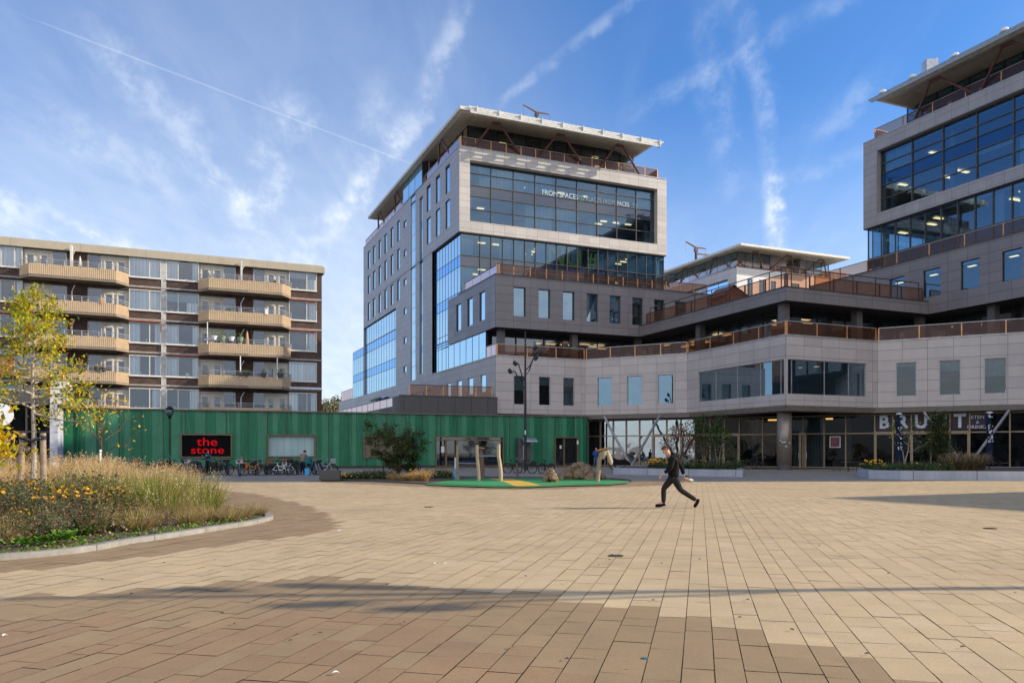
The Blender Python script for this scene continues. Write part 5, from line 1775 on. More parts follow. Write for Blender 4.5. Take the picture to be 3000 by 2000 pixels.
# ================================================================ what the glass mirrors: white houses on the near side of the square
for i, (x, y, w_, d_, h_, mt, lb) in enumerate(((-78, -22, 46, 12, 11, 'white', 'long white house behind the photographer mirrored in the shop glass'), (-20, -58, 50, 12, 14, 'frame_cream', 'cream block behind the photographer across the square'), (48, -40, 40, 12, 9, 'brick', 'brick house behind the photographer to the right'))):
    e = empty('house', (x, y, 0), R((58, 12, -25)[i]), lb, 'house')
    m = MB(); m.box(-w_ / 2, w_ / 2, -d_, 0, 0, h_); m.build('wall', M[mt], e, local=True)
    wdw = MB()
    for r_ in range(int(h_ / 3)):
        for c_ in range(int(w_ / 4)):
            x0 = -w_ / 2 + 1 + c_ * 4
            wdw.box(x0, x0 + 1.8, .005, .06, 1 + r_ * 3, 2.6 + r_ * 3)
    tag(wdw.build('window', M['interior_dark'], e, local=True), kind='stuff')
    m = MB(); m.box(-w_ / 2 - .3, w_ / 2 + .3, -d_ - .3, .3, h_, h_ + .5); m.build('roof', M['roof_top'], e, local=True)

# ================================================================ ground
def G(px, py, z=0.0):
    D = (EYE - z) * FPX / (py - HOR)
    return Vector(((px - 1500) / FPX * D, D, z))


m = MB(); m.face([(-900, -900, -.06), (900, -900, -.06), (900, 1500, -.06), (-900, 1500, -.06)])
tag(m.build('ground', plain('ground_far', (0.20, 0.18, 0.15), 0.9, scale=.3)), kind='structure')
m = MB(); m.face([(-60, -30, -.016), (70, -30, -.016), (70, 92, -.016), (-60, 92, -.016)])
tag(m.build('joint_bed', plain('joint_bed', (0.15, 0.135, 0.075), 0.95, scale=3, var=.5)), kind='structure')


def smooth_closed(pts, n=8):
    out = []
    N = len(pts)
    for i in range(N):
        p0, p1, p2, p3 = pts[i - 1], pts[i], pts[(i + 1) % N], pts[(i + 2) % N]
        for k in range(n):
            t = k / n
            out.append(tuple(0.5 * ((2 * p1[j]) + (-p0[j] + p2[j]) * t + (2 * p0[j] - 5 * p1[j] + 4 * p2[j] - p3[j]) * t * t + (-p0[j] + 3 * p1[j] - 3 * p2[j] + p3[j]) * t ** 3) for j in (0, 1)))
    return out


def inside(x, y, poly):
    c = False
    n = len(poly)
    j = n - 1
    for i in range(n):
        xi, yi = poly[i]; xj, yj = poly[j]
        if (yi > y) != (yj > y) and x < (xj - xi) * (y - yi) / (yj - yi) + xi:
            c = not c
        j = i
    return c


def inset(poly, d):
    n = len(poly)
    ar = sum(poly[i][0] * poly[(i + 1) % n][1] - poly[(i + 1) % n][0] * poly[i][1] for i in range(n))
    sg_ = 1 if ar > 0 else -1
    out = []
    for i in range(n):
        a, c = Vector(poly[i - 1]), Vector(poly[(i + 1) % n])
        t = (c - a)
        t = t / max(t.length, 1e-6)
        out.append((poly[i][0] - t.y * d * sg_, poly[i][1] + t.x * d * sg_))
    return out


# planting island on the left (kerb line read off the photo as ground points)
isl1 = smooth_closed([(-20, 5.5), (-13, 8.0), (-7.2, 10.9), (-6.2, 13.2), (-5.65, 15.3), (-5.35, 16.6), (-5.42, 17.9), (-6.2, 19.3), (-8.2, 22.0), (-12, 26.5), (-17, 32), (-26, 34), (-36, 28), (-38, 12), (-30, 6)], 8)
isl2_pts = [G(995, 1407), G(1100, 1411.5), G(1205, 1416.5), G(1320, 1422), G(1450, 1427), G(1560, 1427), G(1670, 1422.5), G(1780, 1420.5), G(1846, 1416), G(1850, 1409), G(1780, 1402.5), G(1560, 1399), G(1330, 1397.5), G(1150, 1396), G(1010, 1400)]
isl2 = smooth_closed([(p.x, p.y) for p in isl2_pts], 6)
brown_near = [(-30, -2), (-9, 5.8)] + [(G(a, b_).x, G(a, b_).y) for a, b_ in ((0, 1748), (350, 1730), (700, 1702), (930, 1690), (1150, 1705), (1400, 1722), (1560, 1735), (1700, 1765), (1860, 1785), (2036, 1808), (2250, 1860), (2480, 1920), (2708, 2000))] + [(2.9, 2), (0, -2)]
red_near = [(-30, -3)] + [(G(a, b_).x, G(a, b_).y) for a, b_ in ((0, 1812), (400, 1800), (800, 1790), (1100, 1800), (1250, 1835), (1400, 1880), (1560, 1905), (1700, 1950), (1800, 2040))] + [(0, 1)]
band1 = [(-30, 5)] + [(G(a, b_).x, G(a, b_).y) for a, b_ in ((0, 1676), (250, 1650), (500, 1618), (700, 1590), (860, 1572), (985, 1548), (1000, 1530), (940, 1500), (880, 1475), (760, 1448), (600, 1430), (300, 1420))] + [(-40, 44), (-50, 20)]
band2 = inset(isl2, -1.9)
Pd = Vector((0.2316, 0.9728)); Qd = Vector((0.9728, -0.2316))
pr = random.Random(3)
verts, faces, colr = [], [], []
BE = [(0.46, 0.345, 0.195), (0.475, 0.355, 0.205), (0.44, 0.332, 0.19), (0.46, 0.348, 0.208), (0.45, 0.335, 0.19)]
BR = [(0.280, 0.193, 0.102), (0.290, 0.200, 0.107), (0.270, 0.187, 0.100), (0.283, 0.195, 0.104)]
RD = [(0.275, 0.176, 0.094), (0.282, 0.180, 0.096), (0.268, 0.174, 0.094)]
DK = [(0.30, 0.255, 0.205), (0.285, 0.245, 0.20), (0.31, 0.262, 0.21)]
b_ = -62.0
while b_ < 56:
    w_ = pr.choice((.20, .22, .22, .25, .30))
    a_ = 1.0 + pr.random() * .5
    while a_ < 92:
        l_ = pr.choice((.30, .40, .45, .60, .60)) if a_ < 40 else 1.2
        ac, bc = a_ + l_ / 2, b_ + w_ / 2
        X = Pd.x * ac + Qd.x * bc; Y = Pd.y * ac + Qd.y * bc
        if Y > 0.5 and abs(X) < .74 * Y + 4.5 and Y < 88:
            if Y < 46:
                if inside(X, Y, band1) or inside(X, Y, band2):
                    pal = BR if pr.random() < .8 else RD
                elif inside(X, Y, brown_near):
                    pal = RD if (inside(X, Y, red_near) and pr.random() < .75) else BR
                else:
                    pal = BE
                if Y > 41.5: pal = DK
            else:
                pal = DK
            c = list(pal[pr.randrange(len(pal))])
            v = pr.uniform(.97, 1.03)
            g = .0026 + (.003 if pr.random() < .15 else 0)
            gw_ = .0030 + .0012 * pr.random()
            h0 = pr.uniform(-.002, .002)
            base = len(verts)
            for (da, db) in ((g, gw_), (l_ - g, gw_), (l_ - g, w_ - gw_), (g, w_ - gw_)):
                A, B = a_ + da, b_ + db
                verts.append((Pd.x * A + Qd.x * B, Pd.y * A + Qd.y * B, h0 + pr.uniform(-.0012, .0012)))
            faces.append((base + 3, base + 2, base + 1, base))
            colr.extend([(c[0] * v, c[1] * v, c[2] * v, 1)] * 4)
        a_ += l_
    b_ += w_
me = bpy.data.meshes.new('paving')
me.from_pydata(verts, [], faces)
at = me.color_attributes.new('stone', 'FLOAT_COLOR', 'CORNER')
at.data.foreach_set('color', np.array(colr, dtype=np.float32).ravel())
mp = NT('paving_stone')
ca = mp.n('ShaderNodeAttribute', attribute_name='stone').outputs['Color']
oc = mp.n('ShaderNodeTexCoord').outputs['Object']
n1_ = mp.rng(mp.noise(.35, 5, .6, oc), .3, .7, .92, 1.08)
n2_ = mp.rng(mp.noise(130, 2, .6, oc), .28, .72, .80, 1.18)
n3_ = mp.rng(mp.noise(2.5, 6, .7, oc), .3, .7, .93, 1.06)
n4_ = mp.rng(mp.noise(34, 3, .6, oc), .3, .7, .93, 1.07)
st_ = mp.math('MULTIPLY', mp.rng(mp.noise(1.1, 3, .5, oc), .62, .80, 1.0, .80), mp.rng(mp.noise(.16, 4, .6, oc), .3, .7, .94, 1.05))
vo_ = mp.n('ShaderNodeTexVoronoi', {'Vector': oc, 'Scale': 1.7}).outputs['Distance']
st_ = mp.math('MULTIPLY', st_, mp.rng(vo_, .018, .030, .62, 1.0))
vo2_ = mp.n('ShaderNodeTexVoronoi', {'Vector': oc, 'Scale': .55, 'Randomness': 1.0}).outputs['Distance']
st_ = mp.math('MULTIPLY', st_, mp.rng(mp.math('ADD', vo2_, mp.math('MULTIPLY', mp.noise(6, 3, .6, oc), .25)), .16, .30, .86, 1.0))
f_ = n1_
for q_ in (n2_, n3_, n4_, st_):
    f_ = mp.math('MULTIPLY', f_, q_)
cc_ = mp.mix(1.0, ca, mp.n('ShaderNodeCombineXYZ', {0: f_, 1: f_, 2: f_}).outputs[0], 'MULTIPLY')
sh_ = mp.principled(Base_Color=cc_, Roughness=.72, Normal=mp.bump(mp.noise(130, 2, .6, oc), .25, .004))
sh_.node.inputs['Specular IOR Level'].default_value = .35
mp.done(sh_)
me.materials.append(mp.mat)
me.update()
o = bpy.data.objects.new('paving', me); C.objects.link(o)
tag(o, kind='structure')

# tiny things on the paving
lr = random.Random(17)
spots = [(480, 1651, 'leaf'), (560, 1632, 'leaf'), (650, 1799, 'leaf'), (686, 1831, 'leaf'), (738, 1765, 'leaf'), (1306, 1652, 'cup'), (1276, 1653, 'cup'), (995, 1557, 'paper'), (863, 1433, 'paper'),
         (1742, 1544, 'paper'), (1660, 1709, 'leaf'), (1753, 1657, 'leaf'), (1786, 1642, 'leaf'), (1938, 1652, 'leaf'), (1913, 1761, 'leaf'), (2167, 1812, 'leaf'), (2320, 1848, 'leaf'), (2820, 1899, 'leaf'), (2974, 1739, 'leaf'),
         (2602, 1682, 'leaf'), (1660, 1934, 'leaf'), (1134, 1715, 'leaf'), (15, 1865, 'paper'), (985, 1976, 'paper'), (2540, 1919, 'leaf'), (1185, 1826, 'leaf'), (938, 1857, 'leaf'), (2190, 1760, 'leaf'), (1500, 1900, 'leaf'),
         (300, 1700, 'leaf'), (850, 1880, 'leaf'), (385, 1742, 'leaf'), (1540, 1690, 'leaf'), (2050, 1640, 'leaf'), (2700, 1560, 'leaf'), (2400, 1600, 'leaf')]
for i, (px, py, kd) in enumerate(spots):
    p = G(px, py)
    s_ = (.022 if kd == 'leaf' else .026) * (1 if p.y < 14 else 1.5)
    m = MB()
    ang = lr.random() * 6.28
    d = Vector((math.cos(ang), math.sin(ang), 0)) * s_; t_ = Vector((-d.y, d.x, 0)) * .55
    c_ = Vector((p.x, p.y, .012))
    h = Vector((0, 0, s_ * .5))
    vs = [c_ - d, c_ - d * .3 - t_ + h, c_ - d * .3 + h * .1, c_ - d * .3 + t_ + h, c_ + d * .4 - t_ * .8 + h * 1.2, c_ + d * .4 + h * .3, c_ + d * .4 + t_ * .8 + h, c_ + d * 1.1 + h * .4]
    m.shared(vs, [(0, 1, 2), (0, 2, 3), (1, 4, 5, 2), (2, 5, 6, 3), (4, 7, 5), (5, 7, 6)])
    if kd == 'leaf':
        tag(m.build('fallen_leaf', [M['wood_dark'], L['brown']][i % 2]), 'small dry brown leaf lying on the paving', 'leaf', 'dry leaves scattered on the paving')
    else:
        tag(m.build('litter', M['white']), 'scrap of white paper on the sunlit paving', 'litter', 'scraps of paper on the paving')
# drain covers
for px, py, lb in ((1804, 1628, 'square iron drain with moss, in the middle of the paving'), (2900, 1548, 'small iron drain near the right edge of the paving'), (1257, 1485, 'dark drain slot in the beige paving left of the walking man')):
    p = G(px, py)
    e = empty('drain_cover', (p.x, p.y, 0), -.235, lb, 'drain')
    m = MB(); m.box(-.10, .10, -.10, .10, -.01, .006); m.build('frame', M['steel_black'], e, local=True)
    m = MB()
    for i in range(6):
        m.box(-.09 + i * .031, -.09 + i * .031 + .014, -.09, .09, .006, .014)
    m.build('grate', M['rail_dark'], e, local=True)
    m = MB()
    for i in range(22):
        a = lr.random() * 6.28; q = Vector((math.cos(a) * .11, math.sin(a) * .11, .008)); d_ = Vector((lr.gauss(0, .015), lr.gauss(0, .015), .014))
        m.face([q, q + Vector((.012, 0, 0)), q + d_])
    m.build('moss', L['grass'], e, local=True)
p = G(1889, 1928)
m = MB(); m.lathe((p.x, p.y, .004), [(.024, 0), (.024, .003)], 16)
tag(m.build('marker_plate', M['teal']), 'small round blue plate set in the brown paving, foreground', 'marker')

# ================================================================ island 1: kerb, soil
def ring(poly_out, poly_in, z0, z1, mt, name):
    m = MB()
    n = len(poly_out)
    for i in range(n):
        j = (i + 1) % n
        a, b2, c_, d_ = poly_out[i], poly_out[j], poly_in[j], poly_in[i]
        m.face([(*a, z0), (*b2, z0), (*b2, z1), (*a, z1)])
        m.face([(*a, z1), (*b2, z1), (*c_, z1), (*d_, z1)])
        m.face([(*d_, z1), (*c_, z1), (*c_, z0), (*d_, z0)])
    return tag(m.build(name, mt), kind='structure')
ring(isl1, inset(isl1, .16), -.02, .085, M['kerb'], 'kerb')
m = MB(); m.face([(*p, .05) for p in inset(isl1, .15)]); tag(m.build('garden_soil', M['soil']), kind='structure')
jm = MB()
ins1 = inset(isl1, .165)
for i in range(0, len(isl1), 5):
    a, c_ = Vector(isl1[i]), Vector(ins1[i])
    d = (c_ - a); t_ = Vector((-d.y, d.x)).normalized() * .006
    a = a - d * .02
    jm.face([(*(a - t_), .0865), (*(a + t_), .0865), (*(c_ + t_), .0865), (*(c_ - t_), .0865)])
    jm.face([(*(a - t_), 0), (*(a + t_), 0), (*(a + t_), .085), (*(a - t_), .085)])
tag(jm.build('kerb_joints', M['kerb_dark']), kind='structure')

# ================================================================ island 2: playground
ring(isl2, inset(isl2, .12), -.02, .07, M['kerb_dark'], 'playground_kerb')
m = MB(); m.face([(*p, .04) for p in inset(isl2, .11)]); tag(m.build('bed_soil', M['soil']), kind='structure')
gpoly = [G(1243, 1418.5, .05), G(1330, 1422, .05), G(1450, 1426, .05), G(1560, 1426, .05), G(1670, 1421.5, .05), G(1780, 1419.5, .05), G(1840, 1414.5, .05), G(1842, 1409, .05), G(1775, 1403.3, .05), G(1560, 1400, .05), G(1400, 1400, .05), G(1330, 1404, .05)]
m = MB(); m.face([(p.x, p.y, .05) for p in gpoly]); tag(m.build('rubber_surface', M['rubber_green']), kind='structure')
yp = [G(1430, 1401, .055), G(1475, 1410, .055), G(1512, 1425, .055), G(1590, 1422.5, .055), G(1552, 1412, .055), G(1500, 1402, .055)]
m = MB(); m.face([(p.x, p.y, .055) for p in yp]); tag(m.build('yellow_path', M['rubber_yellow']), kind='structure')


def post_pts(px0, py0, px1, py1, D=None):
    D = D or EYE * FPX / (py0 - HOR)
    return Vector(((px0 - 1500) / FPX * D, D, .02)), Vector(((px1 - 1500) / FPX * D, D, EYE + (HOR - py1) * D / FPX))


def log_post(px0, py0, px1, py1, r, mt, label, grp='wooden posts of the playground', cap=None, bend=0.0, name='climbing_post'):
    a, b2 = post_pts(px0, py0 + 1, px1, py1)
    e = empty(name, (a.x, a.y, 0), 0, label, 'post', grp)
    m = MB()
    n = 7
    pts = []
    for i in range(n):
        t = i / (n - 1)
        q = a.lerp(b2, t) + Vector((math.sin(t * 5 + px0) * .025 + bend * math.sin(math.pi * min(1, t * 1.6)) * (1 if t < .6 else .3), 0, 0))
        pts.append(q)
    m.tube(pts, [r * (1.0 - .12 * i / (n - 1)) for i in range(n)], 9)
    m.build('trunk', M[mt], e)
    if cap:
        m = MB(); m.box(b2.x - .26, b2.x + .2, b2.y - .2, b2.y + .2, b2.z, b2.z + .06, Matrix.Translation(b2) @ Matrix.Rotation(.12, 4, 'Y') @ Matrix.Translation(-b2)); m.build('cap_board', M['wood_warm'], e)
    return a, b2


log_post(1340, 1407, 1341, 1303, .088, 'wood', 'greyish wooden post with the low bar, leftmost of the climbing posts')
A3, B3 = log_post(1402, 1409, 1398, 1303, .092, 'wood_pale', 'pale wooden post between the low and the high bar')
A4, B4 = log_post(1465, 1411, 1461, 1301, .10, 'wood_pale', 'pale crooked wooden post at the right end of the high bar', bend=.04)
log_post(1413, 1402, 1409, 1313, .14, 'wood_dark', 'dark thick wooden post with a small roof board, behind the bars', cap=True)
log_post(1515, 1401, 1515, 1357, .068, 'wood_dark', 'short dark wooden bollard post on the playground')
a, b2 = post_pts(1334, 1406, 1334, 1340)
m = MB(); m.tube([a, (a + b2) / 2], .045, 8, m=1); m.tube([(a + b2) / 2, b2], .045, 8, m=0)
tag(m.build('marker_pole', [M['white'], M['cyan']]), 'thin pole, white above and light blue below, beside the first climbing post', 'pole')
P2a, P2b = post_pts(1340, 1407, 1341, 1303)
for (p, q, zpx, lb) in ((P2a, A3, 1356.5, 'lower steel bar between two climbing posts'), (A3, A4, 1335, 'upper steel bar between two climbing posts')):
    z = EYE + (HOR - zpx) * p.y / FPX
    m = MB(); m.tube([(p.x, p.y, z), (q.x, q.y, z)], .03, 8); tag(m.build('climbing_bar', M['steel']), lb, 'bar')
# carved horse-head post
a, b2 = post_pts(1750, 1412, 1760, 1320)
e = empty('carved_post', (a.x, a.y, 0), 0, 'leaning carved wooden post shaped like an animal head with a flat board on top', 'sculpture')
m = MB(); m.tube([a, a.lerp(b2, .35) + Vector((0, 0, 0)), a.lerp(b2, .7) + Vector((-.02, 0, 0)), b2 + Vector((0.05, 0, -.05))], [.12, .11, .12, .13], 10); m.build('trunk', M['wood'], e)
m = MB(); m.tube([b2 + Vector((.10, 0, -.42)), b2 + Vector((.16, 0, -.22)), b2 + Vector((.20, 0, .02))], [.07, .14, .17], 8)
m.tube([b2 + Vector((.34, 0, .05)), b2 + Vector((.40, -.02, -.22)), b2 + Vector((.50, -.02, -.55)), b2 + Vector((.52, -.02, -.70))], [.04, .10, .12, .07], 8); m.build('head', M['wood_pale'], e)
m = MB(); m.box(-.32, .32, -.2, .2, -.02, .035, Matrix.Translation(b2 + Vector((.1, 0, .08))) @ Matrix.Rotation(-.24, 4, 'Y')); m.build('top_board', M['wood_warm'], e)
m = MB()
for i, (dx, dz) in enumerate(((-.04, .4), (.02, .75), (-.02, 1.1), (.06, 1.3))):
    m.lathe((a.x + dx, a.y - .165, a.z + dz), [(.02, 0), (.02, .03)], 6)
m.build('knots', M['steel_black'], e)


def facet_rock(c_, sx, sy, sz, n, seed, mt='bronze_rock'):
    """a carved lump: convex cells of a pebble pile, faceted"""
    import bmesh
    r_ = random.Random(seed)
    m = MB()
    for i in range(n):
        t = r_.random() * 6.283; ph = math.acos(r_.uniform(0.0, 1.0))
        dx, dy, dz = math.sin(ph) * math.cos(t), math.sin(ph) * math.sin(t), math.cos(ph)
        ctr = Vector((c_[0] + dx * sx * .80, c_[1] + dy * sy * .80, c_[2] + dz * sz * .78))
        rad = r_.uniform(.24, .36) * (sx + sy + sz) / 3
        bm = bmesh.new()
        pts = []
        for k in range(24):
            v = Vector((r_.gauss(0, 1), r_.gauss(0, 1), r_.gauss(0, 1))).normalized() * rad * r_.uniform(.92, 1.2)
            pts.append(bm.verts.new(ctr + Vector((v.x * 1.15, v.y, v.z))))
        rs = bmesh.ops.convex_hull(bm, input=pts)
        bm.verts.ensure_lookup_table()
        idx = {v: k for k, v in enumerate(bm.verts)}
        m.shared([v.co[:] for v in bm.verts], [tuple(idx[v] for v in f.verts) for f in bm.faces])
        bm.free()
    # core
    return m


def rock(name, label, parts, mt='bronze_rock'):
    e = empty(name, (parts[0][0][0], parts[0][0][1], 0), 0, label, 'sculpture')
    for k, (c_, sx, sy, sz, n) in enumerate(parts):
        facet_rock(c_, sx, sy, sz, n, k + 5).build('carved_lump', M[mt], e)
    return e
p = G(1700, 1405); q = G(1663, 1406)
rock('carved_boulder', 'wide brown carved boulder sculpture of pebble shapes on the playground', [((p.x - .1, p.y, 0), 1.0, .7, .90, 44), ((p.x - .80, p.y, 0), .45, .5, .52, 14), ((p.x + .72, p.y, 0), .62, .5, .52, 18), ((p.x + 1.30, p.y - .1, 0), .30, .3, .34, 9)])
p = G(1613, 1414)
rock('carved_animal', 'small brown carved crouching animal in front of the boulder sculpture', [((p.x, p.y + .25, 0), .32, .4, .74, 26), ((p.x, p.y - .15, 0), .36, .35, .40, 20)])

# stone bench block
p0 = G(968, 1409)
e = empty('stone_bench', (p0.x, p0.y + .4, 0), R(8), 'dark square stone block seat near the bicycles', 'bench')
m = MB(); m.box(-.62, .42, -.5, .5, .06, .56); m.build('seat', M['bench_stone'], e, local=True, bevel=.02)
m = MB(); m.box(-.54, .34, -.42, .42, 0, .06); m.build('foot', M['steel_black'], e, local=True)

# white table-like low wall and marker inside the left island
m = MB(); a = G(165, 1411); m.box(a.x, a.x + 4.2, a.y, a.y + .5, .0, .42); tag(m.build('low_wall', M['frame_cream']), 'low pale wall behind the tall grasses at the left', 'wall')
a = G(294, 1406)
m = MB(); m.tube([(a.x, a.y - 12, 0), (a.x, a.y - 12, 1.45)], .03, 6); 
e = empty('marker_pole', (G(294, 1450).x, G(294, 1450).y, 0), 0, 'thin white pole among the tall grasses', 'pole')
mm_ = MB(); mm_.tube([(0, 0, 0), (0, 0, 1.50)], .032, 6); mm_.build('pole_tube', M['white'], e, local=True)
mm_ = MB(); mm_.tube([(0, 0, 1.52), (0, 0, 1.60)], .036, 6); mm_.build('reflector', M['white'], e, local=True)

# ================================================================ planters on the right
def planter(pts, h, label, wt=.38):
    e = empty('concrete_planter', (pts[0][0], pts[0][1], 0), 0, label, 'planter', 'long concrete planters before the glass front')
    out = pts
    m = MB()
    m.prism(out, 0, h, top=False, bot=False)
    inn = inset(out, wt)
    n = len(out)
    for i in range(n):
        j = (i + 1) % n
        m.face([(*out[i], h), (*out[j], h), (*inn[j], h), (*inn[i], h)])
        m.face([(*inn[i], h - .2), (*inn[i], h), (*inn[j], h), (*inn[j], h - .2)])
    m.build('wall', M['planter'], e)
    m = MB(); m.face([(*p, h - .06) for p in inn]); m.build('soil_fill', M['soil'], e)
    return e


def gxy(px, py): return (G(px, py).x, G(px, py).y)
planter([gxy(1795, 1388), gxy(1900, 1391.0), gxy(2060, 1394.5), gxy(2176, 1396.5), gxy(2178, 1386), gxy(2000, 1380), gxy(1815, 1379)], .44, 'concrete planter in the middle, behind the walking man')
planter([gxy(2511, 1396), gxy(2545, 1401.5), gxy(2638, 1404.5), gxy(2770, 1406), gxy(2900, 1407), gxy(3060, 1408), gxy(3180, 1408.5), gxy(3150, 1388), gxy(2800, 1386), gxy(2560, 1386)], .50, 'concrete planter at the right, before the restaurant front')

# ================================================================ street lights
def lamp_multi(x, y, label):
    e = empty('street_lamp', (x, y, 0), 0, label, 'street lamp', 'tall dark street lamps with spotlights')
    m = MB(); m.tube([(0, 0, 0), (0, 0, 3), (0, 0, 8), (0, 0, 11.6)], [.13, .12, .09, .06], 10); m.build('pole', M['steel_black'], e, local=True)
    m = MB(); m.box(-.05, .05, -.15, -.13, 3.0, 3.35); m.build('number_plate', M['white'], e, local=True)
    for (dx, z, hb) in ((.85, 10.3, .18), (1.4, 9.9, 1.4), (1.05, 9.45, 1.1), (-.9, 9.0, 1.1), (-1.35, 8.35, 1.25)):
        a_ = MB()
        if hb > .5:
            a_.tube([(0, 0, z - 1.55), (dx * .3, 0, z - 1.1), (dx * .62, 0, z - .12), (dx * .75, 0, z)], .055, 6)
        else:
            a_.tube([(0, 0, z), (dx * .6, 0, z)], .05, 6)
        a_.build('arm', M['steel_black'], e, local=True)
        h = MB()
        Mx = Matrix.Translation((dx * (.95 if dx < 1 else .85), -.05, z - .05)) @ Matrix.Rotation(R(35 if dx > 0 else -35), 4, 'Y')
        V0 = len(h.v)
        h.lathe((0, 0, 0), [(.11, -.22), (.15, -.20), (.17, .0), (.15, .15), (.08, .21)], 12)
        h.v = [tuple(Mx @ Vector(v)) for v in h.v]
        ho = h.build('spotlight', M['steel_black'], e, local=True)
        l_ = MB(); l_.lathe((0, 0, -.31), [(.13, 0), (.13, .01)], 12); l_.v = [tuple(Mx @ Vector(v)) for v in l_.v]
        l_.build('lens', M['steel'], ho, local=True)
    return e


D = 66.0
lamp_multi((1539 - 1500) / FPX * D, D, 'tall dark street lamp with five spotlights before the green hall')
lamp_multi(18.3, 9.50, 'street lamp outside the right edge whose shadow crosses the foreground').rotation_euler = (0, 0, R(38))
# classic lamp with a globe
D = 52.0
e = empty('street_lamp', ((497 - 1500) / FPX * D, D, 0), 0, 'slim dark street lamp with a glass lantern left of the black sign', 'street lamp')
m = MB(); m.lathe((0, 0, 0), [(.11, 0), (.11, .7), (.06, .8), (.05, 3.7), (.09, 3.75), (.12, 3.82)], 10); m.build('pole', M['steel_black'], e, local=True)
m = MB(); m.lathe((0, 0, 3.82), [(.10, 0), (.24, .22), (.27, .42), (.16, .58)], 14); m.build('globe', M['glass_shade'], e, local=True, smooth=True)
m = MB(); m.lathe((0, 0, 4.38), [(.28, 0), (.12, .12), (.02, .18)], 12); m.build('cap', M['steel_black'], e, local=True)

# ================================================================ bicycles
def make_wheel(e, cx, cz, yoff=0.0, light=True, rr=.34):
    t = MB(); pts = [(cx + math.cos(a_) * rr, yoff, cz + math.sin(a_) * rr) for a_ in [2 * math.pi * k / 22 for k in range(22)]]
    n = len(pts)
    t.tube(pts, .030, 6, closed=True)
    w_ = t.build('tyre', M['rubber'], e, local=True)
    s_ = MB()
    s_.tube([(cx + math.cos(a_) * (rr - .035), yoff, cz + math.sin(a_) * (rr - .035)) for a_ in [2 * math.pi * k / 22 for k in range(22)]], .014, 5, closed=True)
    for k in range(12):
        a_ = 2 * math.pi * k / 12
        s_.tube([(cx, yoff, cz), (cx + math.cos(a_) * (rr - .03), yoff, cz + math.sin(a_) * (rr - .03))], .0035, 3, caps=False)
    s_.tube([(cx, yoff - .04, cz), (cx, yoff + .04, cz)], .03, 6)
    s_.build('rim', M['chrome'], w_, local=True)
    return w_


def make_bike(name, label, colour, basket=None, seat=None, cover=None, low=True, tyre=None):
    e = empty(name, (0, 0, 0), 0, label, 'bicycle', 'bicycles parked on the square')
    make_wheel(e, -.52, .34); make_wheel(e, .55, .34)
    f = MB()
    BB, ST_, HT, HB, RW, FW = (-.08, 0, .30), (-.22, 0, .82), (.36, 0, .86), (.40, 0, .68), (-.52, 0, .34), (.55, 0, .34)
    f.tube([BB, ST_], .026, 6); f.tube([BB, (.12, 0, .36), HB], .028, 6)
    f.tube([(-.17, 0, .62), (.15, 0, .55) if low else (.1, 0, .8), (.38, 0, .78)], .026, 6)
    f.tube([HT, HB, (.44, 0, .5), FW], .024, 6); f.tube([BB, RW], .020, 5); f.tube([(-.19, 0, .72), RW], .018, 5)
    f.build('frame', M[colour], e, local=True)
    h = MB(); h.tube([HT, (.33, 0, 1.02)], .015, 6)
    h.tube([(.12, -.29, 1.02), (.26, -.26, 1.05), (.35, -.1, 1.06), (.35, .1, 1.06), (.26, .26, 1.05), (.12, .29, 1.02)], .014, 6); h.build('handlebar', M['chrome'], e, local=True)
    s_ = MB(); s_.lathe((-.25, 0, .94), [(.05, -.03), (.11, 0), (.12, .03), (.05, .06)], 8); s_.tube([(-.22, 0, .8), (-.25, 0, .93)], .013, 5); s_.build('saddle', M['rubber'], e, local=True)
    g_ = MB()
    for cx, a0, a1 in ((-.52, 25, 200), (.55, 0, 150)):
        g_.tube([(cx + math.cos(R(t)) * .385, 0, .34 + math.sin(R(t)) * .385) for t in range(a0, a1, 22)], .018, 4)
    g_.box(-.86, -.34, -.06, .06, .745, .76)
    g_.tube([(-.8, .05, .75), (-.54, .05, .36)], .008, 4); g_.tube([(-.8, -.05, .75), (-.54, -.05, .36)], .008, 4)
    g_.build('mudguards', M['steel_black'], e, local=True)
    k_ = MB(); k_.tube([(-.08, .05, .30), (.04, .05, .17), (.04, .12, .17)], .012, 5); k_.lathe((-.08, .03, .3), [(.08, -.01), (.08, .01)], 10); k_.build('pedals', M['steel_black'], e, local=True)
    if basket:
        b2 = MB(); bx = .58 if basket[0] == 'front' else -.62
        zz = .80 if basket[0] == 'front' else .62
        b2.box(bx - .17, bx + .17, -.22, .22, zz, zz + .27)
        b2.build('basket', M[basket[1]], e, local=True, bevel=.02)
    if seat:
        b2 = MB(); b2.box(-.62, -.34, -.15, .15, .78, .86); b2.box(-.68, -.60, -.16, .16, .80, 1.22); b2.box(-.42, -.28, -.16, -.12, .5, .8); b2.box(-.42, -.28, .12, .16, .5, .8)
        b2.build('child_seat', M[seat], e, local=True, bevel=.03)
    if cover:
        b2 = MB(); b2.lathe((-.25, 0, .86), [(.14, -.05), (.18, .06), (.12, .16), (.02, .2)], 8); b2.build('saddle_cover', M[cover], e, local=True)
    return e


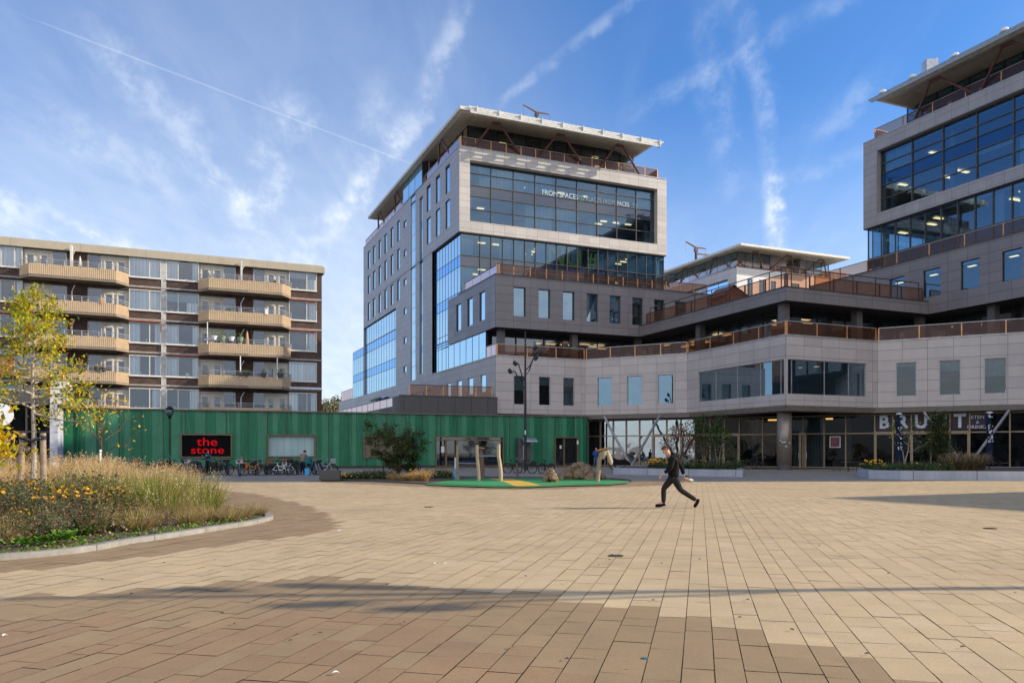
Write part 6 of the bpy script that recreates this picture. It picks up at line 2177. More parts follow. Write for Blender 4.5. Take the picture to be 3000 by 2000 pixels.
protos = {
    'black': make_bike('bicycle', 'x', 'steel_black'),
    'basket': make_bike('bicycle', 'x', 'steel_black', ('front', 'wicker')),
    'crate': make_bike('bicycle', 'x', 'steel_black', ('front', 'rubber')),
    'white': make_bike('bicycle', 'x', 'white'),
    'silver': make_bike('bicycle', 'x', 'steel', cover=None),
    'seat': make_bike('bicycle', 'x', 'wood_warm', seat='orange'),
    'red': make_bike('bicycle', 'x', 'red'),
    'bag': make_bike('bicycle', 'x', 'steel_black', ('rear', 'rubber')),
    'blue': make_bike('bicycle', 'x', 'navy', seat='teal'),
    'grey': make_bike('bicycle', 'x', 'charcoal', ('rear', 'wicker')),
    'pale': make_bike('bicycle', 'x', 'steel', ('front', 'steel')),
}
used = set()
BK = [  # px, py of ground, yaw degrees, kind, label
    (330, 1392, 60, 'black', 'dark bicycle half hidden by the tall grasses, far left of the row'),
    (372, 1392, 75, 'basket', 'bicycle with a wicker basket behind the tall grasses'),
    (410, 1391, 110, 'black', 'dark bicycle with raised handlebar behind the tall grasses'),
    (452, 1391, 70, 'red', 'reddish bicycle just left of the slim lantern post'),
    (478, 1390, 80, 'black', 'black bicycle touching the slim lantern post, seen end on'),
    (520, 1390, 60, 'crate', 'bicycle with black front crate below the left corner of the black sign'),
    (548, 1391, 100, 'pale', 'bicycle with a grey wire basket below the word stone'),
    (638, 1391, 78, 'bag', 'black bicycle with rear bag right of the scooter'),
    (668, 1392, 115, 'crate', 'black bicycle with a front crate under the right edge of the black sign'),
    (498, 1391, 100, 'bag', 'black bicycle with a rear bag just right of the slim lantern post'),
    (563, 1389, 66, 'black', 'black bicycle behind the scooter, handlebar below the red lettering'),
    (612, 1390, 96, 'black', 'black bicycle seen end on right beside the scooter'),
    (652, 1390, 58, 'grey', 'dark bicycle with rear wicker basket under the right part of the black sign'),
    (720, 1391, 74, 'black', 'black bicycle between the leftmost pale one and the orange child seat'),
    (753, 1390, 100, 'bag', 'black bicycle with rear bag directly right of the orange child seat'),
    (796, 1389, 80, 'black', 'black bicycle between two wicker baskets, seen end on'),
    (832, 1389, 55, 'black', 'black bicycle behind the white bicycle'),
    (854, 1389, 110, 'crate', 'black bicycle with front crate right of the white bicycle'),
    (942, 1389, 70, 'bag', 'black bicycle with rear bag near the right end of the long row'),
    (703, 1394, 105, 'pale', 'leftmost bicycle of the group right of the black sign, turned to the camera'),
    (738, 1392, 22, 'seat', 'brown bicycle with an orange child seat'),
    (768, 1391, 62, 'basket', 'bicycle with a large brown wicker front basket'),
    (786, 1390, 118, 'grey', 'dark grey bicycle with a rear wicker basket, between two brown baskets'),
    (806, 1390, 50, 'basket', 'bicycle with a wicker basket left of the white bicycle'),
    (822, 1391, 15, 'white', 'white bicycle side on, below the pale blinds'),
    (843, 1391, 165, 'silver', 'pale bicycle with a big pale wheel beside the white bicycle'),
    (862, 1390, 70, 'black', 'black bicycle just left of the man in the taupe jumper'),
    (872, 1388, 100, 'bag', 'black bicycle with rear bag partly behind the man in the taupe jumper'),
    (917, 1390, 65, 'blue', 'dark bicycle with a blue-green child seat right of the man'),
    (932, 1391, 125, 'silver', 'silver bicycle leaning right beside the blue-green seat'),
    (950, 1390, 12, 'pale', 'rightmost bicycle of the long row, with a pale wire basket'),
    (1160, 1388, 10, 'red', 'bright red bicycle behind the low spreading tree'),
    (1200, 1387, 40, 'black', 'black bicycle behind the low spreading tree, right of the red one'),
    (1507, 1385, 8, 'black', 'black bicycle left of the tall lamp, in front of the kiosk'),
    (1538, 1386, 176, 'bag', 'black bicycle with a big rear bag at the foot of the tall lamp'),
    (1600, 1387, 48, 'black', 'black bicycle standing alone between the lamp and the double door'),
    (2208, 1373.5, 14, 'bag', 'dark blue bicycle left of the round column'),
    (2222, 1372.5, 20, 'black', 'second bicycle left of the round column, half behind the other'),
]
for px, py, yaw, kd, lb in BK:
    p = G(px, py)
    o = protos[kd] if kd not in used else copy_tree(protos[kd])
    used.add(kd)
    o.location = (p.x, p.y, 0)
    o.rotation_euler = (R(4 if yaw < 90 else -4), 0, R(yaw))
    o['label'] = lb
# scooter
p = G(590, 1392)
e = empty('motor_scooter', (p.x, p.y, 0), R(62), 'dark blue motor scooter with a windscreen before the black sign', 'scooter')
for cx in (-.55, .62):
    m = MB(); m.tube([(cx + math.cos(a_) * .20, 0, .25 + math.sin(a_) * .20) for a_ in [2 * math.pi * k / 16 for k in range(16)]], .055, 8, closed=True); m.lathe((cx, 0, .25), [(.14, -.02), (.14, .02)], 10); m.build('wheel', M['rubber'], e, local=True)
m = MB(); m.tube([(-.95, 0, .62), (-.6, 0, .60), (-.2, 0, .50), (.05, 0, .30), (.35, 0, .30), (.5, 0, .62), (.48, 0, .95)], [.10, .24, .22, .14, .14, .16, .10], 10); m.build('body', M['navy'], e, local=True, smooth=True)
m = MB(); m.tube([(-.85, 0, .80), (-.4, 0, .82), (-.05, 0, .76)], [.10, .15, .10], 8); m.build('seat', M['rubber'], e, local=True)
m = MB(); m.tube([(.42, -.35, 1.05), (.5, 0, 1.08), (.42, .35, 1.05)], .025, 6); m.build('handlebar', M['steel_black'], e, local=True)
m = MB(); m.face([(.55, -.25, 1.05), (.55, .25, 1.05), (.42, .2, 1.55), (.42, -.2, 1.55)]); m.build('windscreen', M['glass_win'], e, local=True)
m = MB(); m.lathe((.60, 0, .92), [(.09, -.06), (.10, .02), (.03, .06)], 10); m.build('headlight', M['chrome'], e, local=True)
for s_ in (-1, 1):
    m = MB(); m.tube([(.45, s_ * .3, 1.05), (.42, s_ * .38, 1.3)], .01, 4); m.lathe((.42, s_ * .38, 1.3), [(.07, -.02), (.07, .02)], 10); m.build('mirror', M['chrome'], e, local=True)
# covered moped beside the V brace
p = G(1815, 1375)
e = empty('covered_moped', (p.x, p.y, 0), R(-4), 'moped under a black cover left of the V-shaped brace', 'moped')
m = MB()
vs = []
for i in range(9):
    x = -.95 + i * .24
    hh = (.72, .98, 1.02, .93, .86, .9, .92, .8, .55)[i]
    for j in range(7):
        t = math.pi * j / 6
        vs.append((x + .03 * math.sin(j * 2 + i), -.34 * math.cos(t) * (1 + .08 * math.sin(i * 2.2)), .38 + (hh - .38) * math.sin(t) ** .7 + .02 * math.sin(i * 3 + j)))
m.shared(vs, [(i * 7 + j, i * 7 + j + 1, i * 7 + j + 8, i * 7 + j + 7) for i in range(8) for j in range(6)])
m.build('cover', M['black'], e, local=True)
for cx in (-.6, .65):
    m = MB(); m.tube([(cx + math.cos(a_) * .23, 0, .28 + math.sin(a_) * .23) for a_ in [2 * math.pi * k / 16 for k in range(16)]], .05, 8, closed=True); m.build('wheel', M['rubber'], e, local=True)
m = MB(); m.box(.62, .9, -.12, .12, .5, .62); m.build('number_plate', M['white'], e, local=True)
# banner flags (dark, white marks)
def banner(px, py, ptop, label, marks):
    a, b2 = post_pts(px, py, px, ptop)
    e = empty('banner_flag', (a.x, a.y, 0), 0, label, 'banner')
    H_ = b2.z
    m = MB(); m.tube([(0, 0, 0), (0, 0, H_ + .1)], .03, 6); m.build('pole', M['steel_black'], e, local=True)
    m = MB(); vs = []
    n = 14
    for i in range(n + 1):
        t = i / n
        z = .95 + (H_ - .95) * t
        wv = .46 * (1 - .25 * t) * (1 if t < .86 else math.sqrt(max(0, 1 - ((t - .86) / .14) ** 2)) + .05)
        for j in range(5):
            vs.append((-wv / 2 + wv * j / 4 + .05 * math.sin(t * 6), .10 * math.sin(j * 1.5 + t * 9), z))
    m.shared(vs, [(i * 5 + j, i * 5 + j + 1, i * 5 + j + 6, i * 5 + j + 5) for i in range(n) for j in range(4)])
    fo_ = m.build('cloth', M['navy'], e, local=True)
    m = MB(); m.lathe((0, 0, H_ + .02), [(.20, 0), (.17, .05), (.06, .08)], 12); m.build('cap', M['white'], e, local=True)
    r_ = random.Random(px)
    m = MB()
    for z0, z1 in marks:
        for i in range(11):
            x = r_.uniform(-.18, .10); z = r_.uniform(z0, z1); w_ = r_.uniform(.03, .08); h_ = r_.uniform(.04, .13)
            m.box(x, x + w_, -.145, -.14, z, z + h_)
    m.build('print', M['sign_letter'], fo_, local=True)
banner(2634, 1392, 1214, 'dark banner with white print before the letter R of the restaurant sign', [(1.6, 2.2), (2.3, 3.4)])
banner(2899, 1394, 1210, 'dark banner with white print at the right end of the restaurant sign', [(2.0, 2.55), (2.65, 3.3), (3.6, 3.9)])
# café tables in the shade
for i, (px, py, lb) in enumerate(((2518, 1382, 'dark café chairs and table left of the right planter'), (2930, 1388, 'dark café table right of the second banner'), (2985, 1387, 'dark café table at the far right edge'))):
    p = G(px, py)
    e = empty('cafe_table', (p.x, p.y + 2, 0), R(10 * i), lb, 'table')
    m = MB(); m.lathe((0, 0, .72), [(.5, 0), (.5, .03)], 14); m.build('table_top', M['wood_dark'], e, local=True)
    m = MB(); m.tube([(0, 0, 0), (0, 0, .72)], .04, 6); m.build('leg', M['steel_black'], e, local=True)
    for s_ in (-1, 1):
        c_ = empty('cafe_chair', (p.x + s_ * .95, p.y + 2, 0), R(90 * s_), 'dark café chair %s of the %s' % (('left', 'right')[s_ > 0], lb.replace('dark café chairs and table', 'table').replace('dark café ', '')), 'chair', 'dark café chairs')
        m = MB(); m.box(-.22, .22, -.22, .22, .42, .46); m.build('seat', M['steel_black'], c_, local=True)
        m = MB(); m.box(-.22, .22, -.22, -.19, .46, .88); m.build('backrest', M['steel_black'], c_, local=True)
        for x in (-.2, .2):
            for y in (-.2, .2):
                m = MB(); m.tube([(x, y, 0), (x, y, .42)], .015, 5); m.build('leg', M['steel_black'], c_, local=True)

# ================================================================ vegetation
class Leaves:
    def __init__(self): self.v, self.f, self.m = [], [], []
    def leaf(self, c, d, w, L_, mi, n=None):
        """a pointed leaf: c base, d direction, w half width, L_ length"""
        t = d.orthogonal() if n is None else n
        t = t.normalized() * w
        b = len(self.v)
        e = c + d * L_
        h = c + d * L_ * .45
        self.v += [tuple(c), tuple(h + t), tuple(e), tuple(h - t)]
        self.f.append((b, b + 1, b + 2, b + 3)); self.m.append(mi)
    def blade(self, c, d, w, L_, mi, bend=.4, rnd=random, seg=2):
        side = Vector((-d.y, d.x, 0))
        if side.length < 1e-4: side = Vector((1, 0, 0))
        a = rnd.random() * 6.283
        side = Vector((math.cos(a), math.sin(a), 0)) * w
        b = len(self.v)
        out = Vector((d.x, d.y, 0))
        for i in range(seg + 1):
            t = i / seg
            p = c + d * L_ * t + out * (bend * L_ * t * t) + Vector((0, 0, -bend * .45 * L_ * t * t))
            k = (1 - t) * .9 + .1
            self.v += [tuple(p - side * k), tuple(p + side * k)]
        for i in range(seg):
            self.f.append((b + 2 * i, b + 2 * i + 1, b + 2 * i + 3, b + 2 * i + 2)); self.m.append(mi)
        return c + d * L_ + out * (bend * L_) + Vector((0, 0, -bend * .45 * L_))
    def build(self, name, mats, parent=None, local=True):
        me = bpy.data.meshes.new(name)
        me.from_pydata(self.v, [], self.f)
        for mt in mats: me.materials.append(mt)
        me.polygons.foreach_set('material_index', self.m)
        me.update()
        o = bpy.data.objects.new(name, me); C.objects.link(o)
        if parent is not None:
            if local:
                o.parent = parent; KIDS.setdefault(parent.name, []).append(o)
            else: adopt(o, parent)
        return o


def rv(r, s=1.0): return Vector((r.gauss(0, s), r.gauss(0, s), r.gauss(0, s)))
def wpick(r, ws):
    x = r.random() * sum(ws)
    for i, w_ in enumerate(ws):
        x -= w_
        if x <= 0: return i
    return len(ws) - 1


def tree(label, cat, loc, h, tr, limbs, leafs, mats, bark, name='tree', seed=1, start=.35, spread=1.6, up=.25, per=26, ls=.05, cl=.22, taper=True, sub=5, droop=0.0, multi=False, shape=None, group=None, rzs=1):
    r = random.Random(seed)
    e = empty(name, loc, 0, label, cat, group)
    t = MB(); lf = Leaves()
    trunks = []
    if multi:
        for k in range(multi):
            a = 2 * math.pi * k / multi + r.random()
            q = [Vector((0, 0, 0))]
            for i in range(1, 6):
                f = i / 5
                q.append(Vector((math.cos(a) * spread * .45 * f ** 1.2 + r.gauss(0, .04), math.sin(a) * spread * .45 * f ** 1.2 + r.gauss(0, .04), h * .92 * f * r.uniform(.93, 1.05))))
            trunks.append(q)
    else:
        trunks.append([Vector((r.gauss(0, .010) * min(i, 2), r.gauss(0, .010) * min(i, 2), h * i / 8)) for i in range(9)])
    for q in trunks:
        n = len(q)
        t.tube(q, [tr * (1 - .85 * i / (n - 1)) for i in range(n)], 8)
    for k in range(limbs):
        q = trunks[k % len(trunks)]
        f = start + (1 - start) * (k + r.random() * .7) / limbs
        f = min(f, .99)
        x = f * (len(q) - 1); i = min(int(x), len(q) - 2)
        base = q[i].lerp(q[i + 1], x - i)
        a = k * 2.399 + r.gauss(0, .3)
        rel = (f - start) / (1 - start)
        Ln = spread * (shape(rel) if shape else (1 - .75 * rel)) * r.uniform(.75, 1.15)
        d = Vector((math.cos(a), math.sin(a), up + .6 * rel)).normalized()
        pts = [base]
        for j in range(1, 5):
            d2 = (d + rv(r, .16) + Vector((0, 0, -droop * j * .1))).normalized()
            pts.append(pts[-1] + d2 * Ln / 4)
        r0 = tr * .42 * (1 - .6 * rel)
        t.tube(pts, [r0, r0 * .75, r0 * .5, r0 * .33, r0 * .15], 5, caps=False)
        for s_ in range(sub):
            j = r.uniform(.8, 4.0); jj = min(int(j), 3)
            b2 = pts[jj].lerp(pts[jj + 1], j - jj)
            d3 = (pts[jj + 1] - pts[jj]).normalized()
            d3 = (d3 + rv(r, .55)).normalized()
            l2 = Ln * r.uniform(.18, .38)
            e2 = b2 + d3 * l2
            t.tube([b2, (b2 + e2) / 2 + rv(r, .02), e2], [r0 * .3, r0 * .2, r0 * .08], 4, caps=False)
            for w_ in range(per):
                c = b2.lerp(e2, r.uniform(.2, 1.1)) + rv(r, cl * .5)
                lf.leaf(c, rv(r).normalized(), ls * r.uniform(.35, .6), ls * r.uniform(1.1, 2.0), wpick(r, leafs), rv(r))
        for w_ in range(per):
            c = pts[-1] + rv(r, cl * .6)
            lf.leaf(c, rv(r).normalized(), ls * r.uniform(.35, .6), ls * r.uniform(1.1, 2.0), wpick(r, leafs), rv(r))
    t.build('trunk', M[bark], e, local=True)
    lf.build('crown', [L[m_] for m_ in mats], e)
    return e


# young yellowing tree on the left, with its three stakes
TX, TY = (97 - 1500) / FPX * 19.2, 19.2
tree('young yellow-green tree with a straight mottled trunk held between three stakes', 'tree', (TX, TY, .05), 5.15, .078, 40, (5, 4, 2.4, 1.2, .3), ['yellow', 'lime', 'green', 'gold', 'orange'], 'bark_pale', seed=4,
     start=.46, spread=1.62, up=-.02, per=17, ls=.058, cl=.19, sub=7, droop=.0)
for i, (px0, py0, px1, py1, dy, lb) in enumerate(((57, 1452, 66, 1268, -.1, 'left leaning tree stake with a dark strap'), (128, 1462, 126, 1268, -.35, 'right upright tree stake with a dark strap'), (98, 1452, 99, 1278, -.5, 'short middle tree stake directly before the mottled trunk'))):
    if i == 2: continue
    D = TY + dy
    a, b2 = post_pts(px0, py0 + 40, px1, py1, D); a.z = .03
    e = empty('tree_stake', a, 0, lb, 'stake', 'round wooden stakes of the yellow tree')
    m = MB(); m.tube([a, a.lerp(b2, .5), b2], [.075, .072, .066], 10); m.build('stake', M['wood'], e)
    m = MB(); q = a.lerp(b2, .94); m.lathe((q.x, q.y, q.z - .05), [(.075, 0), (.075, .10)], 10); m.build('strap_ring', M['steel_black'], e)
    m = MB(); tq = Vector((TX, TY - .09, q.z - .07)); m.tube([q + Vector((0, -.06, 0)), tq], .04, 4); m.build('strap', M['rail_dark'], e)
# big-leaved yellow branch coming in from the left edge
tree('yellow broad-leaved shrub reaching in at the left edge in front of the shop', 'shrub', (-9.75, 14.0, .05), 2.1, .06, 22, (5, 3, 2), ['yellow', 'gold', 'lime'], 'bark_dark', name='shrub', seed=9, start=.68, spread=.8, up=.0, per=18, ls=.105, cl=.3, sub=4)
# thin tree with few yellow leaves before the green wall
tree('slender bare-branched tree with a few yellow leaves before the green wall', 'tree', (-15.6, 30, .05), 3.35, .055, 14, (5, 1), ['gold', 'yellow'], 'bark_dark', seed=12, start=.38, spread=2.1, up=.75, per=2, ls=.09, cl=.2, sub=5)
# low spreading tree on the playground bed
p = G(1168, 1402)
tree('low spreading dark green tree with several stems on the playground bed', 'tree', (p.x, p.y, .04), 2.35, .05, 34, (5, 3, 1.0, .5), ['dark', 'olive', 'green', 'rust'], 'bark_dark', seed=23, start=.30, spread=1.5, up=.0, per=34, ls=.075, cl=.17, sub=8, multi=5, shape=lambda x: .62 + .55 * x)
# planter trees
def gp(px, py, dy=0):
    q = G(px, py); return (q.x * (q.y + dy) / q.y, q.y + dy, .4)
tree('reddish brown small tree in the middle planter behind the walking man', 'tree', gp(1990, 1388, 2), 3.1, .05, 16, (4, 1), ['rust', 'brown'], 'bark_dark', seed=31, start=.3, spread=1.5, up=.5, per=9, ls=.10, cl=.3, multi=3)
tree('loose green multi-stem tree in the middle planter', 'tree', gp(2062, 1388, 2.4), 3.9, .055, 22, (4, 2, 1), ['dark', 'green', 'olive'], 'bark', seed=32, start=.25, spread=1.9, up=.4, per=13, ls=.10, cl=.36, multi=3)
tree('green small tree at the right end of the middle planter', 'tree', gp(2105, 1388, 1.6), 3.0, .045, 16, (4, 2, 1), ['dark', 'green', 'olive'], 'bark', seed=33, start=.2, spread=1.5, up=.4, per=13, ls=.10, cl=.36, multi=2)
tree('thin see-through tree with yellowish forked trunk in the right planter', 'tree', gp(2652, 1392, 2), 3.2, .05, 12, (3, 2, 1), ['olive', 'green', 'yellow'], 'bark_pale', seed=34, start=.35, spread=1.7, up=.7, per=4, ls=.10, cl=.3, multi=2)
tree('dense dark oval tree in the right planter before the restaurant sign', 'tree', gp(2748, 1390, 2), 3.5, .06, 40, (6, 2, .6, .4), ['dark', 'olive', 'rust', 'green'], 'bark_dark', seed=35, start=.10, spread=1.15, up=.3, per=22, ls=.09, cl=.30, shape=lambda x: 1.1 - .65 * x)
# far trees beyond the apartment block
for i, (px, D, h) in enumerate(((952, 175, 11.5), (986, 180, 12.5), (935, 185, 12))):
    tree('hazy autumn tree far beyond the roofs, %s' % ('just right of the brick block', 'nearest the copper railing', 'half behind the brick block')[i], 'tree', ((px - 1500) / FPX * D, D, 0), h, .3, 30, (3, 2, 2), ['olive', 'tan', 'greyleaf'], 'bark', seed=50 + i, start=.3, spread=5.0, up=.5, per=9, ls=.42, cl=1.5, sub=5, group='far trees beyond the roofs')


def tuft(name, label, cat, loc, h, rad, n, mats, ws, spread=.45, w=.006, seeds=0, seedm=0, bend=.35, group=None, seed=1, ssz=.03, hv=.25):
    r = random.Random(seed)
    e = empty(name, loc, 0, label, cat, group)
    lf = Leaves()
    tips = []
    for i in range(n):
        a = r.random() * 6.283; q = rad * math.sqrt(r.random()) * .45
        c = Vector((math.cos(a) * q, math.sin(a) * q, 0))
        d = Vector((math.cos(a) * spread * r.random(), math.sin(a) * spread * r.random(), 1)) + rv(r, .12)
        d.normalize()
        tp = lf.blade(c, d, w, h * r.uniform(1 - hv, 1 + hv), wpick(r, ws), bend * r.uniform(.1, 1.3), r)
        if r.random() < seeds:
            tips.append(tp)
    for tp in tips:
        for k in range(5):
            lf.leaf(tp + rv(r, ssz * .8) + Vector((0, 0, -.03 * k)), rv(r).normalized(), ssz * .35, ssz, seedm)
    lf.build('blades', [L[m_] for m_ in mats], e)
    return e


vr = random.Random(99)
# tall pale grasses behind (D 17-30)
protosT = []
GT = 'tall straw-coloured grasses in the left bed'
def place_copy(proto, loc, rz, sc, label=None):
    c = copy_tree(proto)
    c.location = loc; c.rotation_euler = (0, 0, rz); c.scale = (sc, sc, sc * vr.uniform(.92, 1.1))
    if label: c['label'] = label
    return c
pt1 = tuft('ornamental_grass', 'tall straw-coloured clump of feathery grass in the left bed', 'grass', (-12.3, 21.5, .05), 1.30, .5, 420, ['straw', 'palestraw', 'tan', 'grass'], (5, 4, 2, .8), .5, .0075, .35, 1, .35, GT, 1, .032)
pt2 = tuft('ornamental_grass', 'tall straw-coloured clump of feathery grass in the left bed', 'grass', (-9.6, 20.8, .05), 1.15, .5, 420, ['straw', 'palestraw', 'tan', 'grass'], (4, 5, 2, 1.4), .6, .0075, .3, 0, .45, GT, 2, .032)
spots = []
for px in range(-80, 560, 24):
    for rw, (D0, hh) in enumerate(((20.8, .88), (22.6, .98), (25.0, 1.08))):
        X = (px + vr.uniform(-12, 12) + rw * 9 - 1500) / FPX * D0
        Y = D0 + vr.uniform(-.7, .7)
        if inside(X, Y, inset(isl1, .7)) and not (px > 400 and rw == 0) and vr.random() < .85:
            spots.append((X, Y, hh))
for i, (X, Y, hh) in enumerate(spots):
    hs_v = .88 if (X - 0) / Y * FPX + 1500 < 380 else .76
    place_copy((pt1, pt2)[i % 2], (X, Y, .05), vr.random() * 6.28, hh * hs_v * vr.uniform(.85, 1.1))
# one extra tall clump
tuft('ornamental_grass', 'tallest upright straw grass clump, sticking up above the others left of the thin tree', 'grass', (G(205, 1450).x, 23.5, .05), 1.75, .35, 300, ['straw', 'palestraw', 'tan'], (4, 5, 1), .3, .006, .7, 1, .25, None, 3, .045)
# green-yellow switch grass mass with cream seed heads
GG = 'green and gold switch grass clumps at the tip of the left bed'
pg1 = tuft('switch_grass', 'green grass clump with golden tops and cream seed heads, left bed', 'grass', (-7.9, 17.6, .05), .98, .75, 620, ['grass', 'olive', 'straw', 'cream'], (6, 3, 2.2, .2), .62, .007, .05, 3, .45, GG, 5, .026)
pg2 = tuft('switch_grass', 'green grass clump with golden tops and cream seed heads, left bed', 'grass', (-8.9, 16.9, .05), .90, .75, 620, ['grass', 'olive', 'straw', 'cream'], (6, 3, 2.6, .2), .7, .007, .06, 3, .5, GG, 6, .026)
for (X, Y, sc) in ((-7.0, 18.0, .72), (-7.4, 18.9, .9), (-8.3, 18.7, 1.05), (-8.8, 18.0, 1.05), (-9.6, 18.2, 1.0), (-9.5, 17.2, .98), (-8.2, 17.0, .78), (-10.2, 17.9, .98), (-7.9, 19.7, 1.0), (-9.0, 19.5, 1.1), (-10.0, 19.3, 1.1), (-7.3, 17.3, .62), (-8.5, 20.6, 1.0), (-10.4, 16.9, .8)):
    place_copy((pg1, pg2)[int(X * 7) % 2], (X, Y, .05), vr.random() * 6.28, sc)
for o_, s_ in ((pg1, .95), (pg2, .9)): o_.scale = (s_, s_, s_)
# low brown tufts near the kerb
GL = 'low brownish grass tufts along the kerb'
pl1 = tuft('low_tuft', 'low brownish fountain grass tuft beside the pale kerb', 'grass', (-6.4, 16.6, .05), .40, .40, 520, ['tan', 'straw', 'brown', 'grass'], (5, 2, 2, 3.2), 1.3, .005, .12, 0, .55, GL, 8, .02)
for (X, Y, sc) in ((-6.0, 17.5, .95), (-6.9, 17.1, .95), (-5.95, 16.6, .8), (-6.5, 15.9, 1.0), (-7.2, 15.6, 1.15), (-7.0, 14.7, 1.15), (-7.7, 14.9, 1.2), (-7.55, 14.1, 1.1), (-8.2, 13.6, 1.2), (-9.2, 12.3, 1.25), (-8.9, 13.0, 1.3), (-9.7, 12.7, 1.2), (-10.2, 12.0, 1.2), (-8.1, 12.6, 1.0), (-6.6, 18.2, .8), (-5.9, 18.3, .7), (-7.9, 16.0, 1.1), (-8.4, 15.0, 1.1)):
    place_copy(pl1, (X, Y, .05), vr.random() * 6.28, sc)
# flowering perennials: tall, brown-and-green, some with yellow flowers
def perennial(label, loc, h, rad, n, seed, flowers=0, fm='yolk', mats=('brown', 'greyleaf', 'dark', 'fresh', 'tan'), ws=(3.2, 3.5, 5, 2.6, 1.0), name='perennial', group=None, lsz=.082, fs=.056):
    r = random.Random(seed)
    e = empty(name, loc, 0, label, 'flowering plant' if flowers else 'plant', group)
    lf = Leaves()
    nm_ = len(mats)
    for i in range(n):
        a = r.random() * 6.283; q = rad * math.sqrt(r.random())
        c = Vector((math.cos(a) * q, math.sin(a) * q, 0))
        hh = h * r.uniform(.6, 1.1) * (1 - .35 * (q / rad) ** 2)
        d = Vector((math.cos(a) * .25 * q / rad, math.sin(a) * .25 * q / rad, 1)) + rv(r, .08); d.normalize()
        tp = lf.blade(c, d, .005, hh, 0 if r.random() < .7 else 4 % nm_, .12, r)
        nl = 12
        for k in range(nl):
            z = r.uniform(.12, .98)
            b_2 = c.lerp(tp, z)
            low = z < .6
            ld = (Vector((math.cos(r.random() * 6.283), math.sin(r.random() * 6.283), r.uniform(-.6, .5)))).normalized()
            mi = wpick(r, ws) if low else wpick(r, (ws[0] * 1.3, ws[1], ws[2] * .5, ws[3] * .4, ws[4]))
            s_ = lsz * r.uniform(.6, 1.3) * (1.25 if low else .8)
            lf.leaf(b_2, ld, s_ * .33, s_, mi)
        if flowers and r.random() < flowers:
            tl = Vector((r.gauss(0, .5), r.gauss(-.7, .4), 1)).normalized()
            ax = tl.orthogonal().normalized(); ay = tl.cross(ax)
            for k in range(9):
                an = k * .698
                pd__ = ax * math.cos(an) + ay * math.sin(an)
                lf.leaf(tp, (pd__ + tl * .1).normalized(), fs * .34, fs, nm_, tl.cross(pd__))
            for k in range(3): lf.leaf(tp + Vector((0, 0, .002)), rv(r).normalized(), .010, .018, 0)
        elif r.random() < .35:
            for k in range(5): lf.leaf(tp + rv(r, .008), rv(r).normalized(), .008, .018, 0)
    lf.build('foliage', [L[m_] for m_ in mats] + [L[fm]], e)
    return e


GB_ = 'brown and green perennials of the left bed'
GY = 'yellow coneflowers of the left bed'
pa = perennial('tall browned perennial clump with dry stems, left bed', (-9.9, 15.6, .05), .98, .46, 110, 1, group=GB_)
pb = perennial('tall browned perennial clump with dry stems, left bed', (-10.6, 15.2, .05), 1.02, .46, 110, 2, group=GB_, ws=(3, 3, 6, 3, .6))
pc_ = perennial('dark green clump with yellow coneflowers, left bed', (-8.9, 15.4, .05), .84, .40, 84, 3, .34, group=GY, ws=(2, 3, 5, 3, 1))
pd_ = perennial('yellow coneflower clump among brown stems, left bed', (-9.7, 14.4, .05), .86, .38, 80, 4, .30, group=GY, ws=(4, 3, 4, 2, 1))
fy = []
n_b = 0
for rw, D0 in enumerate((13.2, 13.9, 14.7, 15.6, 16.6, 17.7, 18.8)):
    for px in range(-90, 420, 44):
        X = (px + vr.uniform(-18, 18) + (rw % 2) * 22 - 1500) / FPX * D0
        Y = D0 + vr.uniform(-.25, .25)
        lim = inset(isl1, 1.35 if rw < 2 else 1.9)
        if not inside(X, Y, lim): continue
        if rw < 2 and px < 40 and vr.random() < .5: continue
        if rw >= 3 and px > 330: continue
        yl = (px, rw) in ((86, 3), (218, 3), (218, 4), (262, 3), (306, 4), (350, 3), (262, 1), (306, 1), (218, 0), (130, 4), (350, 5))or vr.random() < .04
        pr_o = (pc_, pd_)[n_b % 2] if yl else (pa, pb)[n_b % 2]
        sc = (.55, .68, .80, .90, .95, .98, 1.0)[rw] * vr.uniform(.88, 1.1)
        place_copy(pr_o, (X, Y, .05), vr.random() * 6.28, sc)
        n_b += 1
# big fresh-leaved weeds and bright green ground cover next to the kerb
def groundcover(name, poly_pts, n, mats, ws, size, hmax, seed, label=None, test=None):
    r = random.Random(seed)
    lf = Leaves()
    xs = [p[0] for p in poly_pts]; ys = [p[1] for p in poly_pts]
    k = 0
    tries = 0
    while k < n and tries < n * 30:
        tries += 1
        x, y = r.uniform(min(xs), max(xs)), r.uniform(min(ys), max(ys))
        if not inside(x, y, poly_pts): continue
        if test and not test(x, y): continue
        z = .05 + r.random() ** 1.6 * hmax
        d = Vector((r.gauss(0, 1), r.gauss(0, 1), r.uniform(.1, 1.1))).normalized()
        s_ = size * r.uniform(.5, 1.3)
        lf.leaf(Vector((x, y, z)), d, s_ * .38, s_, wpick(r, ws))
        k += 1
    o = lf.build(name, [L[m_] for m_ in mats])
    tag(o, kind='stuff')
    if label: tag(o, label, 'ground cover')
    return o
strip_o = inset(isl1, .2); strip_i = inset(isl1, .85)
def near_kerb(x, y): return y < 17.2 and x < -5 and not inside(x, y, strip_i)
groundcover('ground_cover', [(p[0], p[1]) for p in strip_o], 9000, ['fresh', 'grass', 'dark', 'tan'], (4, 3, 3, 1.2), .045, .07, 5, 'bright green low ground cover along the pale kerb', near_kerb)
groundcover('undergrowth', inset(isl1, 1.0), 20000, ['brown', 'dark', 'olive', 'tan', 'greyleaf'], (5, 4, 3, 1.6, 1.5), .055, .28, 6, 'brown undergrowth covering the soil of the left bed', lambda x, y: y < 25 and abs(x) < .72 * y + 1 and not (y > 15.5 and x > -7.6 and y < 19.5))
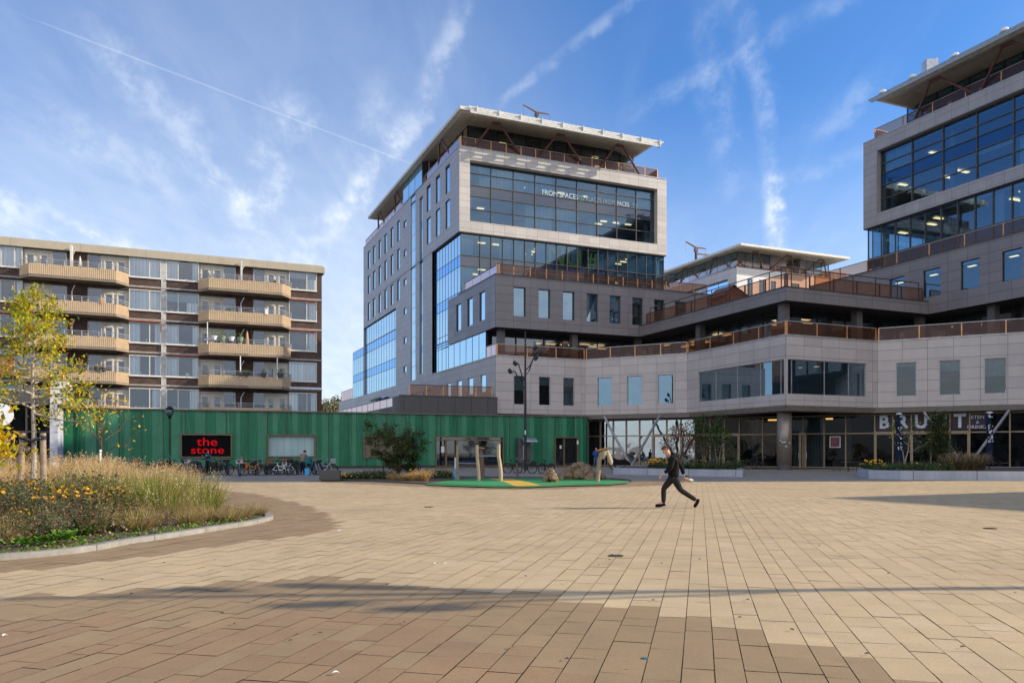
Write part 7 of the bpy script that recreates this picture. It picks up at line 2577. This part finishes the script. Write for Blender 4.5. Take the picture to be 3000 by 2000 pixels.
def weed(label, loc, seed, s=1.0, mat='fresh'):
    r = random.Random(seed); e = empty('leafy_weed', loc, 0, label, 'plant')
    lf = Leaves()
    for i in range(22):
        a = r.random() * 6.283
        d = Vector((math.cos(a), math.sin(a), r.uniform(.3, 1.3))).normalized()
        c = Vector((r.gauss(0, .06), r.gauss(0, .06), .02))
        L_ = s * r.uniform(.08, .17)
        n_ = Vector((-d.y, d.x, 0)).normalized()
        # broad leaf in two halves
        b = len(lf.v)
        tip = c + d * L_ * 1.9 + Vector((0, 0, -L_ * .5)); mid = c + d * L_
        for sg in (-1, 1):
            b = len(lf.v)
            lf.v += [tuple(c + d * L_ * .3), tuple(mid + n_ * sg * L_ * .55 + Vector((0, 0, .03))), tuple(tip + n_ * sg * L_ * .2 - d * L_ * .3), tuple(tip), tuple(mid - Vector((0, 0, .02)))]
            lf.f.append((b, b + 1, b + 2, b + 3, b + 4)); lf.m.append(0 if r.random() < .7 else 1)
    lf.build('leaves', [L[mat], L['grass']], e)
for i, (px, py, s_, lb) in enumerate(((145, 1604, 1.1, 'large-leaved green weed beside the kerb gap'), (190, 1600, 1.2, 'broad-leaved weed hanging over the pale kerb'), (120, 1588, 1.0, 'bright leafy weed in the left bed near the kerb'), (60, 1612, .8, 'small leafy weed at the left end of the kerb'), (250, 1578, .8, 'leafy weed below the yellow coneflowers'))):
    q = G(px, py); weed(lb, (q.x, q.y, .07), i + 3, s_)
# playground bed plants
GBp = 'plants of the playground bed'
def bedplant(px, py, h, rad, seed, lb, fl=0, kind='p'):
    q = G(px, py)
    if kind == 'p':
        perennial(lb, (q.x, q.y, .04), h, rad, 90, seed, fl, mats=('olive', 'dark', 'green', 'tan', 'greyleaf'), ws=(3, 5, 3, .8, 2), lsz=.09, fs=.06, group=None)
    else:
        tuft('ornamental_grass', lb, 'grass', (q.x, q.y, .04), h, rad, 330, ['straw', 'tan', 'gold', 'olive'], (5, 3, 2, 1), .6, .009, .3, 0, .5, None, seed, .04)
bedplant(1022, 1404, .38, .4, 1, 'low plant with yellow flowers at the left tip of the playground bed', .35)
bedplant(1048, 1404, .45, .4, 2, 'dark green plant second from the left on the playground bed')
bedplant(1075, 1404, .55, .5, 3, 'grey-green bushy plant in the playground bed, left of the spreading tree')
bedplant(1105, 1403, .62, .55, 4, 'taller grey-green plant with pale specks before the spreading tree')
bedplant(1135, 1404, .55, .5, 14, 'olive bushy plant under the left side of the spreading tree')
bedplant(1152, 1408, .35, .4, 5, 'low straw grass tuft in the middle of the playground bed', 0, 'g')
bedplant(1185, 1410, .42, .45, 6, 'straw grass tuft below the trunk of the spreading tree', 0, 'g')
bedplant(1212, 1411, .50, .45, 7, 'golden straw grass tuft right of the trunk', 0, 'g')
bedplant(1243, 1411, .62, .42, 8, 'tallest golden grass tuft at the right of the playground bed', 0, 'g')
bedplant(1218, 1402, .55, .35, 9, 'plant with orange-yellow flowers behind the golden tufts', .5)
bedplant(1262, 1401, .62, .5, 10, 'dark green plant right of the golden tufts')
bedplant(1285, 1400, .60, .5, 11, 'plant with yellow flowers at the right end of the playground bed', .25)
bedplant(1306, 1402, .50, .35, 12, 'dark grassy plant closest to the climbing posts')
# planter fill
def fill(px0, px1, py, n, h, seed, lb, mats, ws, fl=0, dy=1.2):
    for i in range(n):
        px = px0 + (px1 - px0) * (i + .5) / n
        q = gp(px, py, dy + (i % 3) * .5)
        perennial('%s, %s' % (lb, ('leftmost', 'second from the left', 'third from the left', 'fourth from the left', 'fifth from the left', 'sixth from the left', 'seventh from the left', 'eighth from the left', 'ninth from the left')[i]), (q[0], q[1], .38), h, .65, 85, seed + i, fl, mats=mats, ws=ws, lsz=.10, fs=.07)
DM = ('olive', 'dark', 'green', 'brown', 'greyleaf')
fill(1905, 1950, 1390, 1, .75, 60, 'bush with yellow flowers in the middle planter', DM, (3, 6, 2, 1, 1), .75, 1.0)
fill(1950, 2170, 1392, 6, .75, 61, 'dark low shrub in the middle planter', DM, (3, 7, 2, 1, 1), .02)
fill(2540, 2580, 1398, 1, .75, 70, 'low plant with yellow flowers in the right planter', DM, (3, 5, 3, 1, 1), .5, 1.2)
fill(2575, 2780, 1400, 5, .70, 71, 'low green plant in the right planter', DM, (4, 4, 3, 1, 2), .02)
for i in range(4):
    q = gp(2792 + i * 26, 1400, 1.6)
    tuft('ornamental_grass', 'brownish tall grass clump in the right planter, %s' % ('leftmost', 'second', 'third', 'rightmost')[i], 'grass', q, 1.05, .5, 300, ['tan', 'olive', 'brown', 'dark'], (3, 3, 3, 2), .55, .010, .5, 0, .4, None, 80 + i, .05)

# ================================================================ people
def skin(name, verts, edges, radii, mt, parent, sub=2, flat=None):
    me = bpy.data.meshes.new(name)
    me.from_pydata([tuple(v) for v in verts], edges, [])
    o = bpy.data.objects.new(name, me); C.objects.link(o)
    sk = o.modifiers.new('skin', 'SKIN')
    lay = me.skin_vertices[0].data if me.skin_vertices else None
    if lay is None:
        me.skin_vertices_add() if hasattr(me, 'skin_vertices_add') else None
        lay = me.skin_vertices[0].data if me.skin_vertices else None
    for i, r_ in enumerate(radii):
        if isinstance(r_, (int, float)): r_ = (r_, r_)
        lay[i].radius = r_
        lay[i].use_root = (i == 0)
    sk.use_smooth_shade = True
    s_ = o.modifiers.new('subsurf', 'SUBSURF'); s_.levels = sub; s_.render_levels = sub
    bpy.context.view_layer.update()
    dg = bpy.context.evaluated_depsgraph_get()
    m2 = bpy.data.meshes.new_from_object(o.evaluated_get(dg))
    m2.name = name
    bpy.data.objects.remove(o)
    m2.materials.clear(); m2.materials.append(mt)
    m2.polygons.foreach_set('use_smooth', [True] * len(m2.polygons))
    o = bpy.data.objects.new(name, m2); C.objects.link(o)
    if parent is not None: adopt(o, parent)
    return o


def hand_chains(w, d, curl, thumb_side, s=1.0):
    """vertices/edges/radii for palm + 5 fingers. w wrist, d hand direction, curl direction, thumb_side unit"""
    d = d.normalized(); cu = curl.normalized(); ts = thumb_side.normalized()
    V_, E_, R_ = [], [], []
    V_ += [w, w + d * .045 * s, w + d * .085 * s]; R_ += [.023 * s, (.034 * s, .018 * s), (.036 * s, .016 * s)]; E_ += [(0, 1), (1, 2)]
    for k in range(4):
        off_ = ts * (.027 - .018 * k) * s
        ln = (.078, .086, .080, .062)[k] * s
        b0 = w + d * .088 * s + off_
        b1 = b0 + (d * .8 + cu * .35).normalized() * ln * .45
        b2 = b1 + (d * .45 + cu * .75).normalized() * ln * .32
        b3 = b2 + (d * .15 + cu * .95).normalized() * ln * .24
        i = len(V_); V_ += [b0, b1, b2, b3]; R_ += [.0095 * s, .0090 * s, .0082 * s, .0068 * s]; E_ += [(2, i), (i, i + 1), (i + 1, i + 2), (i + 2, i + 3)]
    t0 = w + d * .03 * s + ts * .034 * s
    t1 = t0 + (d * .7 + ts * .5 + cu * .3).normalized() * .035 * s
    t2 = t1 + (d * .8 + cu * .5).normalized() * .03 * s
    i = len(V_); V_ += [t0, t1, t2]; R_ += [.0125 * s, .0105 * s, .0085 * s]; E_ += [(1, i), (i, i + 1), (i + 1, i + 2)]
    return V_, E_, R_


def person(label, J, mats, loc, hair='hair', hand_s=1.0, hood=False, look=(-1, 0, -.3), detail=True, group=None):
    """J: joints as world Vectors. body is one skin, clothes are its own shells"""
    e = empty('person', loc, 0, label, 'person', group)
    H, N, CH, PV = J['head'], J['neck'], J['chest'], J['hip']
    Ls, Rs = J['lsh'], J['rsh']
    V_, E_, R_ = [], [], []
    def add(p, r_, c=None):
        V_.append(Vector(p)); R_.append(r_)
        if c is not None: E_.append((c, len(V_) - 1))
        return len(V_) - 1
    look = Vector(look).normalized()
    upv = (H - N).normalized()
    i0 = add(PV, (.10, .09)); i1 = add(PV.lerp(CH, .5), (.10, .085), i0); i2 = add(CH, (.12, .095), i1); i3 = add(N - upv * .02, .055, i2); i4 = add(N + upv * .04, .052, i3)
    i5 = add(H - upv * .055 + look * .012, (.078, .086), i4); i6 = add(H + upv * .035, (.088, .098), i5); i7 = add(H + upv * .095, (.058, .062), i6)
    for sd in 'lr':
        a = add(J[sd + 'sh'], .052, i2); b = add(J[sd + 'el'], .038, a); c = add(J[sd + 'wr'], .024, b)
        dh = (J[sd + 'hand'] - J[sd + 'wr'])
        hv, he, hr_ = hand_chains(J[sd + 'wr'] + dh.normalized() * .01, dh, Vector(J.get(sd + 'curl', (0, 0, -1))), Vector(J.get(sd + 'thumb', look)), hand_s)
        o0 = len(V_); V_.extend(hv); R_.extend(hr_); E_.append((c, o0)); E_.extend([(x + o0, y + o0) for x, y in he])
        a = add(J[sd + 'hj'], .085, i0); b = add(J[sd + 'kn'], .055, a); c = add(J[sd + 'an'], .036, b); add(J[sd + 'ball'], .032, c)
    body = skin('body', V_, E_, R_, M['skin'], e, 2)
    # face: nose, eyes, ears, mouth on the head surface
    side = look.cross(upv).normalized()
    upn = side.cross(look).normalized()
    f = MB()
    nb = H + look * .083 - upn * .018
    f.tube([H + look * .080 + upn * .018, nb + look * .018, nb - upn * .012], [.008, .013, .008], 6)
    for sg in (-1, 1):
        ec = H + side * sg * .078 - upn * .005 - look * .008
        f.tube([ec + upn * .025, ec + side * sg * .012, ec - upn * .025], [.008, .013, .007], 6)
    f.build('nose_and_ears', M['skin'], body, smooth=True)
    f = MB()
    for sg in (-1, 1):
        p = H + look * .079 + side * sg * .031 + upn * .012
        f.tube([p - side * .012, p + look * .004, p + side * .012], [.003, .006, .003], 5)
    f.tube([H + look * .076 - upn * .055 - side * .022, H + look * .082 - upn * .056, H + look * .076 - upn * .055 + side * .022], [.003, .005, .003], 5)
    f.build('eyes_and_mouth', M['hair'], body)
    # hair: locks over the skull
    hr = random.Random(len(label))
    hb = MB()
    for i in range(170):
        d = rv(hr).normalized()
        if d.dot(look) > .30 and d.dot(upn) < .62: continue
        if d.dot(upn) < -.10 - .35 * (-d.dot(look)): continue
        p = H + upn * .03 + Vector(d) * .087 * (1.05)
        t_ = (upn * -.4 + look * .5 + rv(hr, .45)).normalized()
        hb.tube([p - t_ * .018, p + d * .010, p + t_ * .026], [.014, .017, .006], 5)
    hb.build('hair', M[hair], body, smooth=True)
    # trousers
    V2, E2, R2 = [], [], []
    V2 += [PV + (CH - PV).normalized() * .10, PV - (CH - PV).normalized() * .02]; R2 += [(.155, .125), (.165, .140)]; E2 += [(0, 1)]
    for sd in 'lr':
        k = len(V2)
        V2 += [J[sd + 'hj'], J[sd + 'hj'].lerp(J[sd + 'kn'], .5), J[sd + 'kn'], J[sd + 'kn'].lerp(J[sd + 'an'], .45), J[sd + 'kn'].lerp(J[sd + 'an'], 1.02)]
        R2 += [.118, .100, .078, .072, .060]; E2 += [(1, k), (k, k + 1), (k + 1, k + 2), (k + 2, k + 3), (k + 3, k + 4)]
    skin('trousers', V2, E2, R2, M[mats['trousers']], e, 2)
    # top
    V3, E3, R3 = [], [], []
    V3 += [PV - (CH - PV).normalized() * .09, PV.lerp(CH, .35), PV.lerp(CH, .7), CH + upv * .02, N - upv * .0]
    R3 += [(.190, .165), (.185, .16), (.190, .16), (.175, .145), (.082, .078)]; E3 += [(0, 1), (1, 2), (2, 3), (3, 4)]
    for sd in 'lr':
        k = len(V3)
        V3 += [J[sd + 'sh'], J[sd + 'sh'].lerp(J[sd + 'el'], .5), J[sd + 'el'], J[sd + 'el'].lerp(J[sd + 'wr'], .5), J[sd + 'el'].lerp(J[sd + 'wr'], .93)]
        R3 += [.092, .076, .068, .060, .050]; E3 += [(3, k), (k, k + 1), (k + 1, k + 2), (k + 2, k + 3), (k + 3, k + 4)]
    tp = skin('hooded_jacket' if hood else 'jumper', V3, E3, R3, M[mats['top']], e, 2)
    if hood:
        hm = MB()
        b0 = N - look * .085 - upv * .005
        hm.tube([N + side * .10 + look * .02, N + side * .11 - look * .05, b0 + side * .04 - look * .02, b0 - look * .03 - upv * .02, b0 - side * .04 - look * .02, N - side * .11 - look * .05, N - side * .10 + look * .02], [.03, .045, .06, .066, .06, .045, .03], 8)
        hm.tube([b0 + upv * .02, b0 - look * .035 - upv * .07, b0 - look * .02 - upv * .14], [.05, .085, .03], 8)
        hm.build('hood', M[mats['top']], tp, smooth=True)
    for sd in 'lr':
        an, bl, hl = J[sd + 'an'], J[sd + 'ball'], J[sd + 'heel']
        skin('sock', [J[sd + 'kn'].lerp(an, .80), J[sd + 'kn'].lerp(an, .95), an + (bl - an) * .12], [(0, 1), (1, 2)], [.050, .050, .050], M[mats['shoes']], e, 1)
        V4 = [an + Vector((0, 0, .0)), an.lerp(hl, .55), hl + (an - hl) * .18, hl.lerp(bl, .5) + (an - hl) * .22, bl + (an - hl).normalized() * .012, bl + (bl - hl).normalized() * .045]
        skin('shoe', V4, [(0, 1), (1, 2), (1, 3), (3, 4), (4, 5)], [.056, .056, .046, .054, .050, .032], M[mats['shoes']], e, 2)
    return e


PY = 21.35
def wp(px, py, dy=0.0):
    D = PY + dy
    return Vector(((px - 1500) / FPX * D, D, EYE + (HOR - py) * D / FPX))
J = dict(head=wp(1951, 1319), neck=wp(1964, 1337), chest=wp(1974, 1352), hip=wp(1973, 1396),
         lsh=wp(1970, 1345, -.17), lel=wp(1966, 1370, -.24), lwr=wp(1944, 1386.5, -.22), lhand=wp(1935, 1394, -.22),
         rsh=wp(1978, 1344, .17), rel=wp(1997, 1368, .24), rwr=wp(2004, 1392, .22), rhand=wp(2008, 1401, .20),
         lhj=wp(1975, 1400, -.09), lkn=wp(1994, 1435, -.10), lan=wp(2038, 1463.5, -.08), lball=wp(2037, 1482, -.08), lheel=wp(2051, 1466.5, -.08),
         rhj=wp(1970, 1400, .09), rkn=wp(1944.5, 1430, .10), ran=wp(1944, 1472, .09), rball=wp(1924, 1481.5, .09), rheel=wp(1947, 1482.5, .09),
         lcurl=(.3, .2, -1), lthumb=(-.3, -.5, .2), rcurl=(-.5, -.6, 0), rthumb=(-.4, 0, -.6))
pe = person('young man in a black hooded jacket and dark jeans striding left, holding a paper bag', J, dict(trousers='charcoal', top='black', shoes='black'), (J['hip'].x, J['hip'].y, 0), hair='hair', hood=True, look=(-.80, -.10, -.62))
# what he carries: a paper-wrapped bunch in his trailing hand
h0 = J['rhand']
e = empty('paper_wrap', h0, 0, 'crumpled brown paper wrap with a dark green end in the walking man\'s trailing hand', 'paper wrap')
m = MB(); m.tube([(-.07, .0, .045), (0, 0, .0), (.08, -.01, -.05), (.16, -.02, -.085)], [.03, .035, .055, .03], 7); m.build('paper', M['paper'], e, local=True)
m = MB(); m.tube([(.10, -.03, -.03), (.20, -.03, -.055)], [.035, .03], 8); m.build('cup', M['white'], e, local=True)
m = MB(); m.tube([(-.01, 0, .06), (.07, 0, .075)], [.035, .028], 7); m.build('green_end', M['teal'], e, local=True)
m = MB(); m.tube([(-.09, 0, -.05), (-.05, 0, -.12)], [.03, .018], 6); m.build('paper_scrap', M['paper'], e, local=True)


def simple_person(label, x, y, h, facing, mats, hair, arms='down', sit=False, lean=0.0, group=None):
    """a standing figure of height h; facing is the yaw it looks towards"""
    f = Vector((math.cos(facing), math.sin(facing), 0)); s = Vector((-f.y, f.x, 0))
    B = Vector((x, y, 0)); k = h / 1.75
    def P(a, b_, z): return B + (f * a + s * b_ + Vector((0, 0, z))) * k
    hipz = .93 if not sit else .48
    dz = hipz - .93
    l_ = lean
    J = dict(hip=P(0, 0, hipz), chest=P(.04 + l_ * .6, 0, 1.32 + dz - l_ * .1), neck=P(.07 + l_ * 1.2, 0, 1.48 + dz - l_ * .25), head=P(.11 + l_ * 1.7, 0, 1.63 + dz - l_ * .42))
    for sd, q in (('l', 1), ('r', -1)):
        J[sd + 'sh'] = P(.03 + l_, .19 * q, 1.42 + dz - l_ * .2)
        if arms == 'phone':
            J[sd + 'el'] = P(.05, .26 * q, 1.12 + dz); J[sd + 'wr'] = P(.28, .09 * q, 1.20 + dz); J[sd + 'hand'] = P(.36, .05 * q, 1.24 + dz)
        elif arms == 'front':
            J[sd + 'el'] = P(.14 + l_, .25 * q, 1.13 + dz - l_ * .2); J[sd + 'wr'] = P(.36 + l_, .14 * q, 1.0 + dz - l_ * .3); J[sd + 'hand'] = P(.44 + l_, .12 * q, .95 + dz - l_ * .3)
        elif arms == 'hips':
            J[sd + 'el'] = P(-.08, .36 * q, 1.15 + dz); J[sd + 'wr'] = P(.04, .22 * q, 1.0 + dz); J[sd + 'hand'] = P(.10, .17 * q, .97 + dz)
        else:
            J[sd + 'el'] = P(-.02, .25 * q, 1.12 + dz); J[sd + 'wr'] = P(.05, .27 * q, .86 + dz); J[sd + 'hand'] = P(.07, .27 * q, .78 + dz)
        J[sd + 'hj'] = P(0, .09 * q, hipz - .03)
        if sit:
            J[sd + 'kn'] = P(.44, .12 * q, .50); J[sd + 'an'] = P(.42, .12 * q, .09)
        else:
            J[sd + 'kn'] = P(.03, .11 * q, .50); J[sd + 'an'] = P(.0, .12 * q, .09)
        J[sd + 'ball'] = J[sd + 'an'] + (f * .14 + Vector((0, 0, -.055))) * k
        J[sd + 'heel'] = J[sd + 'an'] + (f * -.04 + Vector((0, 0, -.06))) * k
        J[sd + 'curl'] = f * .3 + s * (-q) * .8; J[sd + 'thumb'] = f * .7 + Vector((0, 0, .5))
    lk = f + Vector((0, 0, -.25 - l_))
    return person(label, J, mats, (x, y, 0), hair, look=lk, group=group), J


q = G(886, 1390)
simple_person('man in a taupe jumper and dark jeans bending over the bicycles, seen from behind', q.x, q.y, 1.68, R(75), dict(trousers='navy', top='taupe', shoes='wood_warm'), 'dark_hair', 'front', lean=.12)
q = G(900, 1391)
e = empty('shopping_bag', (q.x, q.y, 0), 0, 'bright blue shopping bag standing at the feet of the man in the taupe jumper', 'bag')
m = MB(); vs = [(x * (.13 + .02 * z_), y * .09, .02 + z_ * .42) for z_ in (0, .5, 1) for x, y in ((-1, -1), (1, -1), (1, 1), (-1, 1))]
m.shared(vs, [(0, 3, 2, 1)] + [(i * 4 + j, i * 4 + (j + 1) % 4, i * 4 + 4 + (j + 1) % 4, i * 4 + 4 + j) for i in range(2) for j in range(4)]); m.build('sack', M['cyan'], e, local=True)
m = MB(); m.tube([(-.08, 0, .42), (-.05, 0, .56), (.05, 0, .56), (.08, 0, .42)], .008, 5); m.build('handle', M['cyan'], e, local=True)
q = G(1739, 1369)
pb_, JB = simple_person('man in a bright blue jacket and jeans looking at a phone before the shop glass', q.x, q.y - 2, 1.95, R(-78), dict(trousers='jeans', top='blue', shoes='black'), 'fair_hair', 'phone')
hp = (JB['lhand'] + JB['rhand']) / 2
m = MB(); m.box(hp.x - .08, hp.x + .08, hp.y - .05, hp.y - .03, hp.z + .0, hp.z + .10); tag(m.build('phone', M['steel_black'], None), 'dark phone in the hands of the man in the blue jacket', 'phone')
D = 46.0
simple_person('man in a navy T-shirt and light blue trousers at the left edge behind the grasses', (13 - 1500) / FPX * D, D, 1.74, R(-160), dict(trousers='cyan', top='navy', shoes='black'), 'fair_hair', 'hips')
simple_person('person in dark clothes standing behind the left tree stake', (82 - 1500) / FPX * 52, 52, 1.85, R(-30), dict(trousers='black', top='black', shoes='black'), 'fair_hair', 'down')
D = 37.5
simple_person('fair-haired person in a pale top sitting behind the tall grasses', (158 - 1500) / FPX * D, D, 1.75, R(10), dict(trousers='navy', top='white', shoes='black'), 'fair_hair', 'front', sit=True)
